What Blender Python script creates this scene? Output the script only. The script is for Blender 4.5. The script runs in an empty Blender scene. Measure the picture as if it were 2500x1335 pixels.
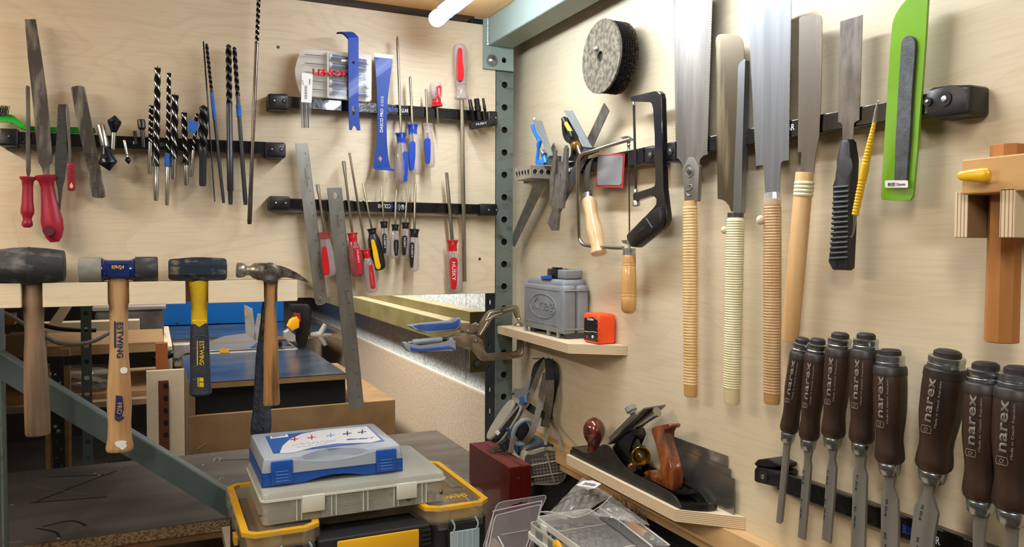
import bpy, bmesh, math, random
from mathutils import Vector, Matrix
from mathutils.geometry import tessellate_polygon
random.seed(7)
PI = math.pi
scene = bpy.context.scene
COL = scene.collection
V = Vector

# ---------------------------------------------------------------- camera
FPX, W_IMG, H_IMG = 1900.0, 2500, 1335
CAM = V((-0.78, -1.62, 1.45))
YAW, PITCH, ROLL = math.radians(24.75), math.radians(-1.95), math.radians(0.2)
cd = bpy.data.cameras.new('camera'); cam = bpy.data.objects.new('camera', cd); COL.objects.link(cam)
cd.sensor_width = 36; cd.lens = 36 * FPX / W_IMG; cd.clip_start = 0.02; cd.clip_end = 60
RM = Matrix.Rotation(-YAW, 3, 'Z') @ Matrix.Rotation(PI/2 + PITCH, 3, 'X') @ Matrix.Rotation(ROLL, 3, 'Z')
cam.location = CAM; cam.rotation_euler = RM.to_euler()
scene.camera = cam

def ray(px, py):
    return RM @ V(((px - W_IMG/2)/FPX, -(py - H_IMG/2)/FPX, -1.0))
def onp(ax, val, px, py):
    "world point where the sight line through a photo pixel meets the plane axis=val"
    d = ray(px, py); t = (val - CAM[ax]) / d[ax]
    return CAM + d * t
def onX(x, px, py): return onp(0, x, px, py)
def onY(y, px, py): return onp(1, y, px, py)
def onZ(z, px, py): return onp(2, z, px, py)
def mpp(p):
    "metres per photo pixel at a world point"
    return (RM.transposed() @ (V(p) - CAM))[2] * -1 / FPX
class Zm:
    "coordinates read from an enlarged crop of the photo"
    def __init__(s, x0, y0, k): s.x0, s.y0, s.k = x0, y0, k
    def __call__(s, *a):
        if len(a) == 2: return (s.x0 + a[0]/s.k, s.y0 + a[1]/s.k)
        return [(s.x0 + p[0]/s.k, s.y0 + p[1]/s.k) for p in a[0]]
I = Zm(0, 0, 1)
class Wall:
    def __init__(s, ax, u, n):
        s.ax, s.u, s.n, s.v = ax, V(u), V(n), V((0, 0, 1))
    def p(s, q, off):
        "point on the plane 'off' metres in front of the board"
        return onp(s.ax, -off, q[0], q[1])
A = Wall(1, (1, 0, 0), (0, -1, 0))
B = Wall(0, (0, -1, 0), (-1, 0, 0))
class Lev:
    "horizontal plane at height z used like a wall"
    def __init__(s, z, u=(1,0,0), v=(0,1,0)): s.z, s.u, s.v, s.n = z, V(u), V(v), V((0,0,1))
    def p(s, q, off): return onZ(s.z + off, q[0], q[1])

# ---------------------------------------------------------------- materials
MATS = {}
def srgb(c):
    if isinstance(c, str):
        c = [int(c[i:i+2], 16)/255 for i in (0, 2, 4)]
    return tuple(((x/12.92) if x <= .04045 else ((x+.055)/1.055)**2.4) for x in c) + (1.0,)
def mat(name, col, rough=.5, metal=0.0, col2=None, sc=(30, 30, 30), amt=.5, bump=0.0, bsc=None, alpha=1.0, emit=0, coat=0.0, lo=.35, hi=.65, detail=4, spec=.5, trans=0.0, dist=0.0):
    if name in MATS: return MATS[name]
    m = bpy.data.materials.new(name); m.use_nodes = True
    nt = m.node_tree; N = nt.nodes; L = nt.links
    b = N['Principled BSDF']
    c1 = srgb(col)
    b.inputs['Base Color'].default_value = c1
    b.inputs['Roughness'].default_value = rough; b.inputs['Metallic'].default_value = metal
    b.inputs['Alpha'].default_value = alpha; b.inputs['Coat Weight'].default_value = coat
    b.inputs['Specular IOR Level'].default_value = spec
    if trans: b.inputs['Transmission Weight'].default_value = trans
    if emit:
        b.inputs['Emission Color'].default_value = c1; b.inputs['Emission Strength'].default_value = emit
    if col2 is not None or bump:
        tc = N.new('ShaderNodeTexCoord'); mp = N.new('ShaderNodeMapping'); mp.inputs['Scale'].default_value = sc
        L.new(tc.outputs['Object'], mp.inputs['Vector'])
        nz = N.new('ShaderNodeTexNoise'); nz.inputs['Scale'].default_value = 1; nz.inputs['Detail'].default_value = detail
        nz.inputs['Distortion'].default_value = dist
        L.new(mp.outputs['Vector'], nz.inputs['Vector'])
        if col2 is not None:
            cr = N.new('ShaderNodeValToRGB'); e = cr.color_ramp.elements
            e[0].position = lo; e[1].position = hi
            e[0].color = c1; c2 = srgb(col2)
            e[1].color = tuple(c1[i]*(1-amt*2) + c2[i]*amt*2 if amt < .5 else c2[i] for i in range(3)) + (1,)
            L.new(nz.outputs['Fac'], cr.inputs['Fac']); L.new(cr.outputs['Color'], b.inputs['Base Color'])
        if bump:
            src = nz
            if bsc:
                src = N.new('ShaderNodeTexNoise'); src.inputs['Scale'].default_value = bsc; src.inputs['Detail'].default_value = 3
                L.new(tc.outputs['Object'], src.inputs['Vector'])
            bp = N.new('ShaderNodeBump'); bp.inputs['Strength'].default_value = min(1, bump); bp.inputs['Distance'].default_value = .002
            L.new(src.outputs['Fac'], bp.inputs['Height']); L.new(bp.outputs['Normal'], b.inputs['Normal'])
    MATS[name] = m
    return m
def birch(name, c1, c2, c3, stretch=(2.2, 2.2, 7.0), k=9.0, line=.10):
    "rotary-cut veneer: wandering contour lines plus fine streaks"
    m = bpy.data.materials.new(name); m.use_nodes = True; MATS[name] = m
    nt = m.node_tree; N = nt.nodes; L = nt.links; b = N['Principled BSDF']
    b.inputs['Roughness'].default_value = .45; b.inputs['Specular IOR Level'].default_value = .35
    tc = N.new('ShaderNodeTexCoord'); mp = N.new('ShaderNodeMapping'); mp.inputs['Scale'].default_value = stretch
    L.new(tc.outputs['Object'], mp.inputs['Vector'])
    nz = N.new('ShaderNodeTexNoise'); nz.inputs['Scale'].default_value = .8; nz.inputs['Detail'].default_value = 2.2; nz.inputs['Roughness'].default_value = .45
    nz.inputs['Distortion'].default_value = .5
    L.new(mp.outputs['Vector'], nz.inputs['Vector'])
    mu = N.new('ShaderNodeMath'); mu.operation = 'MULTIPLY'; mu.inputs[1].default_value = k*2.2
    fr = N.new('ShaderNodeMath'); fr.operation = 'FRACT'
    L.new(nz.outputs['Fac'], mu.inputs[0]); L.new(mu.outputs[0], fr.inputs[0])
    cr = N.new('ShaderNodeValToRGB'); e = cr.color_ramp.elements
    e[0].position = 0; e[0].color = (1, 1, 1, 1); e[1].position = 1; e[1].color = (.15, .15, .15, 1)
    x = e.new(.72); x.color = (.04, .04, .04, 1); y = e.new(.10); y.color = (0, 0, 0, 1); y2 = e.new(.93); y2.color = (.6, .6, .6, 1)
    L.new(fr.outputs[0], cr.inputs['Fac'])
    n2 = N.new('ShaderNodeTexNoise'); mp2 = N.new('ShaderNodeMapping'); mp2.inputs['Scale'].default_value = (stretch[0]*6, stretch[1]*6, stretch[2]*40)
    L.new(tc.outputs['Object'], mp2.inputs['Vector']); L.new(mp2.outputs['Vector'], n2.inputs['Vector'])
    n2.inputs['Scale'].default_value = 1; n2.inputs['Detail'].default_value = 3
    n3 = N.new('ShaderNodeTexNoise'); n3.inputs['Scale'].default_value = 2.3; L.new(tc.outputs['Object'], n3.inputs['Vector'])
    m1 = N.new('ShaderNodeMix'); m1.data_type = 'RGBA'
    L.new(n3.outputs['Fac'], m1.inputs['Factor']); m1.inputs['A'].default_value = srgb(c1); m1.inputs['B'].default_value = srgb(c2)
    lm = N.new('ShaderNodeMath'); lm.operation = 'MULTIPLY'; lm.inputs[1].default_value = line
    L.new(cr.outputs['Color'], lm.inputs[0])
    m2 = N.new('ShaderNodeMix'); m2.data_type = 'RGBA'; L.new(lm.outputs[0], m2.inputs['Factor'])
    L.new(m1.outputs['Result'], m2.inputs['A']); m2.inputs['B'].default_value = srgb(c3)
    sm = N.new('ShaderNodeMapRange'); sm.inputs['From Min'].default_value = .45; sm.inputs['From Max'].default_value = .8
    sm.inputs['To Max'].default_value = .22
    L.new(n2.outputs['Fac'], sm.inputs['Value'])
    m3 = N.new('ShaderNodeMix'); m3.data_type = 'RGBA'; L.new(sm.outputs['Result'], m3.inputs['Factor'])
    L.new(m2.outputs['Result'], m3.inputs['A']); m3.inputs['B'].default_value = srgb(c3)
    L.new(m3.outputs['Result'], b.inputs['Base Color'])
    return m
def plyedge(name, axis='Z', per=.0028, ca='D9C3A0', cb='8A6A48'):
    "stack of alternating plies"
    m = bpy.data.materials.new(name); m.use_nodes = True; MATS[name] = m
    nt = m.node_tree; N = nt.nodes; L = nt.links; b = N['Principled BSDF']; b.inputs['Roughness'].default_value = .7
    tc = N.new('ShaderNodeTexCoord'); sp = N.new('ShaderNodeSeparateXYZ'); L.new(tc.outputs['Object'], sp.inputs[0])
    d = N.new('ShaderNodeMath'); d.operation = 'DIVIDE'; d.inputs[1].default_value = per; L.new(sp.outputs[axis], d.inputs[0])
    f = N.new('ShaderNodeMath'); f.operation = 'FRACT'; L.new(d.outputs[0], f.inputs[0])
    cr = N.new('ShaderNodeValToRGB'); e = cr.color_ramp.elements
    e[0].position = .0; e[0].color = srgb(cb); e[1].position = .95; e[1].color = srgb(ca); x = e.new(.3); x.color = srgb(ca); z = e.new(.2); z.color = srgb(cb)
    L.new(f.outputs[0], cr.inputs['Fac']); L.new(cr.outputs['Color'], b.inputs['Base Color'])
    return m

# ---------------------------------------------------------------- objects
def thing(name, label, cat, loc, group=None):
    o = bpy.data.objects.new(name, None); COL.objects.link(o); o.empty_display_size = .02
    o.location = loc; o['label'] = label; o['category'] = cat
    if group: o['group'] = group
    return o
def tag(o, label, cat, group=None, kind=None):
    o['label'] = label; o['category'] = cat
    if group: o['group'] = group
    if kind: o['kind'] = kind
    return o
def wloc(o):
    l = V((0, 0, 0))
    while o is not None: l = l + V(o.location); o = o.parent
    return l
def mk(name, bm, m, parent=None, smooth=False, loc=None, label=None, ang=35):
    "link one mesh object; bm holds world coordinates"
    if parent is not None: base = wloc(parent); l = V((0, 0, 0))
    else:
        if loc is None:
            xs = [v.co for v in bm.verts]
            loc = V([(min(c[i] for c in xs) + max(c[i] for c in xs))/2 for i in (0, 1)] + [min(c[2] for c in xs)])
        base = V(loc); l = base
    bmesh.ops.translate(bm, verts=bm.verts, vec=-base)
    bmesh.ops.recalc_face_normals(bm, faces=bm.faces)
    if smooth:
        ca = math.radians(ang)
        for f in bm.faces: f.smooth = True
        for e in bm.edges:
            if len(e.link_faces) != 2 or e.calc_face_angle(0) > ca: e.smooth = False
    me = bpy.data.meshes.new(name); bm.to_mesh(me); bm.free()
    for x in (m if isinstance(m, (list, tuple)) else [m]): me.materials.append(x)
    o = bpy.data.objects.new(name, me); COL.objects.link(o)
    o.location = l
    if parent is not None: o.parent = parent
    if label: o['label'] = label
    return o
def struct(name, bm, m, **k):
    o = mk(name, bm, m, **k); o['kind'] = 'structure'; return o

# ---------------------------------------------------------------- shapes (all return / fill a bmesh in world space)
def prism(loopf, loopb, holes=(), bev=0, bm=None, mi=0, seg=2):
    """front loop and back loop (lists of world points) joined into a solid; holes: list of (front, back) loops"""
    bm = bm or bmesh.new()
    vf = [bm.verts.new(p) for p in loopf]; vb = [bm.verts.new(p) for p in loopb]
    n = len(vf); faces = []
    if not holes:
        faces.append(bm.faces.new(vf)); faces.append(bm.faces.new(vb[::-1]))
        allf, allb = vf, vb
        loops = [(vf, vb)]
    else:
        loops = [(vf, vb)]
        for hf, hb in holes: loops.append(([bm.verts.new(p) for p in hf], [bm.verts.new(p) for p in hb]))
        for k in (0, 1):
            flat = [v for l in loops for v in l[k]]
            tris = tessellate_polygon([[v.co for v in l[k]] for l in loops])
            for t in tris:
                try: faces.append(bm.faces.new([flat[i] for i in t]))
                except ValueError: pass
    for lf, lb in loops:
        m_ = len(lf)
        for i in range(m_):
            j = (i+1) % m_
            faces.append(bm.faces.new((lf[i], lb[i], lb[j], lf[j])))
    for f in faces: f.material_index = mi
    if bev and not holes:
        es = [e for e in bm.edges if (e.verts[0] in vf and e.verts[1] in vf) or (e.verts[0] in vb and e.verts[1] in vb)]
        bmesh.ops.bevel(bm, geom=es, offset=bev, segments=seg, affect='EDGES', profile=.5, clamp_overlap=True)
    return bm
def ext(fr, pts, off, th, holes=(), bev=0, bm=None, mi=0):
    "flat outline (photo pixels) lying in plane 'off' (its front face), 'th' thick towards the board"
    f = [fr.p(q, off) for q in pts]; b = [p - fr.n*th for p in f]
    H = []
    for h in holes:
        hf = [fr.p(q, off) for q in h]; H.append((hf, [p - fr.n*th for p in hf]))
    return prism(f, b, H, bev, bm, mi)
def circ(c, r, n=16, ry=None, a0=0):
    ry = ry or r
    return [(c[0] + r*math.cos(a0 + 2*PI*i/n), c[1] + ry*math.sin(a0 + 2*PI*i/n)) for i in range(n)]
def wcirc(c, r, u, v, n=20):
    return [c + u*(r*math.cos(2*PI*i/n)) + v*(r*math.sin(2*PI*i/n)) for i in range(n)]
def ring_loft(rings, caps=True, bm=None, mi=0, closed=False):
    bm = bm or bmesh.new()
    R = [[bm.verts.new(p) for p in r] for r in rings]; n = len(R[0])
    for i in range(len(R) - (0 if closed else 1)):
        a, b = R[i], R[(i+1) % len(R)]
        for j in range(n):
            k = (j+1) % n
            f = bm.faces.new((a[j], a[k], b[k], b[j])); f.material_index = mi
    if caps and not closed:
        for r in (R[0], R[-1][::-1]):
            try: f = bm.faces.new(r); f.material_index = mi
            except ValueError: pass
    return bm
def basis(d, up=V((0, 0, 1))):
    d = V(d).normalized()
    if abs(d.dot(up)) > .97: up = V((1, 0, 0)) if abs(d.x) < .9 else V((0, 1, 0))
    x = up.cross(d).normalized(); return x, d.cross(x).normalized(), d
def lathe(P0, P1, prof, seg=20, bm=None, mi=0, sq=1.0, n=None, flute=0, fl=.1, rot=0):
    """turned shape along P0->P1; prof = [(t, radius)]; sq squashes it along n; flute = number of grooves"""
    P0, P1 = V(P0), V(P1); d = (P1-P0)
    if n is not None:
        w = d.normalized(); y = (V(n) - w*w.dot(V(n))).normalized(); x = y.cross(w)
    else: x, y, w = basis(d)
    rings = []
    for pr in prof:
        t, r = pr[0], max(pr[1], 1e-5); c = P0 + d*t; fr_ = pr[2] if len(pr) > 2 else 1
        ring = []
        for i in range(seg):
            a = 2*PI*i/seg + rot
            rr = r * (1 - (fl*fr_*(.5+.5*math.cos(flute*a)) if flute else 0))
            ring.append(c + x*(rr*math.cos(a)) + y*(rr*sq*math.sin(a)))
        rings.append(ring)
    return ring_loft(rings, True, bm, mi)
def lpx(fr, off, q0, q1, prof, dn=0, **k):
    "lathe with photo-pixel end points and half widths; off = axis distance from the board"
    p0, p1 = fr.p(q0, off), fr.p(q1, off + dn)
    s = (mpp(p0) + mpp(p1))/2
    return lathe(p0, p1, [(pr[0], pr[1]*s) + tuple(pr[2:]) for pr in prof], n=k.pop('n', fr.n), **k)
def tube(pts, r, seg=10, bm=None, mi=0, up=None, ry=None, closed=False):
    pts = [V(p) for p in pts]; n = len(pts); rings = []
    rs = r if isinstance(r, (list, tuple)) else [r]*n
    T = []
    for i in range(n):
        a = pts[(i-1) % n] if (i or closed) else pts[0]; b = pts[(i+1) % n] if (i < n-1 or closed) else pts[-1]
        T.append((b-a).normalized())
    x, y, _ = basis(T[0], up or V((0, 0, 1)))
    for i in range(n):
        x = (x - T[i]*x.dot(T[i])).normalized(); y = T[i].cross(x)
        k = 1 if ry is None else ry
        rings.append([pts[i] + x*(rs[i]*math.cos(2*PI*j/seg)) + y*(rs[i]*k*math.sin(2*PI*j/seg)) for j in range(seg)])
    return ring_loft(rings, True, bm, mi, closed)
def ribbon(pts, w, th, side, bm=None, mi=0):
    "strap: a thin band along pts, its width along side (vector or list)"
    pts = [V(p) for p in pts]; rings = []; n = len(pts)
    for i in range(n):
        t = (pts[min(n-1, i+1)] - pts[max(0, i-1)]).normalized()
        s = V(side[i] if isinstance(side, list) else side); s = (s - t*s.dot(t)).normalized(); u = t.cross(s)
        ww = w[i] if isinstance(w, (list, tuple)) else w
        rings.append([pts[i]+s*ww/2+u*th/2, pts[i]-s*ww/2+u*th/2, pts[i]-s*ww/2-u*th/2, pts[i]+s*ww/2-u*th/2])
    return ring_loft(rings, True, bm, mi)
def smoothpath(P, k=6):
    P = [V(p) for p in P]; out = []
    for i in range(len(P)-1):
        p0, p1, p2, p3 = P[max(0, i-1)], P[i], P[i+1], P[min(len(P)-1, i+2)]
        for j in range(k):
            t = j/k
            out.append(.5*((2*p1) + (p2-p0)*t + (2*p0-5*p1+4*p2-p3)*t*t + (3*p1-p0-3*p2+p3)*t**3))
    out.append(P[-1]); return out
def s2(P, k=5, closed=False):
    "smooth a 2-D pixel outline"
    if closed: P = [P[-1]] + list(P) + [P[0], P[1]]
    Q = [V((p[0], p[1], 0)) for p in P]; out = []
    rng = range(1, len(Q)-2) if closed else range(len(Q)-1)
    for i in rng:
        p0, p1, p2, p3 = Q[max(0, i-1)], Q[i], Q[i+1], Q[min(len(Q)-1, i+2)]
        for j in range(k):
            t = j/k; r = .5*((2*p1) + (p2-p0)*t + (2*p0-5*p1+4*p2-p3)*t*t + (3*p1-p0-3*p2+p3)*t**3)
            out.append((r.x, r.y))
    if not closed: out.append((Q[-1].x, Q[-1].y))
    return out
def box(a, b, bev=0, bm=None, mi=0, seg=2, M=None):
    "axis box from corner a to corner b"
    nb = bmesh.new()
    x0, y0, z0 = a; x1, y1, z1 = b
    vs = [nb.verts.new((x, y, z)) for x in (x0, x1) for y in (y0, y1) for z in (z0, z1)]
    for f in ((0,1,3,2), (4,6,7,5), (0,4,5,1), (2,3,7,6), (0,2,6,4), (1,5,7,3)): nb.faces.new([vs[i] for i in f])
    if bev: bmesh.ops.bevel(nb, geom=list(nb.edges), offset=bev, segments=seg, affect='EDGES', profile=.5, clamp_overlap=True)
    if M is not None: bmesh.ops.transform(nb, matrix=M, verts=nb.verts)
    return merge(nb, bm, mi)
def merge(nb, bm, mi=0):
    for f in nb.faces: f.material_index = mi
    if bm is None: return nb
    me = bpy.data.meshes.new('t'); nb.to_mesh(me); nb.free()
    k = len(bm.faces); bm.from_mesh(me); bpy.data.meshes.remove(me)
    return bm
def ball(c, r, sx=1, sy=1, sz=1, bm=None, mi=0, u=16, v=10, M=None):
    nb = bmesh.new(); bmesh.ops.create_uvsphere(nb, u_segments=u, v_segments=v, radius=r)
    T = Matrix.Translation(V(c)) @ (M.to_4x4() if M is not None else Matrix()) @ Matrix.Diagonal((sx, sy, sz, 1))
    bmesh.ops.transform(nb, matrix=T, verts=nb.verts)
    return merge(nb, bm, mi)
def cyl(c, d, r, h, seg=20, bm=None, mi=0, bev=0):
    d = V(d).normalized(); c = V(c)
    pr = [(0, r), (1, r)] if not bev else [(0, r-bev), (bev/h, r), (1-bev/h, r), (1, r-bev)]
    return lathe(c, c + d*h, pr, seg, bm, mi)
def frameM(o, x, y, z):
    M = Matrix((V(x), V(y), V(z))).transposed().to_4x4(); M.translation = V(o); return M
FONT = None
def text_bm(s, p0, p1, h, n, th=.0003, bm=None, mi=0, shear=0, bold=0, flipy=False, squash=False):
    """lettering whose baseline runs p0->p1 (its full width) and is h tall, facing n"""
    c = bpy.data.curves.new('t', 'FONT'); c.body = s; c.size = 1; c.shear = shear; c.offset = bold; c.resolution_u = 3
    o = bpy.data.objects.new('t', c); COL.objects.link(o)
    dg = bpy.context.evaluated_depsgraph_get(); dg.update()
    me = bpy.data.meshes.new_from_object(o.evaluated_get(dg))
    bpy.data.objects.remove(o); bpy.data.curves.remove(c)
    nb = bmesh.new(); nb.from_mesh(me); bpy.data.meshes.remove(me)
    xs = [v.co.x for v in nb.verts]; ys = [v.co.y for v in nb.verts]
    x0, x1, y0, y1 = min(xs), max(xs), min(ys), max(ys)
    X = (V(p1)-V(p0)); w = X.length; X.normalize(); n = V(n); n = (n - X*n.dot(X)).normalized(); Y = n.cross(X)
    for v in nb.verts:
        a = (v.co.x-x0)/(x1-x0)*w; b = (v.co.y-y0)/(y1-y0)*h
        v.co = V(p0) + X*a + Y*b
    g = bmesh.ops.extrude_face_region(nb, geom=list(nb.faces))
    bmesh.ops.translate(nb, verts=[e for e in g['geom'] if isinstance(e, bmesh.types.BMVert)], vec=n*th)
    return merge(nb, bm, mi)
def tpx(fr, off, q0, q1, hpx, s, **k):
    p0, p1 = fr.p(q0, off), fr.p(q1, off)
    return text_bm(s, p0, p1, hpx*(mpp(p0)+mpp(p1))/2, fr.n, **k)
def quad(bm, pts, mi=0):
    f = bm.faces.new([bm.verts.new(p) for p in pts]); f.material_index = mi; return f
# ---------------------------------------------------------------- shared materials
birch('birch_board', 'DECBA9', 'E5D6BA', 'B08E66', line=.2)
birch('birch_board_right', 'CFBF9F', 'D6C7AA', 'A2875F', stretch=(2.0, 2.0, 6.0), k=5, line=.17)
birch('birch_light', 'E4D2B0', 'EAD9BA', 'B8976C', k=5)
birch('soffit_ply', 'E0AF74', 'EABE86', 'B5804A', stretch=(9, 2, 5), k=6)
plyedge('ply_edge_z'); plyedge('ply_edge_x', 'X', .0035); plyedge('ply_edge_y', 'Y', .0035)
G_PAINT = mat('green_grey_paint', '7B8A82', .42, col2='6A776C', sc=(14, 14, 9), bump=.12, bsc=120)
G_WORN = mat('worn_green_paint', '6A766F', .38, .2, col2='4C473A', sc=(25, 25, 60), lo=.52, hi=.72, detail=8, bump=.2, bsc=200)
BLK = mat('black_plastic', '0E0E10', .38, bump=.05, bsc=400)
BLKM = mat('black_matte', '0A0A0B', .75)
STEEL = mat('bright_steel', 'B9B8B4', .28, 1)
ZINC = mat('zinc', 'C8CACC', .33, 1, col2='9DA0A3', sc=(80, 80, 80))
DARKVOID = mat('dark_void', '14110E', .9)
TIMB = mat('raw_timber', 'B08A5C', .7, col2='9A744A', sc=(8, 30, 30))

# ---------------------------------------------------------------- boards and walls
zA0 = A.p((1208, 715.5), 0).z; zA1 = A.p((1177, 60), 0).z; xA1 = A.p((1209, 500), 0).x
struct('wall_left', box((-2.3, 0, zA0), (xA1, .012, zA1), .0006), MATS['birch_board'])
zB0 = onX(0, 1745, 1335).z
struct('wall_right', box((0, -1.9, zB0), (.012, .20, 2.35), 0), MATS['birch_board_right'])
struct('gap_shade_panel', box((.016, -1.9, .35), (.05, .045, zB0), 0), DARKVOID)  # dark panel stands in for the shade in the gap below the board
XW = .085
BLOCK = mat('painted_block', 'D3D5D3', .45, col2='9FA29E', sc=(110, 110, 110), detail=5, lo=.35, hi=.62, bump=1.0, bsc=160)
BEIGE = mat('beige_block', 'C0AC94', .6, col2='AE9A80', sc=(90, 90, 90), detail=6, bump=.8, bsc=170)
zc = onX(XW, 1180, 958.5).z; LEDGE_HI = mat('highlight_white', 'E6DED0', .5)
struct('wall_block', box((XW+.012, -.3, zc), (XW+.2, 5.2, 2.8)), BLOCK)
bm = box((XW, -.3, 0), (XW+.2, 5.2, zc-.004), .003)
struct('wall_plinth', bm, BEIGE)
struct('ledge_highlight', box((XW+.001, -.3, zc-.0035), (XW+.0118, 5.1, zc-.0005)), LEDGE_HI)  # white strip paints the highlight along the plinth ledge
bm = bmesh.new()
for k in range(12): box((XW+.0105, .62+.4*k, zc), (XW+.0125, .626+.4*k, 2.4), 0, bm)
for k in range(1, 4): box((XW+.0105, -.2, zc+.2*k), (XW+.0125, 5, zc+.2*k+.005), 0, bm)
struct('trim_2', bm, mat('mortar', 'B4B5B2', .8))
struct('floor', box((-4, -3.5, -.05), (.3, 5.3, 0)), mat('concrete_floor', '5A534B', .8, col2='474039', sc=(4, 4, 4)))
struct('wall_back', box((-4, 5.1, 0), (.3, 5.2, 2.8)), mat('back_wall_paint', '4B4239', .9, col2='3A332B', sc=(2, 2, 2)))
zS = onY(-.004, 1190, 46).z
bmS = box((-2.3, -1.35, zS), (onY(-.004, 1191, 80).x - .002, -.008, zS+.018))
struct('ceiling', bmS, MATS['soffit_ply'])
# dark timber seen in the slot between the soffit and the left board
t = thing('timber_rail', 'dark brown timber rail in the slot above the left board', 'rail', (-1, .06, zA1-.03))
mk('rail', box((-2.3, .03, zA1-.05), (-.115, .07, zS+.06)), mat('dark_timber', '5A4330', .7, col2='3E2D20', sc=(3, 20, 30)), t)
mk('bracket', box((-.135, -.002, zA1+.0), (-.104, .03, zS-.002), .002), BLK, t)

# ---------------------------------------------------------------- corner post with holes, beam and plate
def plate_holes(o, u, v, n, w, h, th, holes, bm=None):
    "flat plate with corner o spanned by u*w, v*h, thickness th along -n; holes = [(a, b, r)]"
    u, v, n = V(u), V(v), V(n); o = V(o)
    L = [o, o+u*w, o+u*w+v*h, o+v*h]
    H = []
    for a, b, r in holes:
        c = wcirc(o+u*a+v*b, r, u, v, 16); H.append((c, [p-n*th for p in c]))
    return prism(L, [p-n*th for p in L], H, 0, bm)
xP0 = onY(.002, 1210.5, 500).x; xP1 = onY(.002, 1252, 500).x; wP = xP1-xP0
post = thing('slotted_post', 'worn green slotted steel angle post in the corner of the boards', 'post', (xP0, .003, 0))
zs = [onY(.002, 1230, y).z for y in (207, 263, 317)]; pit = .0508
zb = zs[0]; hl = [(wP*.5, zb - k*pit - .2, .0075) for k in range(-4, 34) if zb - k*pit > .22]
mk('front_flange', plate_holes((xP0, .002, 0), (1,0,0), (0,0,1), (0,-1,0), wP, 2.1, .003, [(a, b+.2, r) for a, b, r in hl]), G_WORN, post)
mk('hole_shade_plate', box((xP0+.006, .012, 0), (xP1-.001, .016, 2.1)), BLKM, post)  # added dark plate that makes the flange holes look shaded
hb = onX(xP0+.001, 1197, 738).z; hl = [(.035, hb - k*pit - .2, .0072) for k in range(0, 15) if hb-k*pit > .22]
mk('side_flange', plate_holes((xP0+.001, .0055, 0), (0,1,0), (0,0,1), (-1,0,0), .06, 2.1, .003, [(a, b+.2, r) for a, b, r in hl]), mat('post_side_dark', '20262A', .5, .0, col2='171B1C', sc=(20, 20, 5)), post)  # side flange much darker than the green front flange
xb0 = onY(-.006, 1191.5, 111).x; zb0 = onY(-.006, 1191.5, 111.3).z; xb1 = onY(-.006, 1252, 115).x
BEAM = mat('beam_paint', '97A69B', .4, col2='88978C', sc=(5, 5, 5), bump=.1, bsc=90)
beam = thing('steel_beam', 'grey-green painted steel beam running along the top of the right board', 'beam', (xb0, 0, zb0))
mk('beam_tube', box((xb0, -1.9, zb0), (xb1, -.006, zS+.05), .003), BEAM, beam)
pz0 = onY(-.006, 1183, 167).z; px0 = onY(-.006, 1180.5, 100).x; px1 = onY(-.006, 1253.5, 170).x
bc = onY(-.006, 1201, 148); hc = onY(-.006, 1231, 147)
pw = px1-px0; hl = [(hc.x-px0, hc.z-pz0, .0062)]
mk('end_plate', plate_holes((px0, -.006, pz0), (1,0,0), (0,0,1), (0,-1,0), pw, zS+.03-pz0, .005, hl), BEAM, beam)
bm = prism([V((xb0+.002, -.006, zb0)), V((xb1-.002, -.006, zb0)), V((xb1-.002, -.006, hc.z+.012))], [V((xb0+.002, -.02, zb0)), V((xb1-.002, -.02, zb0)), V((xb1-.002, -.008, hc.z+.012))])
mk('weld_bead', tube([V((xb0-.002, -.009, zb0+.003*k+.001*math.sin(k*1.7))) for k in range(22)], [.0028+.0006*math.sin(k*2.1) for k in range(22)], 8), mat('weld', 'A9B4AE', .3, .3), beam, True)
bolt = mk('bolt', cyl(bc+V((0, 0, 0)), (0,-1,0), .0135, .0015, 28, bev=.0005), ZINC, beam, True)
mk('bolt_head', lathe(bc+V((0,-.001,0)), bc+V((0,-.007,0)), [(0, .0085), (.4, .0083), (.75, .006), (1, .002)], 24), ZINC, bolt, True)

# ---------------------------------------------------------------- tube lamp under the soffit
te = onY(-.13, 1068, 44); tx, tz = te.x, te.z
lamp = thing('tube_lamp', 'glowing clear-covered tube lamp under the plywood soffit', 'lamp', (tx, -.13, tz))
TUBE = mat('lamp_glow', 'DFEDFF', .3, emit=62)
mk('light_tube', lathe((tx, -.135, tz), (tx, -1.0, tz), [(0, .0075), (.002, .0095), (.998, .0095), (1, .0075)], 24), TUBE, lamp, True)
LENS = mat('clear_lens', 'D0E0EE', .08, alpha=.06, coat=.5)
lamp2 = thing('tube_lamp', 'second glowing tube lamp under the soffit, left of the view', 'lamp', (-1.45, -.13, tz))
mk('light_tube', lathe((-1.45, -.14, tz), (-1.45, -.85, tz), [(0, .0085), (.002, .0105), (.998, .0105), (1, .0085)], 24), mat('lamp_glow_warm', 'FFF1DC', .3, emit=54), lamp2, True)
mk('housing', box((-1.465, -.86, tz+.0125), (-1.435, -.13, zS-.001), .002), mat('lamp_housing', 'C9C4B8', .4), lamp2)
bm = lathe((tx, -.128, tz), (tx, -1.01, tz), [(0, .0135), (.001, .016), (.999, .016), (1, .0135)], 28)
mk('lens_cover', bm, LENS, lamp, True)
mk('end_cap', lathe((tx, -.134, tz), (tx, -.120, tz), [(0, .0165), (.8, .0165), (1, .014)], 28), mat('lamp_cap', 'C9D2D8', .25, alpha=.35), lamp, True)
mk('housing', box((tx-.012, -1.01, tz+.010), (tx+.012, -.16, zS-.001), .002), mat('lamp_housing', 'C9C4B8', .4), lamp)

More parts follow.
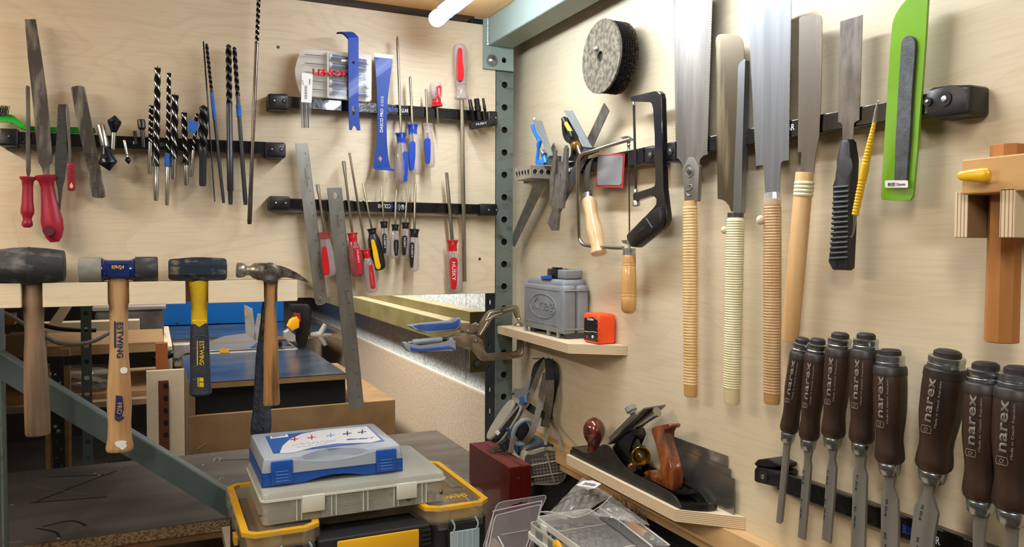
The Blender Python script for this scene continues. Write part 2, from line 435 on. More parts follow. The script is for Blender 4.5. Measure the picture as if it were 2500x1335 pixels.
# small fixings in the left board
for q, lb in (((1171, 632), 'small dark screw head low in the left board near the post'), ((679, 115), 'small screw hole high in the left board beside the long auger')):
    p = A.p(q, 0)
    tag(mk('board_screw' if q[0] > 700 else 'screw_plug', lathe(p, p + A.n*.0008, [(0, .0032), (1, .0030)], 16), mat('brown_screw', '4A4036', .5, .4), None, True), lb, 'screw')
# ---------------------------------------------------------------- materials for the tools
FILE_ST = mat('file_steel', '6B655C', .45, .5, col2='35302C', sc=(60, 60, 14), detail=8, bump=.3, bsc=900)
OLD_ST = mat('old_file_steel', '4E4944', .42, .6, col2='9A958C', sc=(60, 60, 14), detail=10, lo=.48, hi=.7, bump=.3, bsc=800)
RULER = mat('ruler_steel', 'A9A79F', .36, .85, col2='8E8C84', sc=(40, 40, 12), detail=7, bump=.05, bsc=500)
RULER_D = mat('ruler_steel_dull', '8B877E', .42, .8, col2='77736A', sc=(40, 40, 12), detail=7)
INK = mat('black_ink', '151515', .6)
WINK = mat('white_ink', 'E8E8E6', .5)
BINK = mat('blue_ink', '3450C8', .5)
RED_H = mat('raspberry_plastic', 'A5152F', .42, col2='8C1128', sc=(20, 20, 8), bump=.1, bsc=200)
RED_P = mat('red_plastic', 'C01420', .28, coat=.3)
BLUE_P = mat('blue_plastic', '1440A8', .28, coat=.3)
BLUE_D = mat('dark_blue_plastic', '0E2A6C', .35, coat=.2)
YEL_P = mat('yellow_plastic', 'E8B80C', .3, coat=.3)
CLEAR = mat('clear_grip', 'BDB0B0', .12, alpha=.42, coat=.6)
CLEAR_R = mat('clear_grip_red', 'A8434C', .12, alpha=.6, coat=.6)
SHAFT = mat('plated_shaft', 'A8A08C', .3, .95, col2='8A8272', sc=(60, 60, 9))
SHAFT_D = mat('worn_shaft', '8F877C', .32, .95, col2='625A50', sc=(60, 60, 20))
DRILL_B = mat('drill_black', '1B1A1A', .32, .5)
DRILL_S = mat('drill_silver', 'C9C6C0', .22, 1)
DRILL_G = mat('drill_grey', '3F4144', .4, .6)
TAPE = mat('blue_tape', '2267C4', .75, col2='1D58A8', sc=(80, 80, 80))
HICK = mat('hickory', 'C8A272', .5, col2='A5794A', sc=(60, 60, 3), detail=6, coat=.15)
HICK_OLD = mat('grimy_hickory', '93765A', .6, col2='5E4A36', sc=(50, 50, 4), detail=8)
HICK_DK = mat('oiled_hickory', 'A87A48', .45, col2='4A2E18', sc=(70, 70, 6), detail=9, lo=.46, hi=.68)
RUB_BLK = mat('black_rubber', '2C2D2E', .7, col2='77767A', sc=(30, 60, 60), detail=10, lo=.5, hi=.8, bump=.4, bsc=150)
RUB_GRY = mat('grey_rubber', '8E8C86', .75, col2='75736E', sc=(20, 40, 40), detail=8, bump=.3, bsc=120)

# ---------------------------------------------------------------- magnetic bars
def bar(fr, tl, bl, tr, br, mounts, label, texts=(), group='magnetic tool bars'):
    c = fr.p(tl, 0)
    t = thing('magnetic_bar', label, 'tool bar', c, group)
    mk('bar', ext(fr, [tl, tr, br, bl], .026, .012, bev=.0015), mat('glossy_black', '0B0B0C', .22, bump=.25, bsc=120, coat=.4), t)
    def lerp(a, b, k): return (a[0]+(b[0]-a[0])*k, a[1]+(b[1]-a[1])*k)
    mk('steel_strip', ext(fr, [lerp(bl, br, .02), lerp(bl, br, .98), (lerp(bl, br, .98)[0], lerp(bl, br, .98)[1]+3), (lerp(bl, br, .02)[0], lerp(bl, br, .02)[1]+3)], .0155, .013), STEEL, t)
    for m in mounts:
        pts, scr = m
        e = mk('end_mount', ext(fr, pts, .0315, .0315, bev=.004), BLK, t, True)
        for q, r in scr:
            p = fr.p(q, .0318); k = mpp(p)*r
            bm = lathe(p - fr.n*.0012, p + fr.n*.0012, [(0, k*1.2), (1, k*1.2)], 20)
            mk('screw_well', bm, BLKM, e, True)
            bm = lathe(p, p + fr.n*.0022, [(0, k*.55), (.8, k*.5), (1, k*.3)], 16)
            s = mk('screw', bm, ZINC, e, True)
    for s, q0, q1, h, m, fl in texts:
        mk('lettering', tpx(fr, .0262, q0, q1, h, s), m, t)
    return t
def rr(x0, y0, x1, y1, r, sl=0, dx=0):
    "rounded rectangle outline; sl = slope of the horizontals"
    out = []
    for cx, cy, a in ((x1-r, y1-r, 0), (x0+r, y1-r, 90), (x0+r, y0+r, 180), (x1-r, y0+r, 270)):
        for k in range(4):
            an = math.radians(a + k*30); x = cx+r*math.cos(an); y = cy+r*math.sin(an)
            out.append((x + dx*(y-y0)/(y1-y0+1e-9), y + sl*(x-x0)))
    return out
z0 = Zm(0, 0, 2.153); z2 = Zm(620, 0, 3.178); z3 = Zm(640, 330, 3.105); z4 = Zm(0, 580, 2.384)
bar(A, z0(60, 690), z0(60, 757), z0(1400, 745), z0(1400, 808),
    [(z0(rr(-10, 672, 96, 765, 14, .03)), [(z0(45, 716), 3.6)]), (z0(rr(1393, 745, 1504, 828, 14, .03)), [(z0(1429, 784), 4), (z0(1480, 787), 4)])],
    'black magnetic bar holding files and drill bits, far left', [('BLUECOLLAR', z0(785, 766), z0(905, 770), 9, WINK, 0), ('B', z0(700, 757), z0(716, 757), 6, WINK, 0)])
bar(A, z2(255, 745), z2(255, 835), z2(1830, 866), z2(1830, 945),
    [(z2(rr(108, 722, 270, 852, 18, .03)), [(z2(158, 780), 4.2), (z2(236, 784), 4.2)]), (z2(rr(1818, 860, 1893, 970, 12, .03)), [(z2(1876, 914), 4)])],
    'black magnetic bar holding the blue pry bar and scraper', [('BLUE', z2(1045, 862), z2(1108, 867), 9, BINK, 0), ('COLLAR', z2(1110, 867), z2(1198, 874), 9, WINK, 0)])
bar(A, z3(200, 478), z3(200, 562), z3(1700, 525), z3(1700, 602),
    [(z3(rr(55, 460, 212, 568, 14, .015)), [(z3(103, 513), 4.2), (z3(178, 515), 4.2)]), (z3(rr(1652, 518, 1787, 608, 12, .015)), [(z3(1718, 566), 4.2), (z3(1775, 566), 3.5)])],
    'black magnetic bar holding two rulers and the lower screwdrivers', [('COLLAR', z3(972, 523), z3(876, 521), 10, WINK, 0), ('BLUE', z3(1028, 525), z3(975, 523), 10, BINK, 0), ('B', z3(1072, 530), z3(1058, 530), 7, WINK, 0), ('l', z3(1039, 522), z3(1036, 522), 16, WINK, 0)])
bmr = None
for q, r in ((z3(1065, 545), 5.2),):
    p = A.p(q, .0263); k = mpp(p)*r
    bm = tube([p + A.u*(k*math.cos(a*PI/12)) + A.v*(k*math.sin(a*PI/12)) for a in range(24)], .0005, 6, closed=True)
    o = [x for x in COL.objects if x.name.startswith('magnetic_bar')][-1]
    mk('logo_ring', bm, WINK, o)

# ---------------------------------------------------------------- screwdrivers
def mid(a, b, k): return (a[0]+(b[0]-a[0])*k, a[1]+(b[1]-a[1])*k)
def seglen(a, b): return math.hypot(b[0]-a[0], b[1]-a[1])
def driver(fr, off, tip, c0, c1, end, sw, hc, hb, collar, body, ins, label, insert=None, text=None, tipk='phillips', group='screwdrivers on the left board', collar_prof=None, tw=None, slot_w=1.4):
    """tip -> c0 blade, c0 -> c1 collar, c1 -> end handle (photo px); sw/hc/hb half widths in px"""
    t = thing('screwdriver', label, 'screwdriver', fr.p(c0, off), group)
    if tipk == 'phillips': pr = [(0, .25*sw), (.03, sw*.9), (.035, sw), (1, sw)]
    elif tipk == 'torx': pr = [(0, .6*sw), (.05, .65*sw), (.07, sw), (1, sw)]
    else: pr = None
    if pr: bm = lpx(fr, off, tip, c0, pr, seg=12)
    else:   # slotted: blade flattens and widens
        L = [(0, sw*slot_w, .18), (.12, sw*slot_w, .35), (.24, sw, 1), (1, sw, 1)]
        rings = []
        p0, p1 = fr.p(tip, off), fr.p(c0, off); d = (p1-p0); w = d.normalized(); x = w.cross(fr.n).normalized(); y = fr.n; s = mpp(p0)
        for tt, r, q in L:
            rings.append([p0+d*tt + x*(r*s*math.cos(2*PI*i/12)) + y*(sw*s*q*math.sin(2*PI*i/12)) for i in range(12)])
        bm = ring_loft(rings)
    mk('shaft', bm, SHAFT, t, True)
    cp = collar_prof or [(0, .55), (.04, 1), (.14, 1), (.2, .9), (.24, .93), (.3, .84), (.34, .87), (.4, .8), (.44, .83), (.5, .78), (.54, .8), (.62, .76), (1, .8)]
    if collar: mk('collar', lpx(fr, off, c0, c1, [(a, hc*b) for a, b in cp], seg=24), collar, t, True)
    hp = [(0, hc*.8/hb, 0), (.12, .82, .2), (.25, .93, 1), (.4, 1, 1), (.8, 1, 1), (.9, .92, 1), (.96, .78, .3), (1, .45, 0)]
    g = mk('grip', lpx(fr, off, c1, end, [(a, hb*b, f) for a, b, f in hp], seg=36, flute=6, fl=.09), body, t, True, ang=50)
    core = mk('shaft_core', lpx(fr, off, c1, mid(c1, end, .45), [(0, sw), (1, sw)], seg=8), SHAFT_D, g) if body in (CLEAR, CLEAR_R) else None
    if insert:
        a, b, w = insert   # px start, px end, half width
        ax = (b[0]-a[0], b[1]-a[1]); L = math.hypot(*ax); ux = (ax[0]/L, ax[1]/L); nx = (-ux[1], ux[0])
        sh = [(0, .35), (.03, .75), (.1, 1), (.5, .95), (.8, .72), (.95, .6), (1, .3)]
        P = [(a[0]+ux[0]*L*q+nx[0]*w*r, a[1]+ux[1]*L*q+nx[1]*w*r) for q, r in sh] + [(a[0]+ux[0]*L*q-nx[0]*w*r, a[1]+ux[1]*L*q-nx[1]*w*r) for q, r in sh[::-1]]
        rad = hb*mpp(fr.p(c1, off))
        ins_o = mk('inlay', ext(fr, P, off + rad*.99, rad*.5, bev=.0006), ins, g)
        if text:
            q0, q1 = mid(a, b, text[1]), mid(a, b, text[2]); hh = text[3]
            q0 = (q0[0]+nx[0]*hh/2, q0[1]+nx[1]*hh/2); q1 = (q1[0]+nx[0]*hh/2, q1[1]+nx[1]*hh/2)
            mk('lettering', tpx(fr, off + rad*1.0, q0, q1, hh, text[0]), WINK, ins_o)
    return t
OFT = .033
driver(A, OFT, z2(1112, 278), z2(1140, 1030), z2(1143, 1112), z3(1062, 366), 3.2, 14, 17, BLUE_P, CLEAR, BLUE_P, 'longest cross-tip screwdriver with blue collar, upper row of the left board', (z3(1088, 120), z3(1088, 350), 7))
driver(A, OFT, z2(1211, 592), z2(1229, 962), z2(1232, 1042), z3(1163, 300), 3.2, 14, 16.5, BLUE_P, CLEAR, BLUE_P, 'cross-tip screwdriver with blue collar, right of the longest blue one', (z3(1140, 45), z3(1137, 265), 8))
driver(A, OFT, z2(1333, 688), z2(1346, 958), z2(1350, 1030), z2(1363, 1305), 2.7, 13, 14.5, CLEAR, CLEAR, BLUE_P, 'smallest blue inlaid cross-tip screwdriver with an all clear grip', (z2(1347, 1068), z2(1353, 1270), 7.5))
# stubby driver, handle up
t = driver(A, OFT, z2(1430, 962), z2(1422, 828), z2(1416, 768), z2(1409, 640), 2.6, 14, 16, RED_P, CLEAR, RED_P, 'stubby screwdriver with red collar, handle pointing up', (z2(1436, 662), z2(1438, 755), 6), ('HUSKY', .25, .95, 4), 'slot', slot_w=1.2)
# long slotted driver, handle up
driver(A, OFT+.003, z3(1535, 1110), z2(1612, 775), z2(1606, 655), z2(1595, 342), 5.2, 17.5, 18, CLEAR, CLEAR, RED_P, 'very long slotted screwdriver with clear red-striped handle pointing up', (z2(1605, 625), z2(1600, 370), 8), None, 'slot', slot_w=1.0,
       collar_prof=[(0, .6), (.06, 1), (.2, 1), (.3, .8), (.6, .68), (1, .8)])
driver(A, OFT-.001, z3(420, 372), z3(472, 732), z3(476, 790), z3(515, 1072), 3.4, 15.5, 17, CLEAR_R, CLEAR, RED_P, 'slotted screwdriver with red handle hanging between the two steel rulers', (z3(492, 1060), z3(470, 840), 8), None, 'slot')
driver(A, OFT, z3(617, 195), z3(683, 738), z3(690, 808), z3(725, 1075), 3.2, 13, 17, RED_P, CLEAR_R, RED_P, 'slotted screwdriver with red collar just right of the long steel ruler', (z3(722, 850), z3(742, 1050), 6), ('HUSKY', .1, .6, 4), 'slot')
driver(A, OFT+.006, z3(662, 133), z3(783, 862), z3(795, 932), z3(838, 1192), 2.8, 12, 16, RED_P, CLEAR, RED_P, 'lowest hanging red screwdriver, its long blade leaning left', (z3(845, 1165), z3(822, 975), 6), None, 'slot', slot_w=1.0)
driver(A, OFT, z3(763, 360), z3(830, 706), z3(838, 752), z3(893, 1022), 2.9, 12, 17, BLK, BLK, YEL_P, 'cross-tip screwdriver with black and yellow handle, lower row', (z3(885, 1015), z3(838, 790), 6.5))
GRP4 = 'black star-tip screwdrivers in the lower row'
def hk(a, b): return ('HUSKY', a, b, 4.2)
driver(A, OFT, z3(903, 383), z3(922, 652), z3(925, 705), z3(940, 917), 2.4, 10, 11, BLK, CLEAR, BLK, 'leftmost of the four black-collared screwdrivers', (z3(928, 745), z3(932, 895), 4.8), hk(.1, .75), 'torx', GRP4)
driver(A, OFT+.004, z3(1016, 408), z3(1009, 675), z3(1008, 725), z3(1004, 936), 2.6, 10, 12, BLK, CLEAR, BLK, 'second from left of the four black-collared screwdrivers', (z3(1018, 790), z3(1018, 915), 6), None, 'torx', GRP4)
driver(A, OFT, z3(1100, 397), z3(1086, 660), z3(1085, 710), z3(1080, 920), 2.6, 10, 11, BLK, CLEAR, BLK, 'third from left of the four black-collared screwdrivers', (z3(1082, 760), z3(1078, 910), 6.5), hk(.1, .6), 'torx', GRP4)
driver(A, OFT, z3(1160, 360), z3(1155, 710), z3(1152, 775), z3(1146, 1035), 3.1, 12.5, 14, BLK, CLEAR, BLK, 'largest and rightmost of the four black-collared screwdrivers', (z3(1138, 812), z3(1136, 1005), 5), hk(.1, .6), 'torx', GRP4)
driver(A, OFT+.002, z3(1398, 283), z3(1440, 792), z3(1444, 878), z3(1470, 1195), 4.6, 14.5, 18.5, RED_P, CLEAR, RED_P, 'big slotted screwdriver with red collar beside the corner post', (z3(1453, 925), z3(1456, 1168), 9.5), ('HUSKY', .15, .72, 9), 'slot', slot_w=.95)
# black socket adapters in their holder
t = thing('adapter_set', 'three black socket adapters standing in a small black holder', 'bit set', A.p(z2(1760, 960), .03))
mk('holder', ext(A, z2([(1685, 950), (1828, 925), (1832, 975), (1790, 985), (1700, 1003), (1690, 995)]), .042, .014, bev=.001), BLK, t)
for (a, b, w) in (((1674, 772), (1705, 950), 17), ((1726, 765), (1750, 935), 25), ((1777, 762), (1805, 930), 12)):
    mk('adapter', lpx(A, .036, z2(*a), z2(*b), [(0, w*.7/3.178), (.02, w*.85/3.178), (.3, w*.85/3.178), (.33, w/3.178), (.55, w/3.178), (.6, w*.75/3.178), (1, w*.75/3.178)], seg=12), mat('black_oxide', '1C1C1E', .35, .6), t, True)
mk('lettering', tpx(A, .0425, z2(1725, 972), z2(1808, 960), 5, 'HUSKY'), WINK, t)

# ---------------------------------------------------------------- steel rulers
def ruler(name, L0, R0, L1, R1, label, m, off, hole, texts, n, first, bot=None, rev=False):
    pts = [L0, R0, R1] + (bot or []) + [L1]
    t = thing('steel_rule', label, 'ruler', A.p(L0, off))
    mk('blade', ext(A, pts, off, .0011, [hole]), m, t)
    bm = bmesh.new()
    per = 16
    for k in range(n*per):
        f = (k + .5)/(n*per)
        f2 = .01 + f*.975
        l = mid(L0, L1, f2); r = mid(R0, R1, f2)
        ln = .2 if k % per == 0 else (.14 if k % 4 == 0 else .08)
        for a, b in ((mid(r, l, .015), mid(r, l, ln)),) + (((mid(l, r, .015), mid(l, r, ln*.8)),) if k % 2 == 0 else ()):
            d = seglen(L0, L1)*.0007
            ext(A, [a, b, (b[0], b[1]+d*1.0), (a[0], a[1]+d*1.0)], off+.0002, .0003, bm=bm)
    for i in range(n):
        f = (i+1)/n*.962 + .006
        l = mid(L0, L1, f-.012); r = mid(R0, R1, f-.012)
        sn = str(i+first); wn = .05 if sn == '1' else (.10 if len(sn) == 1 else .17)
        a, b = mid(r, l, .28+wn/2), mid(r, l, .28-wn/2)
        tpx(A, off+.0001, a, b, 6, sn, bm=bm)
    for s, q0, q1, h in texts: tpx(A, off+.0001, q0, q1, h, s, bm=bm)
    mk('markings', bm, mat('etched_grey', '3E3C39', .6), t)
    return t
zF = Zm(960, 720, 7.026)
z5b = Zm(700, 680, 3.178)
ruler('r', z3(248, 60), z3(347, 60), z3(400, 1255), z3(492, 1228), 'short shiny steel ruler with a round hole at its bottom', RULER, .0278,
      circ(z3(443, 1241), 6, 16), [('STAINLESS STEEL', z3(317, 250), z3(338, 390), 4)], 12, 1,
      bot=z3([(494, 1250), (482, 1272), (455, 1287), (425, 1290), (405, 1278)]))
ruler('r', z3(491, 400), z3(604, 396), z5b(487, 1013), z5b(600, 997), 'long dull steel ruler hanging below the left board edge', RULER_D, .0305,
      circ(z3(553, 458), 5, 14, 8), [('Empire', z3(617, 1185), z3(636, 1285), 9), ('Rook', z3(556, 610), z3(574, 700), 7)], 18, 1)

# ---------------------------------------------------------------- pry bar, scraper, cases
t = thing('pry_bar', 'flat blue pry bar with a notched foot crossing the clear case', 'pry bar', A.p(z2(773, 600), .055))
P = z2([(733, 292), (812, 290), (813, 600), (812, 790), (815, 890), (827, 1010), (803, 1010), (793, 985), (780, 972), (768, 985), (760, 1008), (742, 1005), (736, 870), (733, 600)])
slot = z2([(773, 815), (783, 830), (785, 850), (781, 885), (776, 897), (769, 897), (765, 885), (762, 850), (765, 830)])
BLUE_PAINT = mat('blue_enamel', '0E3A92', .5, col2='0C327E', sc=(20, 20, 20), coat=.06, spec=.3)
mk('bar_body', ext(A, P, .060, .004, [slot, circ(z2(772, 487), 3.6, 14)]), BLUE_PAINT, t)
pa, pb = A.p(z2(733, 292), .060), A.p(z2(812, 290), .060)
hook = [(0, 0), (.002, .004), (-.001, .009), (-.008, .012), (-.018, .013)]
R_ = []
for dy, dz in hook:
    R_.append([pa - A.n*(-dy) + V((-.0, 0, dz)), pb - A.n*(-dy) + V((0, 0, dz)), pb - A.n*(-dy+.004) + V((0, 0, dz-.003)), pa - A.n*(-dy+.004) + V((0, 0, dz-.003))])
R_ = [[p + V((-.006*i*.8, 0, 0)) for p in r] for i, r in enumerate(R_)]
mk('hooked_end', ring_loft(R_), BLUE_PAINT, t)
t = thing('pry_scraper', 'wide blue pry scraper with white lettering and a keyhole', 'scraper', A.p(z2(1000, 800), .03))
P = s2(z2([(935, 440), (948, 600), (955, 780), (958, 1000), (945, 1180), (928, 1295)]), 3) + s2(z2([(1060, 1305), (1040, 1200), (1030, 1000), (1038, 780), (1058, 600), (1077, 455)]), 3)
kh = z2([(982, 1185), (985, 1210), (992, 1222), (997, 1228), (992, 1240), (986, 1250), (982, 1275), (978, 1250), (968, 1240), (962, 1228), (970, 1220), (979, 1210)])
mk('blade', ext(A, P, .0285, .0025, [kh]), BLUE_PAINT, t)
mk('bare_edge', ext(A, z2([(933, 413), (1081, 430), (1077, 456), (935, 441)]), .0284, .0022), mat('bare_edge', 'C9C4B6', .3, .9, col2='8A8270', sc=(90, 90, 90)), t)
pa, pb = A.p(z2(925, 1296), .0285), A.p(z2(1075, 1308), .0285)
mk('bent_foot', prism([pa, pb, pb+V((.002, -.014, -.004)), pa+V((-.0, -.014, -.004))], [pa+V((0, 0, -.0022)), pb+V((0, 0, -.0022)), pb+V((.002, -.014, -.0062)), pa+V((0, -.014, -.0062))]), BLUE_PAINT, t)
mk('lettering', tpx(A, .0287, z2(1000, 1026), z2(1003, 845), 7.5, 'DASCO PRO', bold=.01), WINK, t)
bm = bmesh.new()
for i in range(3): tpx(A, .0287, z2(988+8*i, 825), z2(990+8*i, 745), 1.6, 'HEAT TREATED STEEL', bm=bm)
mk('small_print', bm, WINK, t)
# clear case of precision drivers
CASE_CL = mat('clear_case', 'E4E2DC', .1, alpha=.08, coat=.5)
t = thing('driver_case', 'clear plastic case of small blue precision screwdrivers behind the blue pry bar', 'tool case', A.p(z2(620, 760), .027))
P = s2(z2([(372, 372), (345, 440), (322, 520), (320, 570), (335, 650), (365, 735)]), 4) + z2([(470, 748), (600, 762), (895, 790), (913, 775), (915, 435), (905, 424)])
mk('tray', ext(A, P, .034, .006, bev=.001), mat('milky_tray', 'CFC9BC', .35, alpha=.75), t)
for i, (y, dy) in enumerate(((425, 45), (492, 30), (560, 28), (627, 28), (690, 30))):
    b = mk('small_driver', lpx(A, .043, z2(585, y+12), z2(872, y+dy+14), [(0, 5), (.03, 7), (.06, 6.4), (.85, 6.4), (.9, 5.5), (.92, 7), (1, 6.4)], seg=16), BLUE_D, t, True)
    mk('driver_shaft', lpx(A, .043, z2(392, y-3), z2(585, y+12), [(0, .6), (.04, 1.4), (1, 1.1)], seg=8), SHAFT_D, b)
    for xx in (590, 874):
        q = z2(xx, y+12+(xx-590)*(dy+2)/284.)
        mk('driver_cap', lpx(A, .043, (q[0]-3, q[1]), (q[0]+4, q[1]+.5), [(0, 5.5), (.3, 7.2), (1, 6.6)], seg=16), mat('white_plastic', 'DADAD8', .35), b, True)
mk('divider', ext(A, z2([(568, 400), (580, 400), (582, 755), (570, 752)]), .047, .012), mat('milky_tray', ''), t)
cov = mk('lid', ext(A, P, .0525, .0025, bev=.0008), CASE_CL, t)
mk('lettering', tpx(A, .0528, z2(455, 580), z2(735, 600), 15, 'LENOX', bold=.05), RED_P, cov)
mk('label_sticker', ext(A, z2([(678, 462), (728, 462), (728, 478), (678, 478)]), .0528, .0004), WINK, cov)
mk('latch', ext(A, z2([(455, 735), (525, 745), (525, 765), (455, 757)]), .0535, .006, bev=.001), CASE_CL, t)
t = thing('bit_tube', 'clear tube of small drill bits with a white price label', 'bit tube', A.p(z2(400, 1000), .055))
P = z2([(372, 520), (385, 503), (435, 508), (452, 530), (455, 700), (440, 1005), (385, 1012), (355, 1000), (362, 760)])
mk('tube_shell', ext(A, P, .066, .010, [circ(z2(412, 540), 4, 12)], bev=0), CASE_CL, t)
mk('price_label', ext(A, z2([(372, 563), (457, 578), (447, 797), (366, 792)]), .0664, .0004), mat('paper_label', 'E6E3E0', .6), t)
bm = bmesh.new()
for k in range(15): ext(A, z2([(393, 665+k*7), (413, 665+k*7), (413, 665+k*7+(2+k % 3)), (393, 665+k*7+(2+k % 3))]), .0667, .0002, bm=bm)
tpx(A, .0665, z2(428, 612), z2(428, 655), 3, '204235', bm=bm); tpx(A, .0665, z2(372, 622), z2(376, 660), 3, '$19.99', bm=bm)
mk('print', bm, INK, t)
for k in range(4):
    x = 372+16*k
    mk('small_bit', lpx(A, .060, z2(x, 800), z2(x+2, 992), [(0, 1.8), (1, 1.8)], seg=8), (DRILL_S, DRILL_G)[k % 2], t)

# ---------------------------------------------------------------- files and rasps
def handle(fr, off, q0, q1, prof, m, par, name='handle', sq=1, k=1, **kw):
    return mk(name, lpx(fr, off, q0, q1, [(a, b/k) for a, b in prof], seg=28, sq=sq, **kw), m, par, True, ang=50)
z0p = z0
t = thing('file', 'slim file with a thin raspberry red handle, far left', 'file', A.p(z0(147, 900), .03), 'files on the left bar')
mk('blade', ext(A, z0([(135, 452), (145, 448), (156, 455), (161, 900), (154, 908), (152, 940), (143, 940), (142, 908), (136, 900)]), .0315, .005, bev=.001), FILE_ST, t)
handle(A, .03, z0(146, 928), z0(143, 1196), [(0, 30), (.01, 38), (.05, 37), (.09, 28), (.2, 25), (.5, 27), (.66, 32), (.72, 31), (.78, 24), (.84, 20), (.9, 25), (.96, 26), (1, 15)], RED_H, t, k=2.153, sq=.8)
t = thing('file', 'longest flat file with a fat raspberry red handle', 'file', A.p(z0(240, 900), .03), 'files on the left bar')
mk('blade', ext(A, z0([(128, 100), (187, 100), (216, 280), (243, 470), (260, 650), (274, 800), (274, 852), (257, 862), (259, 930), (228, 930), (222, 880), (200, 852), (190, 740), (170, 520), (146, 300)]), .0315, .005, bev=.0008), OLD_ST, t)
h = handle(A, .031, z0(240, 920), z0(288, 1272), [(0, 44), (.01, 50), (.05, 49), (.1, 36), (.18, 31), (.35, 36), (.55, 45), (.68, 52), (.82, 50), (.93, 38), (1, 20)], RED_H, t, k=2.153, sq=.7)
p = A.p(z0(256, 1212), .044)
mk('hang_hole', lathe(p, p + A.n*.004, [(0, .009), (1, .009)], 20), mat('dark_red_recess', '5A0A1A', .6), h, True)
t = thing('file', 'flat file without a handle, its tang pointing down', 'file', A.p(z0(320, 900), .03), 'files on the left bar')
mk('blade', ext(A, z0([(303, 547), (350, 547), (352, 800), (340, 940), (328, 985), (316, 1110), (308, 1110), (305, 990), (290, 950), (288, 860), (298, 700)]), .0315, .0045, bev=.0008), mat('file_grey', '4F5150', .42, .75, col2='3E4040', sc=(40, 40, 400), bump=.3, bsc=900), t)
t = thing('file', 'small round file with a flat red pierced handle', 'file', A.p(z0(370, 900), .03), 'files on the left bar')
mk('blade', lpx(A, .031, z0(352, 552), z0(372, 860), [(0, 2.0), (.1, 4), (1, 3.6)], seg=10), FILE_ST, t, True)
h = mk('handle', ext(A, z0(rr(350, 855, 392, 1002, 12, 0, 4)), .036, .009, bev=.002), RED_H, t, True)
mk('hang_hole', ext(A, z0([(375, 957), (385, 975), (383, 985), (376, 990), (368, 985), (366, 975)]), .0362, .0006), mat('see_through_board', 'D8BD95', .5), h)
bm = bmesh.new()
for k in range(7): ext(A, z0([(358, 872+k*11), (384, 866+k*11), (384, 869+k*11), (358, 875+k*11)]), .0366, .0008, bm=bm)
mk('grip_ribs', bm, RED_H, h)
t = thing('rasp', 'four-way rasp with coarse teeth on its lower half', 'rasp', A.p(z0(465, 900), .03))
P = s2(z0([(372, 460), (395, 451), (425, 450), (446, 458)]), 3) + z0([(480, 640), (512, 800), (555, 1028)]) + s2(z0([(553, 1034), (535, 1040), (505, 1039), (484, 1034)]), 3) + z0([(440, 800), (395, 600)])
mk('body', ext(A, P, .0335, .007, bev=.002), OLD_ST, t)
bm = bmesh.new()
for r in range(30):
    for c in range(8):
        f = r/29.
        xl, xr = 446+f*37, 512+f*40
        x = xl + (xr-xl)*(c+.5+.4*(r % 2))/8.6; y = 806+f*222
        p = A.p(z0(x, y), .0335); k = .0011
        b0 = [bm.verts.new(p+V(d)*k) for d in ((-1, .3, -.8), (1, .3, -.8), (0, .3, 1.1))]; a = bm.verts.new(p+V((0, -1.2, .2))*k)
        for i in range(3): bm.faces.new((b0[i], b0[(i+1) % 3], a))
mk('teeth', bm, mat('teeth_steel', '6A645C', .4, .8), t)
t = thing('cleaning_brush', 'bright green handled wire brush lying behind the files', 'brush', A.p(z0(100, 650), .015))
P = s2(z0([(-40, 590), (0, 604), (60, 602), (110, 640), (150, 662), (300, 668), (430, 668), (495, 672)]), 4) + s2(z0([(502, 685), (492, 698), (400, 698), (200, 690), (125, 682), (85, 655), (40, 640), (-40, 645)]), 4)
GREEN = mat('bright_green_plastic', '1FB52E', .35)
mk('handle', ext(A, P, .0235, .007, bev=.002), GREEN, t, True)
bm = bmesh.new()
for k in range(90):
    x = -35 + 80*random.random(); p = A.p(z0(x, 603), .026 + .007*random.random()); q = A.p(z0(x + random.uniform(-10, 10), 556+random.uniform(-5, 12)), .026 + .008*random.random())
    tube([p, q], .0004, 4, bm)
mk('bristles', bm, mat('wire', '4A4A46', .5, .6), t)

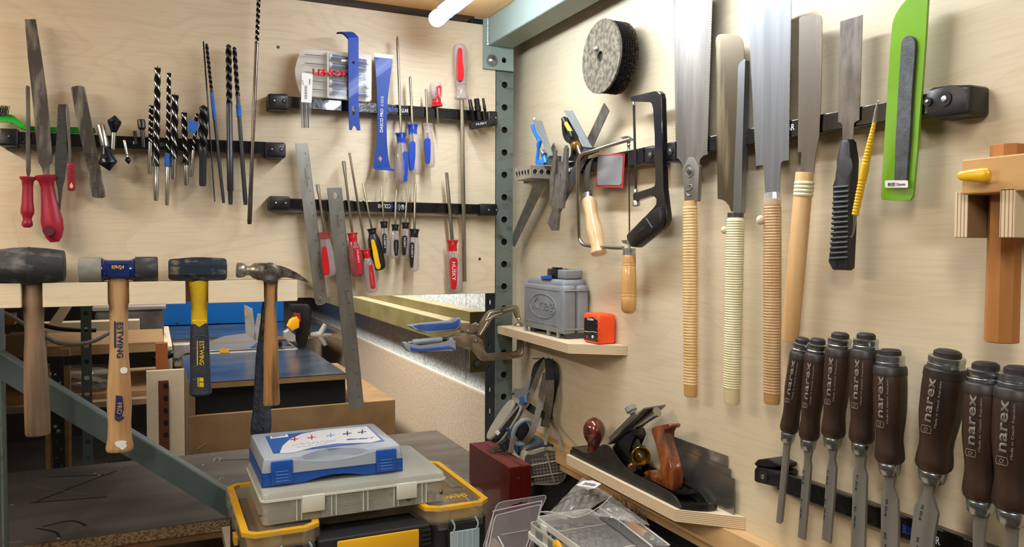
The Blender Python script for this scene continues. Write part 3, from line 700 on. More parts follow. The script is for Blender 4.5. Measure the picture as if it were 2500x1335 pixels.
# ---------------------------------------------------------------- drill bits
def lp(prof, t):
    for i in range(len(prof)-1):
        if t <= prof[i+1][0]:
            a, b = prof[i], prof[i+1]; k = (t-a[0])/max(1e-9, b[0]-a[0]); return a[1]+(b[1]-a[1])*k
    return prof[-1][1]
def bit(label, q0, q1, hw, tf, shank, m_f, m_s, turns, tip='brad', off=.032, tapes=(), group='drill bits on the left bar', m_mid=None, kk=2.153):
    "q0 = cutting tip, q1 = shank end; flutes over the first tf of the length; shank=[(t, hw)...]"
    hw /= kk
    p0, p1 = A.p(q0, off), A.p(q1, off); d = p1-p0; w = d.normalized(); x = w.cross(A.n).normalized(); y = A.n; s = mpp(p0)
    t = thing('drill_bit', label, 'drill bit', p1, group)
    bm = bmesh.new(); n = 20; steps = int(turns*14)+8; rings = []
    for i in range(steps+1):
        f = i/steps*tf; a0 = 2*PI*turns*i/steps
        rr_ = hw*s
        if tip == 'brad' and i == 0: rr_ *= .93
        if tip == 'cone' and i < 3: rr_ *= (.15, .6, .95)[i]
        if i > steps-3: dep = .15
        else: dep = .62
        ring = []
        for j in range(n):
            a = 2*PI*j/n; lobe = abs(math.cos(a))
            r = rr_*(1 - dep*(1-lobe**.6))
            ring.append(p0+d*f + x*(r*math.cos(a+a0)) + y*(r*math.sin(a+a0)))
        rings.append(ring)
    R = [[bm.verts.new(p) for p in r] for r in rings]
    for i in range(steps):
        for j in range(n):
            f = bm.faces.new((R[i][j], R[i][(j+1) % n], R[i+1][(j+1) % n], R[i+1][j]))
            f.material_index = 1 if j in (0, 1, 9, 10, 11, 19)[:] and j in (0, 19, 9, 10) else 0
    bm.faces.new(R[0]); bm.faces.new(R[-1][::-1])
    if tip == 'brad':
        lathe(p0 + d*.002, p0 - w*(hw*s*.9), [(0, hw*s*.3), (1, .0001)], 8, bm, 1)
        for sgn in (1, -1):
            c = p0 + x*(hw*s*.75*sgn)
            lathe(c + w*.001, c - w*(hw*s*.45), [(0, hw*s*.22), (1, .0001)], 6, bm, 1)
    mk('flutes', bm, [m_f[0], m_f[1]], t, True, ang=40)
    mk('shank', lathe(p0, p1, [(a, b/kk*s) for a, b in shank] + [(1, shank[-1][1]/kk*s*.8)], 20), m_s, t, True)
    for a, b, r in tapes:
        mk('tape_flag', lathe(p0+d*a, p0+d*b, [(0, r/kk*s), (1, r/kk*s)], 20), TAPE, t, True)
    return t
SB = (DRILL_B, DRILL_S); KB = (DRILL_B, DRILL_G)
bit('short brad point bit left of the tallest silver-edged one', z0(795, 556), z0(787, 915), 13, .55, [(.53, 12), (.95, 12)], SB, DRILL_S, 3, off=.034)
bit('tallest silver-edged brad point bit on the left bar', z0(828, 358), z0(820, 1056), 17, .74, [(.7, 14), (.82, 11), (.84, 13), (.97, 13)], SB, DRILL_S, 4, off=.036)
bit('brad point bit with blue tape wrapped round its shank', z0(888, 385), z0(878, 1080), 12, .66, [(.64, 11), (.7, 9), (.72, 11), (.97, 11)], SB, DRILL_S, 5, off=.034, tapes=[(.605, .705, 15)])
bit('wide silver-edged brad point bit right of the taped one', z0(920, 500), z0(912, 943), 19, .76, [(.74, 18), (.8, 14), (.97, 14)], SB, DRILL_S, 2.4, off=.036)
bit('medium brad point bit ending in a bright stepped shank', z0(967, 592), z0(980, 976), 16, .72, [(.7, 12), (.77, 13), (.97, 13)], SB, DRILL_S, 2.6, off=.034)
t = bit('slim bit with a loose blue tape flag sticking out left', z0(1034, 598), z0(1005, 930), 10, .6, [(.58, 10), (.97, 10)], SB, DRILL_S, 3, off=.033)
mk('tape_flag', ext(A, z0([(990, 640), (1000, 628), (1020, 636), (1042, 640), (1038, 672), (1025, 706), (1000, 690), (988, 690)]), .043, .0008), TAPE, t)
bit('fattest all black drill bit with a short grey shank', z0(1070, 552), z0(1065, 978), 25, .56, [(.54, 24), (.6, 24), (.64, 18), (.97, 18)], KB, mat('black_oxide_shank', '333437', .45, .5), 1.7, 'cone', off=.038)
bit('thinnest long black drill bit with no tape', z0(1069, 215), z0(1129, 1060), 4.5, .3, [(.3, 4), (.97, 3.5)], KB, DRILL_G, 9, 'cone', off=.030)
bit('long thin black bit with a blue tape band, leaning left', z0(1085, 228), z0(1176, 1067), 9, .3, [(.3, 8.5), (.97, 8.5)], KB, DRILL_G, 5, 'cone', off=.033, tapes=[(.31, .475, 10)])
bit('thick extra long black drill bit with a stepped end', z0(1201, 232), z0(1212, 1075), 16, .38, [(.37, 15), (.65, 15), (.655, 16.5), (.91, 16.5), (.92, 12), (.97, 12)], KB, DRILL_G, 3.6, 'cone', off=.035)
bit('extra long black bit with a short blue tape band', z0(1231, 245), z0(1291, 1077), 12, .31, [(.3, 10), (.4, 10), (.97, 12)], KB, DRILL_G, 3.6, 'cone', off=.033, tapes=[(.365, .44, 13)])
bit('very long bronze-grey auger reaching past the top of the photo', z0(1364, -120), z0(1311, 1178), 11, .27, [(.26, 10), (.7, 9), (.99, 12)], (DRILL_B, DRILL_S), mat('bronze_rod', '6F655E', .3, .9, col2='544840', sc=(60, 60, 30)), 6, off=.036)
# countersinks and small bits
def turned(name, label, cat, q0, q1, prof, m, off=.033, k=2.153, group=None, split=None, seg=20, fr=A):
    t = thing(name, label, cat, fr.p(mid(q0, q1, .5), off), group)
    i = split or len(prof)
    if split:
        mk('shank', lpx(fr, off, q0, q1, [(a, b/k) for a, b in prof[:i]], seg=seg), m[0], t, True, ang=25)
        mk('head', lpx(fr, off, q0, q1, [(a, b/k) for a, b in prof[i-1:]], seg=seg), m[1], t, True, ang=25)
    else: mk('head', lpx(fr, off, q0, q1, [(a, b/k) for a, b in prof], seg=seg), m[0], t, True, ang=25)
    return t
DK = mat('dark_countersink', '2C2F38', .28, .8)
t = turned('countersink', 'large countersink hanging with its dark cone pointing down', 'countersink', z0(528, 655), z0(576, 898), [(0, 17), (.02, 19), (.46, 19), (.48, 15), (.56, 18), (.8, 44), (.83, 44), (1, 2)], [DRILL_S, DK], .045, split=4, group='countersinks')
p = A.p(z0(548, 822), .045+.0165); mk('cutting_hole', lathe(p, p+A.n*.003, [(0, .0042), (1, .0042)], 16), BLKM, t, True)
t = turned('countersink', 'countersink standing with its dark cone pointing up', 'countersink', z0(592, 789), z0(604, 606), [(0, 9), (.03, 12), (.45, 12), (.5, 12), (.78, 33), (.84, 33), (1, 2)], [DRILL_S, DK], .040, split=4, group='countersinks')
p = A.p(z0(610, 648), .040+.0125); mk('cutting_hole', lathe(p, p+A.n*.003, [(0, .003), (1, .003)], 16), BLKM, t, True)
turned('countersink', 'tiny countersink hanging right of the large one', 'countersink', z0(652, 737), z0(677, 863), [(0, 7), (.03, 8), (.6, 8), (.64, 4), (.7, 5), (.8, 14), (.86, 14), (1, 1)], [DRILL_S, DK], split=5, group='countersinks')
turned('driver_bit', 'small grey driver bit under the bar logo', 'driver bit', z0(708, 688), z0(716, 758), [(0, 7), (.1, 9), (.5, 9), (.55, 6), (1, 7)], [DRILL_G], seg=6)
turned('nut_driver', 'black hex nut driver bit left of the drill bits', 'nut driver', z0(741, 628), z0(757, 776), [(0, 17), (.05, 20), (.3, 19), (.38, 10), (.42, 11), (1, 9)], [BLK], seg=18)
# ---------------------------------------------------------------- hammer rack and hammers
z6k = Zm(0, 740, 3.338)
OFH = .046
zt = A.p(z4(400, 262), .06).z; zbm = A.p(z4(400, 402), .06).z
t = thing('hammer_rack', 'notched light wooden rack strip carrying the hammers', 'tool rack', A.p(z4(400, 405), .03))
mk('back_strip', box((-2.3, -.016, zbm), (A.p(z4(1730, 300), .008).x, -.0005, zt), .001), MATS['birch_light'], t)
for x0, x1 in ((-900, 121), (246, 626), (751, 1080), (1213, 1537), (1616, 1730)):
    a = A.p(z4(x0, 300), .062).x; b = A.p(z4(x1, 300), .062).x
    mk('block', box((a, -.062, zbm), (b, -.0165, zt), .0012), MATS['birch_light'], t)
def hlathe(fr, off, q0, q1, prof, k=2.384, **kw): return lpx(fr, off, q0, q1, [(a, b/k) for a, b in prof], **kw)
def up_to(q, off=OFH):  # handle goes up into the head
    return q
# 1 rubber mallet
hz = lambda y: A.p(z4(700, y), OFH).z
t = thing('rubber_mallet', 'big black rubber mallet with a grimy wooden handle, far left', 'mallet', A.p(z4(190, 1140), OFH), 'hammers on the wooden rack')
mk('head', hlathe(A, OFH, z4(-70, 168), z4(378, 163), [(0, 80), (.02, 90), (.1, 95), (.3, 106), (.52, 110), (.53, 113), (.54, 110), (.75, 104), (.96, 93), (.99, 90), (1, 82)], seg=40), RUB_BLK, t, True)
p = A.p(z4(275, 150), OFH); k = mpp(p)
mk('lettering', text_bm('Estwing', A.p(z4(215, 165), OFH) + A.n*k*43.6, A.p(z4(290, 160), OFH) + A.n*k*43.4, .007, A.n, shear=.3), mat('faint_emboss', '3A3B3D', .6), t)
mk('handle', hlathe(A, OFH-.004, z4(190, 240), z4(221, 1148), [(0, 42), (.08, 47), (.13, 56), (.18, 55), (.27, 50), (.36, 50), (.5, 58), (.7, 64), (.9, 66), (.985, 66), (1, 60)], seg=32, sq=.75), HICK_OLD, t, True)
# 2 soft-faced hammer
t = thing('soft_face_hammer', 'soft-faced hammer with grey and black rubber faces on a blue body', 'hammer', A.p(z4(697, 1240), OFH), 'hammers on the wooden rack')
mk('grey_face', hlathe(A, OFH, z4(458, 189), z4(592, 188), [(0, 64), (.04, 72), (.1, 74), (1, 74)], seg=36), RUB_GRY, t, True)
BLUE_M = mat('navy_enamel', '15296A', .22, coat=.6, col2='0E1C4C', sc=(30, 30, 30), bump=.1, bsc=150)
hb = mk('body', hlathe(A, OFH, z4(586, 188), z4(790, 187), [(0, 66), (.02, 68), (.08, 68), (.1, 62), (.2, 58), (.8, 58), (.9, 62), (.92, 67), (.98, 68), (1, 66)], seg=36), BLUE_M, t, True)
rb = mpp(A.p(z4(688, 188), OFH))*58/2.384
mk('name_plate', ext(A, z4([(622, 148), (752, 148), (752, 228), (622, 228)]), OFH+rb+.0015, .006, bev=.001), BLUE_M, hb)
mk('lettering', tpx(A, OFH+rb+.0018, z4(650, 184), z4(722, 184), 9.5, 'RFH24', bold=.02), YEL_P, hb)
mk('black_face', hlathe(A, OFH, z4(788, 186), z4(920, 184), [(0, 74), (.9, 74), (.96, 73), (1, 66)], seg=36), RUB_BLK, t, True)
hd = mk('handle', hlathe(A, OFH-.002, z4(690, 235), z4(697, 1240), [(0, 52), (.08, 54), (.12, 52), (.2, 49), (.3, 49), (.4, 49), (.52, 56), (.64, 64), (.74, 66), (.84, 61), (.92, 64), (.975, 74), (.99, 73), (1, 68)], seg=36, sq=.72), HICK, t, True)
def hoff(hw, sq=.72): return OFH-.002 + hw/2.384*mpp(A.p(z4(697, 800), OFH))*sq
def vtext(fr, s, x, y0, y1, w, off, par, m, k=1, **kw):
    "reads downwards: baseline on the left seen from the letters' right"
    q0, q1 = z4(x, y0), z4(x, y1)
    return mk('lettering', tpx(fr, off, q0, q1, w/2.384, s, **kw), m, par)
NAVY = mat('navy_print', '1B2450', .5)
o_ = hoff(52)+.0006
vtext(A, 'ESTWING', 680, 492, 700, 34, o_, hd, NAVY, bold=.015)
mk('name_bar', ext(A, z4([(664, 487), (673, 487), (673, 640), (664, 640)]), o_, .003), NAVY, hd)
o_ = hoff(66)+.0004
P = z4([(675, 918), (712, 922), (720, 1000), (708, 1040), (688, 1052), (668, 1035), (672, 985)])
mk('badge', ext(A, P, o_, .004), NAVY, hd); vtext(A, 'PRO', 681, 962, 1028, 26, o_+.0002, hd, HICK, bold=.02)
mk('chevron', ext(A, z4([(668, 1038), (688, 1056), (720, 1040), (720, 1052), (688, 1070), (668, 1056)]), o_, .004), NAVY, hd)
PAINT = mat('white_paint_smear', 'E4E2DE', .5)
mk('paint_smear', ext(A, s2(z4([(702, 762), (718, 755), (740, 762), (738, 785), (715, 792), (700, 780)]), 3, True), hoff(57)+.0003, .004), PAINT, hd)
mk('paint_smear', ext(A, s2(z4([(668, 1195), (700, 1183), (735, 1188), (730, 1200), (738, 1212), (712, 1235), (695, 1222), (680, 1215)]), 3, True), hoff(73)+.0003, .004), PAINT, hd)
# 3 drilling hammer
t = thing('club_hammer', 'short club hammer with worn navy head and yellow-black grip', 'hammer', A.p(z4(1170, 910), OFH), 'hammers on the wooden rack')
mk('head', hlathe(A, OFH, z4(980, 186), z4(1318, 182), [(0, 52), (.03, 64), (.07, 66), (.25, 71), (.4, 76), (.6, 76), (.75, 73), (.93, 70), (.97, 67), (1, 56)], seg=8, rot=PI/8), mat('chipped_navy', '1F2E3E', .45, .3, col2='7A7258', sc=(40, 70, 70), detail=12, lo=.52, hi=.68, bump=.3, bsc=200), t, True, ang=24)
YG = mat('grip_yellow', 'E0BC12', .45, col2='C4A010', sc=(20, 20, 20))
DG = mat('grip_dark', '20252E', .6, col2='2C323C', sc=(40, 40, 40), bump=.3, bsc=300)
g1 = mk('upper_grip', hlathe(A, OFH-.002, z4(1156, 235), z4(1160, 520), [(0, 50), (.08, 56), (.2, 50), (.4, 44), (.8, 44), (1, 44)], seg=32, sq=.75), YG, t, True)
g2 = mk('lower_grip', hlathe(A, OFH-.0025, z4(1160, 500), z4(1169, 918), [(0, 46), (.1, 50), (.4, 53), (.8, 56), (.92, 60), (.97, 62), (1, 48)], seg=32, sq=.75), DG, t, True)
def goff(hw): return OFH-.002 + hw/2.384*mpp(A.p(z4(1160, 700), OFH))*.75
mk('yellow_point', ext(A, z4([(1116, 480), (1203, 480), (1203, 494), (1160, 522), (1118, 492)]), goff(48), .004, bev=.001), YG, g1)
vtext(A, 'ESTWING', 1160, 604, 742, 26, goff(53), g2, YG, bold=.02)
mk('name_bar', ext(A, z4([(1146, 600), (1152, 600), (1152, 742), (1146, 742)]), goff(53), .002), YG, g2)
for q in ([(1150, 815), (1156, 815), (1156, 868), (1150, 868)], [(1160, 815), (1185, 815), (1185, 838), (1160, 838)], [(1160, 843), (1186, 843), (1186, 870), (1160, 870)]):
    mk('yellow_block', ext(A, z4(q), goff(56), .003), YG, g2)
bm = bmesh.new()
for y in (570, 640, 745, 820, 880):
    for s in (-1, 1):
        tube([A.p(z4(1164+s*x, y + (6 if x > 30 else 0)), goff(54)-.0002-(x/46.)**2*.006) for x in (8, 20, 32, 42)], .0006, 6, bm)
mk('grip_seams', bm, mat('grip_line', '4A515C', .5), g2)
# 4 claw hammer
WORN = mat('worn_hammer_steel', '9A9286', .3, .65, col2='5A554E', sc=(60, 60, 60), detail=8, bump=.2, bsc=300)
WORND = mat('dark_worn_steel', '7C756B', .38, .6, col2='35312D', sc=(60, 60, 60), detail=8, bump=.4, bsc=300)
t = thing('claw_hammer', 'claw hammer with curved pitted claw and stained wooden handle', 'hammer', A.p(z4(1580, 970), OFH+.006), 'hammers on the wooden rack')
OC = OFH+.004
h = mk('head', hlathe(A, OC, z4(1375, 188), z4(1560, 196), [(0, 36), (.03, 43), (.12, 44), (.24, 40), (.32, 28), (.42, 27), (.47, 34), (.55, 46), (.75, 50), (1, 50)], seg=28), WORN, t, True)
P = s2(z4([(1500, 152), (1545, 150), (1600, 158), (1660, 172), (1720, 200), (1770, 232), (1802, 262)]), 4) + s2(z4([(1790, 262), (1740, 246), (1690, 236), (1640, 232), (1600, 246), (1500, 246)]), 4)
mk('claw', ext(A, P, OC+.012, .024, bev=.003), WORND, h, True)
mk('eye', hlathe(A, OC-.012, z4(1573, 190), z4(1575, 191), [(0, 40), (1, 40)], n=V((0, 0, 1))) if False else lathe(A.p(z4(1572, 205), OC-.004), A.p(z4(1572, 205), OC+.021), [(0, .020), (.8, .020), (1, .014)], 24), WORND, h, True)
for x in (1520, 1620): mk('cheek', ext(A, z4(rr(x-14, 188, x+16, 240, 8)), OC+.016, .03, bev=.003), WORND, h, True)
mk('handle', hlathe(A, OC, z4(1572, 225), z4(1581, 973), [(0, 34), (.1, 32), (.2, 30), (.35, 34), (.55, 42), (.75, 43), (.9, 46), (.98, 48), (1, 44)], seg=28, sq=.7), HICK_DK, t, True)
# 5 textured handled hammer behind
OD = .018
t = thing('textured_grip_hammer', 'dark textured rubber hammer handle hanging behind the claw hammer', 'hammer', A.p(z4(1520, 1145), OD), 'hammers on the wooden rack')
P = z4([(1528, 405), (1520, 520), (1508, 610), (1496, 700), (1488, 850), (1480, 1000), (1466, 1110), (1462, 1150), (1578, 1150), (1582, 1080), (1576, 970), (1572, 800), (1568, 405)])
mk('grip', ext(A, P, OD, .022, bev=.006), mat('textured_rubber', '22262E', .6, col2='3A4250', sc=(60, 60, 60), bump=.6, bsc=400), t, True)
mk('shank', ext(A, z4([(1530, 255), (1528, 420), (1522, 600), (1534, 600), (1545, 255)]), OD+.002, .008, bev=.001), WORND, t)
bm = bmesh.new()
for y in range(640, 1120, 38):
    for s in (0, 1):
        x = 1512 - (y-640)*.07 + s*38; a, b = z4(x-7, y+10*s), z4(x+7, y+16+10*s)
        tube([A.p(a, OD+.0005), A.p(b, OD+.0005)], .0011, 6, bm)
mk('grip_dimples', bm, mat('dimple_blue', '4A5568', .5), t)
p = A.p(z4(1526, 1114), OD); mk('hang_hole', lathe(p - A.n*.001, p + A.n*.0008, [(0, .004), (1, .004)], 16), BLKM, t)
# ---------------------------------------------------------------- right board: bars
def px_of(p):
    c = RM.transposed() @ (V(p) - CAM)
    return (W_IMG/2 + c.x/-c.z*FPX, H_IMG/2 - c.y/-c.z*FPX)
def hcorner(xpx, z, off):
    "photo pixel of the point on the right board's plane that has height z and image column xpx"
    p = B.p((xpx, 600), off)
    return px_of(V((p.x, p.y, z)))
z5 = Zm(1230, 200, 2.302); zQ = Zm(1240, 240, 3.707); z6 = Zm(1600, 0, 2.567); z7 = Zm(1600, 420, 2.302)
z8 = Zm(2000, 0, 1.552); z9 = Zm(1820, 780, 2.406); zc = Zm(1890, 800, 2.4968); z1 = Zm(1000, 0, 4.464)
def hbar(x0, x1, qt, qb, mounts, label, texts=()):
    zt_, zb_ = B.p(qt, .026).z, B.p(qb, .026).z
    return bar(B, hcorner(x0, zt_, .026), hcorner(x0, zb_, .026), hcorner(x1, zt_, .026), hcorner(x1, zb_, .026), mounts, label, texts)
hbar(1277, 1590, z5(780, 368), z5(780, 458),
     [(z5([(788, 368), (796, 362), (845, 357), (850, 362), (850, 455), (842, 462), (796, 464), (788, 458)]), [(z5(824, 407), 9)])],
     'black magnetic bar holding squares and coping saw on the right board',
     [('COLLAR', zQ(610, 618), zQ(548, 632), 9, WINK, 0), ('BLUE', zQ(628, 614), zQ(611, 618), 9, BINK, 0)])
o = [x for x in COL.objects if x.name.startswith('magnetic_bar')][-1]
p = B.p(zQ(684, 617), .0263); k = mpp(p)*9
mk('logo_ring', tube([p + B.u*(k*1.35*math.cos(a*PI/12)) + B.v*(k*math.sin(a*PI/12)) for a in range(24)], .0006, 6, closed=True), BINK, o)
hbar(1640, 2270, z6(1100, 703), z6(1100, 822),
     [(z6([(55, 905), (70, 893), (118, 885), (122, 892), (122, 1003), (112, 1010), (66, 1018), (52, 1010)]), [(z6(95, 945), 9)]),
      (z8([(402, 345), (425, 330), (500, 322), (565, 320), (573, 326), (572, 420), (562, 434), (440, 450), (404, 440)]), [(z8(412, 385), 9), (z8(476, 375), 15)])],
     'long black magnetic bar holding the pull saws on the right board', [('COLLAR', z6(740, 838), z6(872, 814), 15, WINK, 0)])
hbar(1905, 2640, zc(560, 1065), zc(600, 1213),
     [(z9([(48, 880), (60, 862), (200, 890), (210, 900), (208, 985), (190, 990), (60, 958), (46, 948)]), [(z9(105, 922), 12)])],
     'black magnetic bar carrying the row of wood chisels', [('BLUE', z9(925, 1248), z9(985, 1272), 19, BINK, 0), ('COLLAR', z9(990, 1274), z9(1142, 1325), 19, WINK, 0)])
o = [x for x in COL.objects if x.name.startswith('magnetic_bar')][-1]
mk('end_mount_cap', ext(B, z9([(48, 845), (70, 822), (130, 815), (205, 850), (208, 866), (150, 868), (60, 862)]), .030, .03, bev=.003), BLK, o, True)

# ---------------------------------------------------------------- pull saws
BLADE = mat('saw_blade', '86817A', .45, .6, col2='6A655E', sc=(50, 50, 6), detail=7, bump=.04, bsc=400)
BLADE_D = mat('tarnished_blade', '665E54', .42, .6, col2='7C7060', sc=(70, 70, 9), detail=9, lo=.5, hi=.8)
BLADE_O = mat('old_blade', '77706A', .4, .8, col2='4E4842', sc=(60, 60, 20), detail=9)
CANE = mat('cane_wrap', 'DDBE8C', .45, col2='CBA468', sc=(60, 60, 14), coat=.2)
CANE_W = mat('pale_cane', 'E0DAB8', .45, col2='D4CB9F', sc=(60, 60, 14), coat=.2)
CANE_D = mat('dark_cane', 'C7A680', .45, col2='B0895E', sc=(60, 60, 14), coat=.2)
PINE = mat('pale_pine', 'DDB885', .5, col2='CFA36A', sc=(60, 60, 4), detail=5)
def teeth(a, b, n, d, side):
    ax = (b[0]-a[0], b[1]-a[1]); L = math.hypot(*ax); nx = (ax[1]/L*side, -ax[0]/L*side); out = []
    for i in range(n):
        f = i/n; out.append((a[0]+ax[0]*f, a[1]+ax[1]*f)); f = (i+.75)/n
        out.append((a[0]+ax[0]*f+nx[0]*d, a[1]+ax[1]*f+nx[1]*d))
    out.append(b); return out
GS = 'pull saws on the long magnetic bar'
OB = .028
def wrapped(t, q0, q1, hw, y0, y1, n, m_core, m_wrap, off, dk=None, k=2.302):
    "straight core with a coiled binding between fractions y0..y1"
    mk('handle', lpx(B, off, q0, q1, [(0, hw*.86/k), (.01, hw*.9/k), (.985, hw*.93/k), (1, hw*.8/k)], seg=28, sq=.8), m_core, t, True)
    p0, p1 = B.p(q0, off), B.p(q1, off); d = p1-p0; w = d.normalized(); x = w.cross(B.n).normalized(); y = B.n.copy(); y = (y-w*y.dot(w)).normalized(); s = mpp(p0)
    prof = []; m_ = n*6
    for i in range(m_+1):
        f = y0+(y1-y0)*i/m_; prof.append((f, hw/k*(.925 + .075*abs(math.sin(PI*i/6.)))))
    pr = [(a, b*(1+.03*math.sin(a*5))) for a, b in prof]
    pr = [(y0-.0005, hw*.85/k)] + pr + [(y1+.0005, hw*.85/k)]
    return mk('cane_binding', lpx(B, off, q0, q1, pr, seg=28, sq=.82), m_wrap, t, True, ang=80)
OHD = .032
t = thing('pull_saw', 'double-edged pull saw with thumbscrew neck, leftmost on the long bar', 'saw', B.p(z7(195, 160), OB), GS)
P = teeth(z6(126, 970), z6(110, 25), 58, 2.1, -1) + [z6(112, -10), z6(250, -45), z6(362, -75)] + teeth(z6(362, -75), z6(328, 950), 62, 2.1, -1) + z6([(326, 968), (300, 975), (278, 1000), (272, 1060), (170, 1060), (166, 1020), (150, 1000), (128, 988)])
mk('blade', ext(B, P, OB, .0007), BLADE, t)
nk = mk('neck_clamp', ext(B, z6([(168, 1060), (205, 985), (238, 985), (273, 1045), (268, 1150), (262, 1262), (180, 1262), (178, 1150)]), OB+.004, .007, bev=.0015), BLADE, t, True)
p = B.p(z6(213, 1068), OB+.004); k = mpp(p)
mk('thumbscrew', lathe(p, p+B.n*.006, [(0, k*8), (.3, k*8), (.35, k*6), (1, k*5.5)], 20), STEEL, nk, True)
mk('clamp_ridge', tube([p + B.u*(k*17*math.cos(a*PI/12)) + B.v*(k*15*math.sin(a*PI/12)-k*1) for a in range(24)], .0009, 6, closed=True), BLADE, nk, True)
p2 = B.p(z6(212, 1190), OB+.0045)
mk('stamped_mark', tube(smoothpath([p2 + B.u*(k*a) + B.v*(k*b) for a, b in ((-6, 10), (8, 12), (9, 2), (-8, -2), (-6, -12), (8, -12))], 4), .0007, 6), STEEL, nk, True)
wrapped(t, z7(195, 162), z7(198, 1262), 46, .03, .94, 62, mat('saw_core', 'C79A5E', .5), CANE, OHD)
t = thing('back_saw', 'spined pull saw with cream cane-wound handle', 'saw', B.p(z7(450, 258), OB), GS)
P = teeth(z6(388, 1235), z6(378, 290), 90, 1.0, -1) + s2(z6([(378, 288), (380, 240), (400, 216), (440, 213), (490, 216), (530, 232), (550, 265), (555, 330)]), 4) + z6([(530, 1325), (475, 1325), (462, 1290), (440, 1262), (415, 1250), (392, 1248)])
mk('blade', ext(B, P, OB, .0006), mat('streaked_blade', '6C6250', .32, .85, col2='B5A98A', sc=(40, 40, 5), detail=10, lo=.55, hi=.75), t)
mk('spine', ext(B, z6([(516, 430), (522, 400), (540, 380), (556, 371), (562, 378), (560, 460), (549, 800), (533, 1335), (485, 1335), (494, 1080), (510, 700)]), OB+.004, .009, bev=.001), mat('brushed_spine', '8A8E92', .35, .9), t)
mk('ferrule', lpx(B, OHD, z7(451, 229), z7(450, 257), [(0, 50/2.302), (1, 50/2.302)], seg=24, sq=.8), mat('dark_ferrule', '5C5A58', .35, .8), t, True)
wrapped(t, z7(450, 256), z7(428, 1303), 55, .01, .915, 68, mat('pale_core', 'DCCBA2', .5), CANE_W, OHD+.002)
mk('cane_knob', ball(B.p(z7(388, 326), OHD+.01), .0055, sy=.7), CANE_W, t, True)
t = thing('pull_saw', 'widest double-edged pull saw, plastic film round its neck', 'saw', B.p(z7(660, 155), OB), GS)
P = teeth(z6(628, 1040), z6(580, 100), 62, 2.1, -1) + [z6(580, 95), z6(855, -12)] + teeth(z6(855, -10), z6(838, 1003), 68, 2.1, -1) + z6([(800, 1008), (788, 1020), (784, 1050), (775, 1240), (690, 1240), (680, 1060), (672, 1032), (648, 1038)])
mk('blade', ext(B, P, OB, .0007), mat('satin_blade', '7C7D7E', .46, .6, col2='6A6C6D', sc=(90, 90, 3), detail=7), t)
wrapped(t, z7(658, 158), z7(655, 1302), 54, .03, .95, 66, mat('dark_core', 'B98C58', .5), CANE_D, OHD)
mk('cane_knob', ball(B.p(z7(592, 270), OHD+.01), .0065, sy=.7), mat('cane_white', 'DACDB8', .5), t, True)
mk('plastic_film', lpx(B, OHD, z7(660, 115), z7(660, 185), [(0, 22), (.5, 25), (1, 24)], seg=14, sq=.8), mat('film', 'E0DCD8', .1, alpha=.3, coat=.8), t)
t = thing('pull_saw', 'single-edged saw with plain pine handle leaning left', 'saw', B.p(z7(840, 5), OB), GS)
P = teeth(z6(892, 945), z6(900, 130), 110, .9, -1) + s2(z6([(900, 128), (905, 110), (935, 97), (985, 91), (1025, 93), (1040, 105), (1044, 130)]), 4) + z6([(1043, 300), (1038, 600), (1026, 850), (1004, 960), (994, 1085), (908, 1085), (914, 955), (893, 952)])
mk('blade', ext(B, P, OB+.001, .0007), BLADE_D, t)
mk('handle', lpx(B, OHD+.006, z7(840, 0), z7(754, 950), [(0, 22.5), (.01, 23.3), (.5, 24), (.99, 23), (1, 21)], seg=26, sq=.8), PINE, t, True)
mk('cane_binding', lpx(B, OHD+.006, z7(838, 50), z7(830, 138), [(0, 23)] + [(.02+.96*i/24, 24+2.2*abs(math.sin(PI*i/6))) for i in range(25)] + [(1, 23)], seg=26, sq=.82), CANE_W, t, True)
t = thing('flush_saw', 'short double-edged saw with a ribbed black plastic handle', 'saw', B.p((2065, 420), OB), GS)
P = teeth(z6(1143, 765), z6(1157, 140), 70, 1.1, -1) + [z6(1157, 135), z6(1300, 92)] + teeth(z6(1300, 95), z6(1280, 752), 72, 1.1, -1) + z6([(1265, 757), (1245, 770), (1238, 880), (1172, 880), (1172, 785), (1160, 768)])
mk('blade', ext(B, P, OB, .0007), BLADE_O, t)
HB = mat('saw_grip_black', '1C1D1F', .5, bump=.1, bsc=300)
L_ = [(2049, 346), (2043, 390), (2036, 428), (2040, 452), (2036, 560), (2029, 640), (2026, 652), (2030, 659)]
R_ = [(2064, 660), (2069, 655), (2070, 560), (2073, 470), (2078, 430), (2076, 390), (2073, 345), (2068, 339), (2055, 339)]
h = mk('handle', ext(B, L_ + R_, OB+.011, .014, bev=.004), HB, t, True)
bm = bmesh.new()
for i in range(15):
    y = 455 + i*12.4; x0 = 2039 - i*.75; x1 = 2072 - i*.15
    tube([B.p((x0-1, y+3), OB+.010), B.p(((x0+x1)/2, y+1.5), OB+.0125), B.p((x1+1, y), OB+.010)], .0022, 8, bm)
mk('grip_ribs', bm, HB, h, True)
p = B.p((2040, 644), OB+.0112); mk('hang_hole', lathe(p, p+B.n*.0006, [(0, .0028), (1, .0028)], 14), mat('hole_grey', '000000', .9), h)
p = B.p((2063, 408), OB+.0105); mk('thumb_dish', ball(p, .010, .1, 1.1, 1.5), mat('dish_grey', '2E3033', .45), h, True)
t = thing('scaling_pick', 'yellow ribbed double-ended hook pick on the long bar', 'pick', B.p((2110, 420), OB))
YP = mat('pick_yellow', 'E3B21E', .4)
a, b = z6(1373, 762), z7(1122, 245)
pr = [(0, 3.5)]; 
for i in range(1, 119):
    f = i/119.; w_ = 4.5 + 5.5*math.sin(min(1, f*1.8)*PI/2) if f < .5 else 10 - 2.5*(f-.5)
    rib = (f < .45 or f > .62)
    pr.append((f, w_*(1 if not rib or i % 4 < 2 else .86)))
pr.append((1, 5))
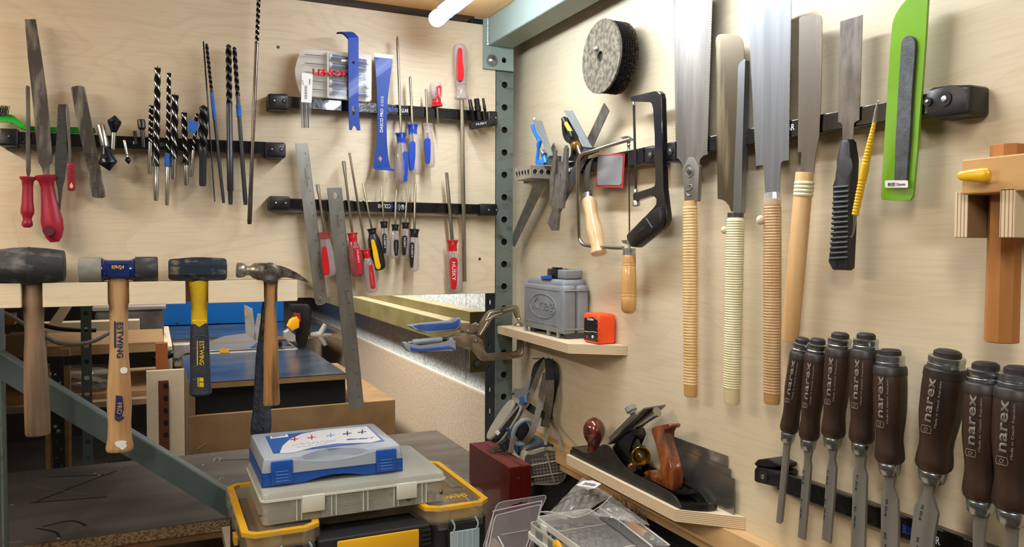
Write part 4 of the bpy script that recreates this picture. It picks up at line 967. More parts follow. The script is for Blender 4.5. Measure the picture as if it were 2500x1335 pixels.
mk('handle', lpx(B, OB+.024, a, b, pr, seg=16), YP, t, True, ang=70)
mk('hook', tube([B.p(q, OB+.024) for q in (z6(1372, 766), z6(1380, 700), z6(1390, 655), z6(1396, 640), z6(1400, 634), z6(1396, 630))], [.0022, .0014, .0009, .0007, .0006, .0004], 8), STEEL, t, True)
mk('hook', tube([B.p(q, OB+.024) for q in (z7(1124, 240), z7(1120, 290), z7(1114, 330), z7(1108, 355), z7(1102, 366), z7(1096, 360))], [.0022, .0014, .001, .0008, .0006, .0004], 8), STEEL, t, True)
t = thing('file_sleeve', 'dark file inside a bright green plastic sleeve', 'file in sleeve', B.p(z8(300, 700), OB))
GSL = mat('green_sleeve', '6FA51E', .25, col2='5F9416', sc=(12, 12, 8), coat=.7, bump=.15, bsc=40)
P = s2(z8([(275, 110), (280, 80), (300, 35), (330, 0)]), 3) + z8([(350, -25), (414, -25), (404, 120), (395, 250), (372, 560), (356, 742), (345, 760), (300, 762), (236, 756), (233, 742), (246, 540), (258, 350), (268, 200)])
mk('sleeve', ext(B, P, OB+.002, .003, bev=.0006), GSL, t)
fP = s2(z8([(309, 190), (313, 155), (328, 137), (345, 136), (360, 150), (363, 180)]), 4) + z8([(352, 330), (342, 520), (330, 685), (282, 685), (290, 520), (300, 330)])
fl_ = mk('file_blade', ext(B, fP, OB+.006, .004, bev=.0008), mat('file_in_sleeve', '3E4043', .6, .2, col2='55575A', sc=(90, 90, 90), detail=8, bump=.3, bsc=600), t)
lb = mk('paper_label', ext(B, z8(rr(249, 683, 336, 711, 5)), OB+.0068, .0004), mat('paper_label', ''), t)
mk('lettering', tpx(B, OB+.0069, z8(259, 706), z8(325, 704), 9, '剣型15mm'), INK, lb)

# ---------------------------------------------------------------- small saws and knives
t = thing('mini_hacksaw', 'black framed small hacksaw hanging from the magnetic bar', 'saw', B.p(z5(850, 400), .03))
P = z5([(706, 84), (712, 80), (735, 78), (848, 52), (868, 52), (881, 64), (887, 92), (893, 600), (904, 690), (918, 740), (919, 775), (905, 808), (885, 832), (740, 930), (712, 926), (692, 890), (688, 862), (700, 845), (845, 712), (860, 690), (863, 655), (848, 636), (828, 640), (745, 667), (726, 668), (722, 630), (745, 622), (832, 601), (850, 590), (856, 565), (848, 300), (843, 150), (836, 118), (820, 104), (745, 110), (712, 108)])
mk('frame', ext(B, P, .040, .010, bev=.002), mat('black_enamel', '0C0C0E', .3, coat=.4), t)
P = z5([(690, 862), (700, 842), (780, 768), (850, 704), (872, 704), (885, 745), (884, 790), (870, 826), (742, 930), (712, 928), (696, 900)])
g = mk('grip', ext(B, P, .047, .018, bev=.006), BLK, t, True)
mk('lettering', tpx(B, .0475, z5(752, 858), z5(800, 818), 9, 'Stanley', shear=.3), mat('faint_emboss', ''), g)
mk('grip_groove', tube([B.p(q, .0474) for q in (z5(800, 765), z5(835, 820))], .0012, 6), mat('grip_line', ''), g)
mk('blade', ext(B, z5([(724, 130), (736, 130), (747, 600), (735, 600)]), .036, .0008), mat('black_blade', '2A2826', .45, .6), t)
for a, b, h1 in (((730, 112), (731, 138), 8), ((740, 605), (741, 626), 12), ((744, 668), (744, 700), 22)):
    mk('blade_fitting', lpx(B, .036, z5(*a), z5(*b), [(0, h1*.8/2.302), (.2, h1/2.302), (.8, h1/2.302), (1, h1*.6/2.302)], seg=12), ZINC, t, True)
t = thing('coping_saw', 'coping saw with a bent steel rod frame and turned handle', 'saw', B.p(z5(700, 935), .03))
NK = mat('nickel_rod', 'A79F90', .3, .95)
pts = smoothpath([B.p(z5(*q), o) for q, o in (((712, 322), .037), ((600, 355), .050), ((500, 388), .064), ((450, 402), .068), ((425, 425), .070), ((415, 470), .070), ((417, 600), .066), ((423, 850), .054), ((432, 895), .052), ((450, 914), .050), ((480, 920), .048), ((600, 930), .040), ((670, 933), .036))], 5)
mk('rod_frame', tube(pts, .0034, 12), NK, t, True)
mk('blade', tube([B.p(z5(703, 385), .035), B.p(z5(706, 835), .035)], .0012, 6), mat('black_blade', ''), t)
mk('tension_pin', lpx(B, .035, z5(700, 325), z5(703, 388), [(0, 4.6), (.2, 5.5), (.3, 3.6), (.5, 4.8), (.6, 3.2), (1, 3.8)], seg=12), ZINC, t, True)
mk('pin_lever', ext(B, z5([(650, 312), (690, 302), (722, 320), (728, 330), (700, 332), (672, 322)]), .038, .004), ZINC, t)
mk('pin_lever', ext(B, z5([(660, 888), (690, 888), (698, 905), (690, 912), (668, 905)]), .038, .004), ZINC, t)
mk('lower_pin', lpx(B, .035, z5(704, 835), z5(705, 935), [(0, 2.2), (1, 3.4)], seg=12), ZINC, t, True)
mk('ferrule', lpx(B, .035, z5(705, 934), z5(705, 972), [(0, 14.5), (.05, 15.8), (1, 15.6)], seg=24), ZINC, t, True)
GOLDW = mat('varnished_beech', 'CFA264', .35, col2='BD8A4C', sc=(60, 60, 5), coat=.5)
hd = mk('handle', lpx(B, .035, z5(705, 970), z5(701, 1302), [(0, 15), (.03, 16), (.14, 16.6), (.145, 15.9), (.155, 16.6), (.18, 16.6), (.185, 15.9), (.195, 16.7), (.5, 18), (.65, 19), (.655, 18.3), (.665, 19), (.7, 19), (.705, 18.3), (.715, 19), (.93, 18.2), (.98, 13), (1, 5)], seg=32), GOLDW, t, True)
t = thing('hook_knife', 'curved blade knife with a waisted pale wooden handle', 'knife', B.p(z5(500, 700), .04))
P = s2(zQ([(770, 540), (750, 590), (738, 660), (737, 740), (752, 825), (757, 862)]), 4) + s2(zQ([(700, 862), (690, 780), (688, 700), (705, 625), (735, 570)]), 4)
mk('blade', ext(B, P, .044, .002), BLADE_O, t)
mk('ferrule', lpx(B, .043, z5(470, 624), z5(474, 652), [(0, 10.5), (1, 10.5)], seg=20), ZINC, t, True)
mk('handle', lpx(B, .043, z5(474, 648), z5(536, 968), [(0, 9), (.02, 14), (.07, 18), (.14, 18.5), (.3, 15.5), (.42, 17), (.58, 20), (.72, 18.5), (.86, 16), (.94, 19), (.975, 20), (1, 17)], seg=32), mat('pale_beech', 'DCBB8E', .35, col2='CDA674', sc=(60, 60, 5), coat=.4), t, True)
t = thing('steel_card', 'grey square plate in a red-edged clear sleeve on the bar', 'sleeved plate', B.p(z5(590, 500), .03))
mk('red_sleeve', ext(B, z5([(529, 410), (679, 401), (667, 594), (514, 592)]), .0300, .0022, bev=.0008), mat('red_sleeve', 'C8383C', .25, alpha=.8, coat=.6), t)
mk('steel_plate', ext(B, z5([(527, 430), (535, 418), (660, 412), (668, 420), (660, 572), (652, 580), (530, 580), (523, 572)]), .0312, .001, bev=.0003), mat('grey_plate', 'A5A5A5', .4, .4, col2='96999C', sc=(14, 14, 14)), t)

# ---------------------------------------------------------------- squares, block and blades at the left end
c = B.p(zQ(205, 602), .079)
t = thing('setup_block', 'steel setup block with rows of round holes on the bar end', 'steel block', c)
GRD = mat('ground_steel', 'A89F90', .42, .4, col2='958B7E', sc=(30, 30, 30))
bmb = box((c.x, c.y, c.z-.0265), (c.x+.051, c.y+.076, c.z), .0006)
mk('block_body', bmb, GRD, t)
bm = bmesh.new()
for k_ in range(3): q = V((c.x+.010+.0150*k_, c.y, c.z-.013)); lathe(q+V((0, .002, 0)), q+V((0, -.0003, 0)), [(0, .0052), (1, .0052)], 18, bm)
for k_ in range(5): q = V((c.x, c.y+.010+.0140*k_, c.z-.013)); lathe(q+V((.002, 0, 0)), q+V((-.0003, 0, 0)), [(0, .0052), (1, .0052)], 18, bm)
mk('bore_holes', bm, BLKM, t)
bm = bmesh.new()
for k_ in range(3): q = V((c.x+.010+.0150*k_, c.y-.0003, c.z-.013)); tube([q+V((.0056*math.cos(a*PI/9), 0, .0056*math.sin(a*PI/9))) for a in range(18)], .0006, 5, bm, closed=True)
for k_ in range(5): q = V((c.x-.0003, c.y+.010+.0140*k_, c.z-.013)); tube([q+V((0, .0056*math.cos(a*PI/9), .0056*math.sin(a*PI/9))) for a in range(18)], .0006, 5, bm, closed=True)
mk('bore_rims', bm, GRD, t)
BLU_T = mat('tool_blue', '1272D0', .35)
ZPL = mat('zinc_plate_grey', '9DA6A8', .35, .4, col2='8E9799', sc=(20, 20, 20))
RULE2 = mat('dark_rule_steel', '7A756E', .4, .45, col2='5C5852', sc=(60, 60, 60))
t = thing('combination_square', 'blue handled combination square behind the steel block', 'square', B.p(zQ(280, 400), .035), 'combination squares')
mk('rule', ext(B, zQ([(330, 735), (345, 760), (55, 1345), (18, 1290), (240, 765)]), .030, .0015), RULE2, t)
mk('rule_tip', ext(B, zQ([(410, 404), (446, 480), (428, 530), (378, 475)]), .030, .0015), RULE2, t)
f4 = [B.p(q, .055) for q in zQ([(220, 198), (302, 200), (405, 518), (368, 522)])]
mk('head_plate', prism(f4, [p+V((.0035, .003, 0)) for p in f4]), ZPL, t)
f4 = [B.p(q, .050) for q in zQ([(368, 522), (405, 518), (398, 600), (335, 600)])]
mk('head_side', prism(f4, [p+V((.02, 0, 0)) for p in f4]), mat('dark_cast', '4A5254', .45, .5), t)
bp = smoothpath([B.p(zQ(*q), .046) for q in ((222, 245), (240, 300), (265, 350), (288, 385), (280, 420), (272, 500), (262, 590))], 5)
g = mk('blue_casting', tube(bp, [.0042]*12 + [.005]*10 + [.0035]*(len(bp)-22), 10), BLU_T, t, True)
mk('blue_foot', ext(B, zQ([(252, 585), (262, 560), (278, 552), (300, 585), (335, 590), (345, 602), (250, 602)]), .050, .008, bev=.001), BLU_T, g, True)
mk('clamp_screw', lpx(B, .050, zQ(310, 480), zQ(330, 515), [(0, 5), (.2, 7.5), (1, 7.5)], seg=18), ZINC, t, True)
mk('blue_boss', lpx(B, .048, zQ(325, 510), zQ(345, 590), [(0, 6.5), (.2, 7.5), (1, 7)], seg=18), BLU_T, g, True)
mk('white_tip', ball(B.p(zQ(240, 186), .05), .0028), WINK, t, True)
t = thing('combination_square', 'black combination square with yellow level vial, blade angled up right', 'square', B.p(zQ(600, 400), .035), 'combination squares')
mk('rule', ext(B, zQ([(868, 42), (915, 114), (770, 430), (640, 700), (500, 975), (452, 1078), (445, 1010), (535, 735), (700, 400)]), .0295, .0015), RULE2, t)
f4 = [B.p(q, .058) for q in zQ([(503, 108), (578, 110), (760, 446), (692, 440)])]
mk('head_plate', prism(f4, [p+V((.0035, .003, 0)) for p in f4]), ZPL, t)
f4 = [B.p(q, .056) for q in zQ([(692, 440), (760, 446), (735, 478), (662, 508)])]
mk('head_side', prism(f4, [p+V((.02, 0, 0)) for p in f4]), mat('dark_cast', ''), t)
P = s2(zQ([(487, 215), (495, 180), (530, 172), (560, 215), (590, 290), (612, 370), (640, 430), (668, 500), (650, 545), (615, 568), (545, 560), (565, 520), (572, 470), (560, 415), (525, 392), (498, 340), (488, 270)]), 3, True)
mk('casting', ext(B, P, .050, .008, [s2(zQ([(513, 262), (530, 290), (548, 345), (556, 372), (538, 365), (518, 320)]), 3, True), s2(zQ([(606, 468), (618, 505), (603, 540), (588, 515), (590, 480)]), 3, True)]), BLK, t)
v = mk('level_vial', lpx(B, .056, zQ(525, 225), zQ(572, 308), [(0, 5.4), (1, 5.4)], seg=18), mat('vial_yellow', 'D8C832', .15, coat=.7), t, True)
mk('vial_cap', lpx(B, .056, zQ(503, 180), zQ(524, 224), [(0, 5.5), (.1, 7), (1, 7)], seg=18), BLK, t, True)
mk('black_plug', lpx(B, .056, zQ(565, 300), zQ(582, 372), [(0, 6.5), (.6, 6.3), (.9, 3.5), (1, 1)], seg=18), BLK, t, True)
mk('brass_nut', lpx(B, .057, zQ(598, 425), zQ(628, 425), [(0, 9), (.15, 10), (.85, 10), (1, 9)], seg=18, n=V((0, 0, 1))), mat('brass', 'B08A3C', .3, .9), t, True)
mk('screw_rod', tube([B.p(zQ(630, 430), .057), B.p(zQ(655, 505), .055)], .0034, 12), NK, t, True)
GB = 'narrow dark steel blades on the bar'
for lab, P, o_ in (('narrow dark blade with a slanted top, leftmost of the blade cluster', [(420, 452), (434, 472), (418, 700), (402, 965), (375, 968), (378, 720), (398, 560)], .052),
                   ('thin dark scriber second from left in the blade cluster', [(440, 530), (451, 546), (440, 760), (405, 1005), (392, 1000), (396, 850), (425, 620)], .046),
                   ('long dark gauge with an angled arrow foot, lowest of the blade cluster', [(430, 690), (468, 680), (470, 800), (452, 1060), (441, 1195), (395, 1198), (355, 1130), (400, 1010), (412, 850)], .056),
                   ('narrow dark strip between the gauge and the pointed bar', [(458, 575), (484, 568), (482, 760), (462, 1000), (452, 990), (456, 760)], .048),
                   ('dark pointed square bar, rightmost and tallest of the blade cluster', [(518, 424), (531, 452), (522, 740), (492, 998), (455, 992), (478, 720), (505, 455)], .058)):
    t = thing('steel_scriber', lab, 'scriber', B.p(zQ(*P[0]), o_), GB)
    mk('blade', ext(B, zQ(P), o_, .004 if o_ < .055 else .006, bev=.0006), RULE2, t)

# ---------------------------------------------------------------- wheel brush on a screw
c0 = B.p(z1(2080, 615), .064); R0 = 397/4.464*mpp(c0)
t = thing('wheel_brush', 'round abrasive-faced wheel brush screwed high on the right board', 'wheel brush', c0)
nB = (B.n + V((0, -.0, .0))).normalized()
zy = V((0, 1, 0)); zz = V((0, 0, 1))
hc_ = c0 + zy*.002
Lf = wcirc(c0, R0, -zy, zz, 56); hl_ = wcirc(hc_, R0*.155, -zy, zz, 24)
mk('face_disc', prism(Lf, [p+V((.004, 0, 0)) for p in Lf], [(hl_, [p+V((.004, 0, 0)) for p in hl_])]), mat('grit_face', '756C58', .85, col2='454036', sc=(110, 110, 110), detail=9, lo=.4, hi=.62, bump=.5, bsc=900), t)
mk('brush_core', lathe(c0+V((.0045, 0, 0)), c0+V((.040, 0, 0)), [(0, R0*.8), (1, R0*.8)], 40), BLKM, t)
bm = bmesh.new(); bm2 = bmesh.new()
for ly in range(7):
    for i in range(150):
        a = 2*PI*(i+.5*(ly % 2))/150 + random.uniform(-.01, .01); x = .007+.005*ly
        d = -zy*math.cos(a) + zz*math.sin(a); r1 = R0*(.97+.015*random.random())
        tube([c0+V((x, 0, 0))+d*R0*.78, c0+V((x+.001, 0, 0))+d*r1], .0009, 4, bm if ly < 4 else bm2)
mk('bristles', bm, mat('black_bristle', '151413', .7), t); mk('brass_bristles', bm2, mat('brass_bristle', '5A4A30', .55, .4, col2='231D16', sc=(200, 200, 200)), t)
mk('screw', lathe(c0 + V((.0, .010, .016)), c0+V((-.006, .010, .016)), [(0, .0055), (.6, .0052), (1, .002)], 16), ZINC, t, True)

# ---------------------------------------------------------------- chisels
NX = mat('stained_hornbeam', '3A261A', .42, col2='1C120D', sc=(45, 45, 7), detail=8, lo=.4, hi=.65, coat=.15)
NXD = mat('dark_lacquer', '241B17', .48, col2='2E231D', sc=(30, 30, 8))
NPR = mat('grey_print', '7C746C', .65)
CHS = mat('chisel_steel', '8E8A84', .38, .45, col2='7C7872', sc=(60, 60, 9))
CAPR = mat('zinc_ring', 'B9BEC0', .25, 1, bump=.15, bsc=60)
CAPD = mat('striking_cap', '241E1C', .6)
def chisel(label, z, top, bot, hw, blade, num, txt=True, off=.046, scale=2.4968):
    t = thing('wood_chisel', label, 'chisel', B.p(z(*bot), off), 'row of wood chisels')
    a, b = z(*top), z(*bot); k = scale
    def seg(f0, f1, prof, name, m, **kw): return mk(name, lpx(B, off, mid(a, b, f0), mid(a, b, f1), [(x, y*hw/k) for x, y in prof], seg=32, **kw), m, t, True, ang=40)
    seg(0, .07, [(0, .5), (.2, .64), (1, .66)], 'striking_cap', CAPD)
    seg(.045, .135, [(0, .78), (.06, .86), (.45, .86), (.5, .83), (.6, .83), (.65, .87), (.9, .87), (1, .8)], 'cap_ring', CAPR)
    g = seg(.13, .905, [(0, .84), (.03, .9), (.1, .98), (.2, 1.0), (.45, .98), (.58, .9), (.7, .8), (.78, .79), (.88, .86), (.95, .88), (.98, .82), (1, .7)], 'grip', NX)
    seg(.128, .2, [(0, .85), (.05, .91), (.2, .985), (1, 1.012)], 'lacquer_band', NXD)
    f_ = seg(.9, 1, [(0, .66), (.05, .72), (.15, .66), (.2, .68), (.85, .62), (1, .55)], 'ferrule', CAPR)
    mk('blade', ext(B, z(blade), off+.0018, .0036, bev=.0005), CHS, t)
    if txt:
        r = hw/k*mpp(B.p(mid(a, b, .4), off)); o1 = off + r*1.005
        def pt(f, s):  # s in -1..1 across
            q = mid(a, b, f); return (q[0]+s*hw/k, q[1])
        mk('lettering', tpx(B, o1, pt(.555, -.42), pt(.22, -.42), hw*.36/k, 'narex', bold=.02, th=.00015), NPR, g)
        mk('small_print', tpx(B, o1, pt(.60, -.08), pt(.24, -.08), hw*.15/k, 'Made in Czech Republic'), NPR, g)
        cq = pt(.605, -.62); p = B.p(cq, o1)
        kk_ = mpp(p)*hw/k
        mk('logo_frame', tube([p+B.u*(kk_*x*1.1)+B.v*(kk_*y*.8) for x, y in ((-.22, -.2), (.22, -.2), (.26, 0), (.22, .25), (-.22, .25), (-.26, 0))], .00035, 5, closed=True), NPR, g)
        mk('logo_letter', text_bm('Q', p-B.v*(kk_*.1)-B.u*(kk_*-.1), p+B.v*(kk_*.12)-B.u*(kk_*-.1), kk_*.22, B.n, th=.00015), NPR, g)
    if num:
        s, q0, q1, q2, q3, h = num
        o_ = mk('stamp', tpx(B, off+.0019, z(*q0), z(*q1), h, s), INK, t)
        if q2: mk('stamp_name', tpx(B, off+.0019, z(*q2), z(*q3), h*1.1, 'narex  ' + s.split()[-1]), INK, t)
    return t
chisel('narrowest wood chisel, leftmost of the chisel row', zc, (176, 62), (80, 692), 64, [(58, 690), (97, 690), (84, 760), (82, 800), (44, 1185), (32, 1196), (10, 1184), (48, 800), (52, 750)], None)
chisel('wood chisel stamped 10, second from left in the row', zc, (268, 66), (205, 740), 70, [(178, 735), (234, 735), (222, 775), (215, 800), (222, 850), (212, 960), (184, 1294), (142, 1278), (172, 870), (180, 835), (186, 790)], ('8105 10', (179, 955), (186, 868), (164, 1165), (172, 1045), 4.5))
chisel('wood chisel stamped 12, third from left in the row', zc, (404, 30), (354, 728), 80, [(325, 722), (384, 722), (368, 765), (362, 800), (376, 855), (366, 1000), (340, 1315), (288, 1288), (320, 860), (332, 825), (338, 780)], ('8105 12', (325, 958), (332, 868), (308, 1172), (318, 1045), 4.8))
chisel('wood chisel stamped 16, fourth from left in the row', zc, (562, 33), (528, 765), 84, [(490, 760), (564, 760), (548, 805), (544, 845), (562, 905), (556, 1100), (545, 1450), (462, 1450), (480, 880), (500, 835)], ('8105 16', (503, 992), (512, 898), (492, 1225), (500, 1090), 5))
chisel('wood chisel stamped 20, fifth from left in the row', zc, (708, 130), (703, 890), 97, [(662, 885), (742, 885), (726, 930), (722, 970), (752, 1050), (756, 1200), (750, 1480), (648, 1480), (650, 1020), (675, 960), (678, 930)], ('8105 20', (684, 1150), (694, 1048), (682, 1420), (684, 1250), 6))
chisel('widest wood chisel, standing apart sixth from left', z9, (1190, 180), (1094, 950), 116, [(1040, 940), (1126, 940), (1100, 985), (1092, 1030), (1130, 1140), (1112, 1240), (1080, 1480), (945, 1480), (990, 1090), (1035, 1040), (1048, 1000)], ('8105 26', (1030, 1180), (1048, 1090), (1008, 1400), (1020, 1280), 6.5), scale=2.406, off=.05)
chisel('thick dark chisel beside the right frame edge, blade turned edge on', z9, (1412, 250), (1378, 1135), 112, [(1335, 1130), (1425, 1130), (1408, 1180), (1400, 1250), (1396, 1480), (1332, 1480), (1335, 1250), (1340, 1180)], None, scale=2.406, off=.055)
chisel('darkest chisel, cut off by the right edge of the photo', z9, (1612, 275), (1566, 1195), 128, [(1520, 1190), (1615, 1190), (1590, 1240), (1585, 1480), (1530, 1480), (1532, 1250)], None, scale=2.406, off=.06)

# ---------------------------------------------------------------- wooden tool hanging between ply prongs, far right
FIR = mat('fir_wood', 'B9793A', .5, col2='A56A30', sc=(60, 60, 4), detail=5)
MAPL = mat('maple_block', 'D0A468', .5, col2='C4965A', sc=(14, 14, 50))
t = thing('ply_prongs', 'pair of plywood prongs screwed to the right board', 'tool rack', B.p(z8(600, 900), .03))
def bblock(q0, q1, near, far, name, m, par, bev=.001):
    "block standing out from the right board: q0/q1 opposite corners of its room-side face at distance near"
    a, b = B.p(q0, near), B.p(q1, near)
    return mk(name, box((-near, min(a.y, b.y), min(a.z, b.z)), (-far, max(a.y, b.y), max(a.z, b.z)), bev), m, par)
mk('prong', box((-.075, B.p(z8(565, 760), .075).y-.0, B.p(z8(565, 900), .075).z), (-.0005, B.p(z8(513, 760), .075).y, B.p(z8(513, 728), .075).z), .0008), MATS['ply_edge_y'], t)
mk('prong', box((-.085, B.p(z8(742, 760), .085).y-.0, B.p(z8(742, 900), .085).z), (-.0005, B.p(z8(684, 760), .085).y, B.p(z8(684, 716), .085).z), .0008), MATS['ply_edge_y'], t)
t = thing('wooden_gauge', 'large wooden gauge with a yellow wedge hanging in the ply prongs', 'gauge', B.p(z8(700, 900), .05))
mk('beam', lpx(B, .045, z8(712, 548), z8(690, 1296), [(0, 34), (.004, 36), (.996, 38), (1, 36)], seg=8, rot=PI/8), FIR, t, True, ang=30)
a, b = B.p(z8(735, 725), .085), B.p(z8(540, 605), .085)
mk('fence_block', box((-.085, a.y-.025, a.z), (-.006, b.y, b.z), .0015), MAPL, t)
mk('yellow_wedge', lpx(B, .092, z8(524, 665), z8(648, 662), [(0, 4), (.1, 12), (.4, 15), (.8, 18), (.95, 16), (1, 10)], seg=20, sq=.5), mat('wedge_yellow', 'EAB40E', .3, coat=.4), t, True)
# ---------------------------------------------------------------- shelves on the right board
ZS1 = 1.2713
zK = Zm(1260, 630, 5.341); zR = Zm(1190, 860, 3.9286); zP = Zm(1390, 960, 3.927)
zT = Zm(540, 1000, 3.5714); zE = Zm(840, 1020, 4.238); zL = Zm(550, 1020, 4.238); zH = Zm(1160, 1160, 7.63); zG = Zm(1180, 1130, 5.4348); zO = Zm(1400, 1150, 7.215)
def hprism(P, z1, z0, bev=0, m=None, holes=()):
    return prism([V((x, y, z1)) for x, y in P], [V((x, y, z0)) for x, y in P], [([V((x, y, z1)) for x, y in h], [V((x, y, z0)) for x, y in h]) for h in holes], bev)
def shelf(P, z, th, label):
    t = thing('wall_shelf', label, 'shelf', (P[0][0], P[0][1], z-th), 'plywood shelves on the right board')
    bm = hprism(P, z, z-th)
    for f in bm.faces: f.material_index = 0 if abs(f.normal.z) > .5 or True else 1
    bm.normal_update()
    for f in bm.faces: f.material_index = 0 if abs(f.normal.z) > .5 else 1
    mk('board', bm, [MATS['birch_light'], MATS['ply_edge_z']], t); return t
shelf([(-.072, -.007), (-.087, -.365), (-.0005, -.43), (-.0005, -.007)], ZS1, .0175, 'small clipped-corner plywood shelf carrying the grey case')
ZS2 = 1.0571
shelf([(-.073, -.335), (-.073, -.673), (-.0005, -.744), (-.0005, -.335)], ZS2, .0185, 'lower plywood shelf carrying the hand plane')
t = thing('support_batten', 'pale wooden batten along the foot of the right board', 'batten', (-.01, -.9, .98))
mk('batten', box((-.0225, -1.9, zB0+.012), (-.0005, -.07, ZS2-.019), .001), mat('batten_wood', 'CDAA78', .6, col2='BC9562', sc=(30, 3, 30)), t)
mk('lower_strip', box((-.012, -1.9, zB0-.006), (-.0005, -.05, zB0+.0115), .001), mat('batten_wood', ''), t)

# grey moulded case on the upper shelf
p0 = onZ(ZS1, *zK(105, 950)); xk = p0.x + .002
GREYP = mat('grey_case_plastic', '7B8084', .5, col2='8E9295', sc=(30, 30, 30), detail=8, lo=.45, hi=.8, bump=.15, bsc=300)
ya = onX(xk, *zK(92, 600)).y; yb_ = onX(xk, *zK(615, 600)).y
zb1 = ZS1+.009; ztp = onX(xk, *zK(300, 330)).z; ztt = ztp + .011
t = thing('moulded_case', 'grey moulded plastic case with embossed logo on the upper shelf', 'tool case', (xk, ya, ZS1))
xm = xk + .031
sh = mk('front_shell', box((xk, yb_, zb1), (xm-.0004, ya, ztp), .008, seg=5), GREYP, t, True)
mk('rear_shell', box((xm+.0004, yb_, zb1), (-.003, ya, ztp), .008, seg=5), GREYP, t, True)
mk('top_hump', box((xk+.004, yb_+.009, ztp-.012), (-.006, ya-.006, ztt), .009, seg=5), GREYP, t, True)
for zz_ in (zb1+.010, ztp-.010): mk('side_rib', tube([V((xk+.003, yb_-.0006, zz_)), V((-.005, yb_-.0006, zz_))], .0014, 8), GREYP, t, True)
for f in (.03, .62, .85):
    y = ya + (yb_-ya)*f; mk('foot', box((xk+.001, y-.003, ZS1+.0002), (xk+.008, y+.003, zb1+.004), .001), GREYP, t)
mk('foot_block', box((xk+.012, yb_+.004, ZS1+.0002), (-.008, yb_+.022, zb1+.004), .001), mat('case_dark', '3A3D40', .6), t)
mk('foot_block', box((xk+.012, ya-.03, ZS1+.0002), (-.008, ya-.010, zb1+.004), .001), mat('case_dark', ''), t)
FX = Wall(0, (0, -1, 0), (-1, 0, 0))
off_k = -xk
mk('blue_latch', ext(FX, zK([(320, 232), (436, 222), (438, 280), (322, 276)]), off_k-.002, .006, bev=.0015), mat('latch_blue', '1C3FA0', .5, col2='3A5AB0', sc=(60, 60, 60)), sh)
for P in ([(135, 372), (565, 432)], [(128, 798), (560, 890)], [(132, 380), (128, 795)]):
    mk('panel_groove', tube([FX.p(q, off_k+.0002) for q in zK(P)], .0007, 6), GREYP, sh)
mk('embossed_lettering', tpx(FX, off_k+.0003, zK(205, 690), zK(500, 738), 36, 'Kreg', th=.0009), GREYP, sh)
c = FX.p(zK(345, 622), off_k+.0004); e = FX.p(zK(520, 640), off_k+.0004); r1 = abs(e.y-c.y)
mk('logo_oval', tube([c + V((0, -r1*math.cos(a*PI/24), r1*.42*math.sin(a*PI/24))) for a in range(48)], .0009, 6, closed=True), GREYP, sh)
# small folded case on top
t = thing('small_case', 'small grey and black plastic case lying on the grey moulded case', 'tool case', (xk+.03, yb_+.05, ztt))
x0_ = xk+.012
yy0, yy1 = onX(-.012, *zK(862, 200)).y, onX(x0_, *zK(395, 150)).y
h_ = .019
mk('grey_body', box((x0_, yy0, ztt+.0006), (-.010, yy1, ztt+h_), .003, seg=3), GREYP, t, True)
yl = yy1 - (yy1-yy0)*.10; yr = yy1-(yy1-yy0)*.62
mk('black_latch', box((x0_-.002, yr, ztt+.0012), (x0_+.028, yl, ztt+h_+.001), .002), BLK, t, True)
mk('black_hinge', box((x0_+.002, yr-.002, ztt+h_+.0012), (x0_+.010, yr+.010, ztt+h_+.004), .001), BLK, t)
mk('black_hinge', box((x0_+.002, yl-.040, ztt+h_+.0012), (x0_+.010, yl-.012, ztt+h_+.004), .001), BLK, t)
# orange laser level
p = onZ(ZS1, *zK(1062, 1132)); q = onZ(ZS1, *zK(885, 1098))
t = thing('laser_level', 'bright orange cube laser level with black control face', 'laser level', (p.x, p.y, ZS1))
zt1 = onY(p.y, *zK(1062, 735)).z
ORG = mat('orange_rubber', 'F2501A', .42, bump=.05, bsc=300)
bd = mk('rubber_body', box((p.x, p.y, ZS1+.0003), (-.003, onX(p.x, *zK(870, 900)).y, zt1), .006, seg=4), ORG, t, True)
o5 = -p.x
mk('control_face', ext(FX, zK([(893, 778), (1000, 772), (1052, 812), (1052, 1095), (885, 1060), (888, 800)]), o5+.0006, .002), mat('panel_black', '1C1A1A', .35), bd)
mk('lettering', tpx(FX, o5+.0008, zK(930, 806), zK(1008, 818), 5, 'KLEIN', bold=.02), WINK, bd)
mk('face_line', tube([FX.p(z_, o5+.0009) for z_ in zK([(888, 952), (950, 962), (1000, 958), (1050, 968)])], .0004, 5), WINK, bd)
for x, c_ in ((932, RED_P), (1000, WINK)):
    pp = FX.p(zK(x, 1025), o5+.0006); mk('button', lathe(pp, pp+V((-.001, 0, 0)), [(0, .0028), (1, .0028)], 14), c_, bd)
for y in (835, 905, 968, 1032):
    mk('grip_ridge', tube([onX(p.x-.0003, *zK(1062, y+22)), onX(p.x-.0003, *zK(1092, y))], .0011, 6), ORG, bd)

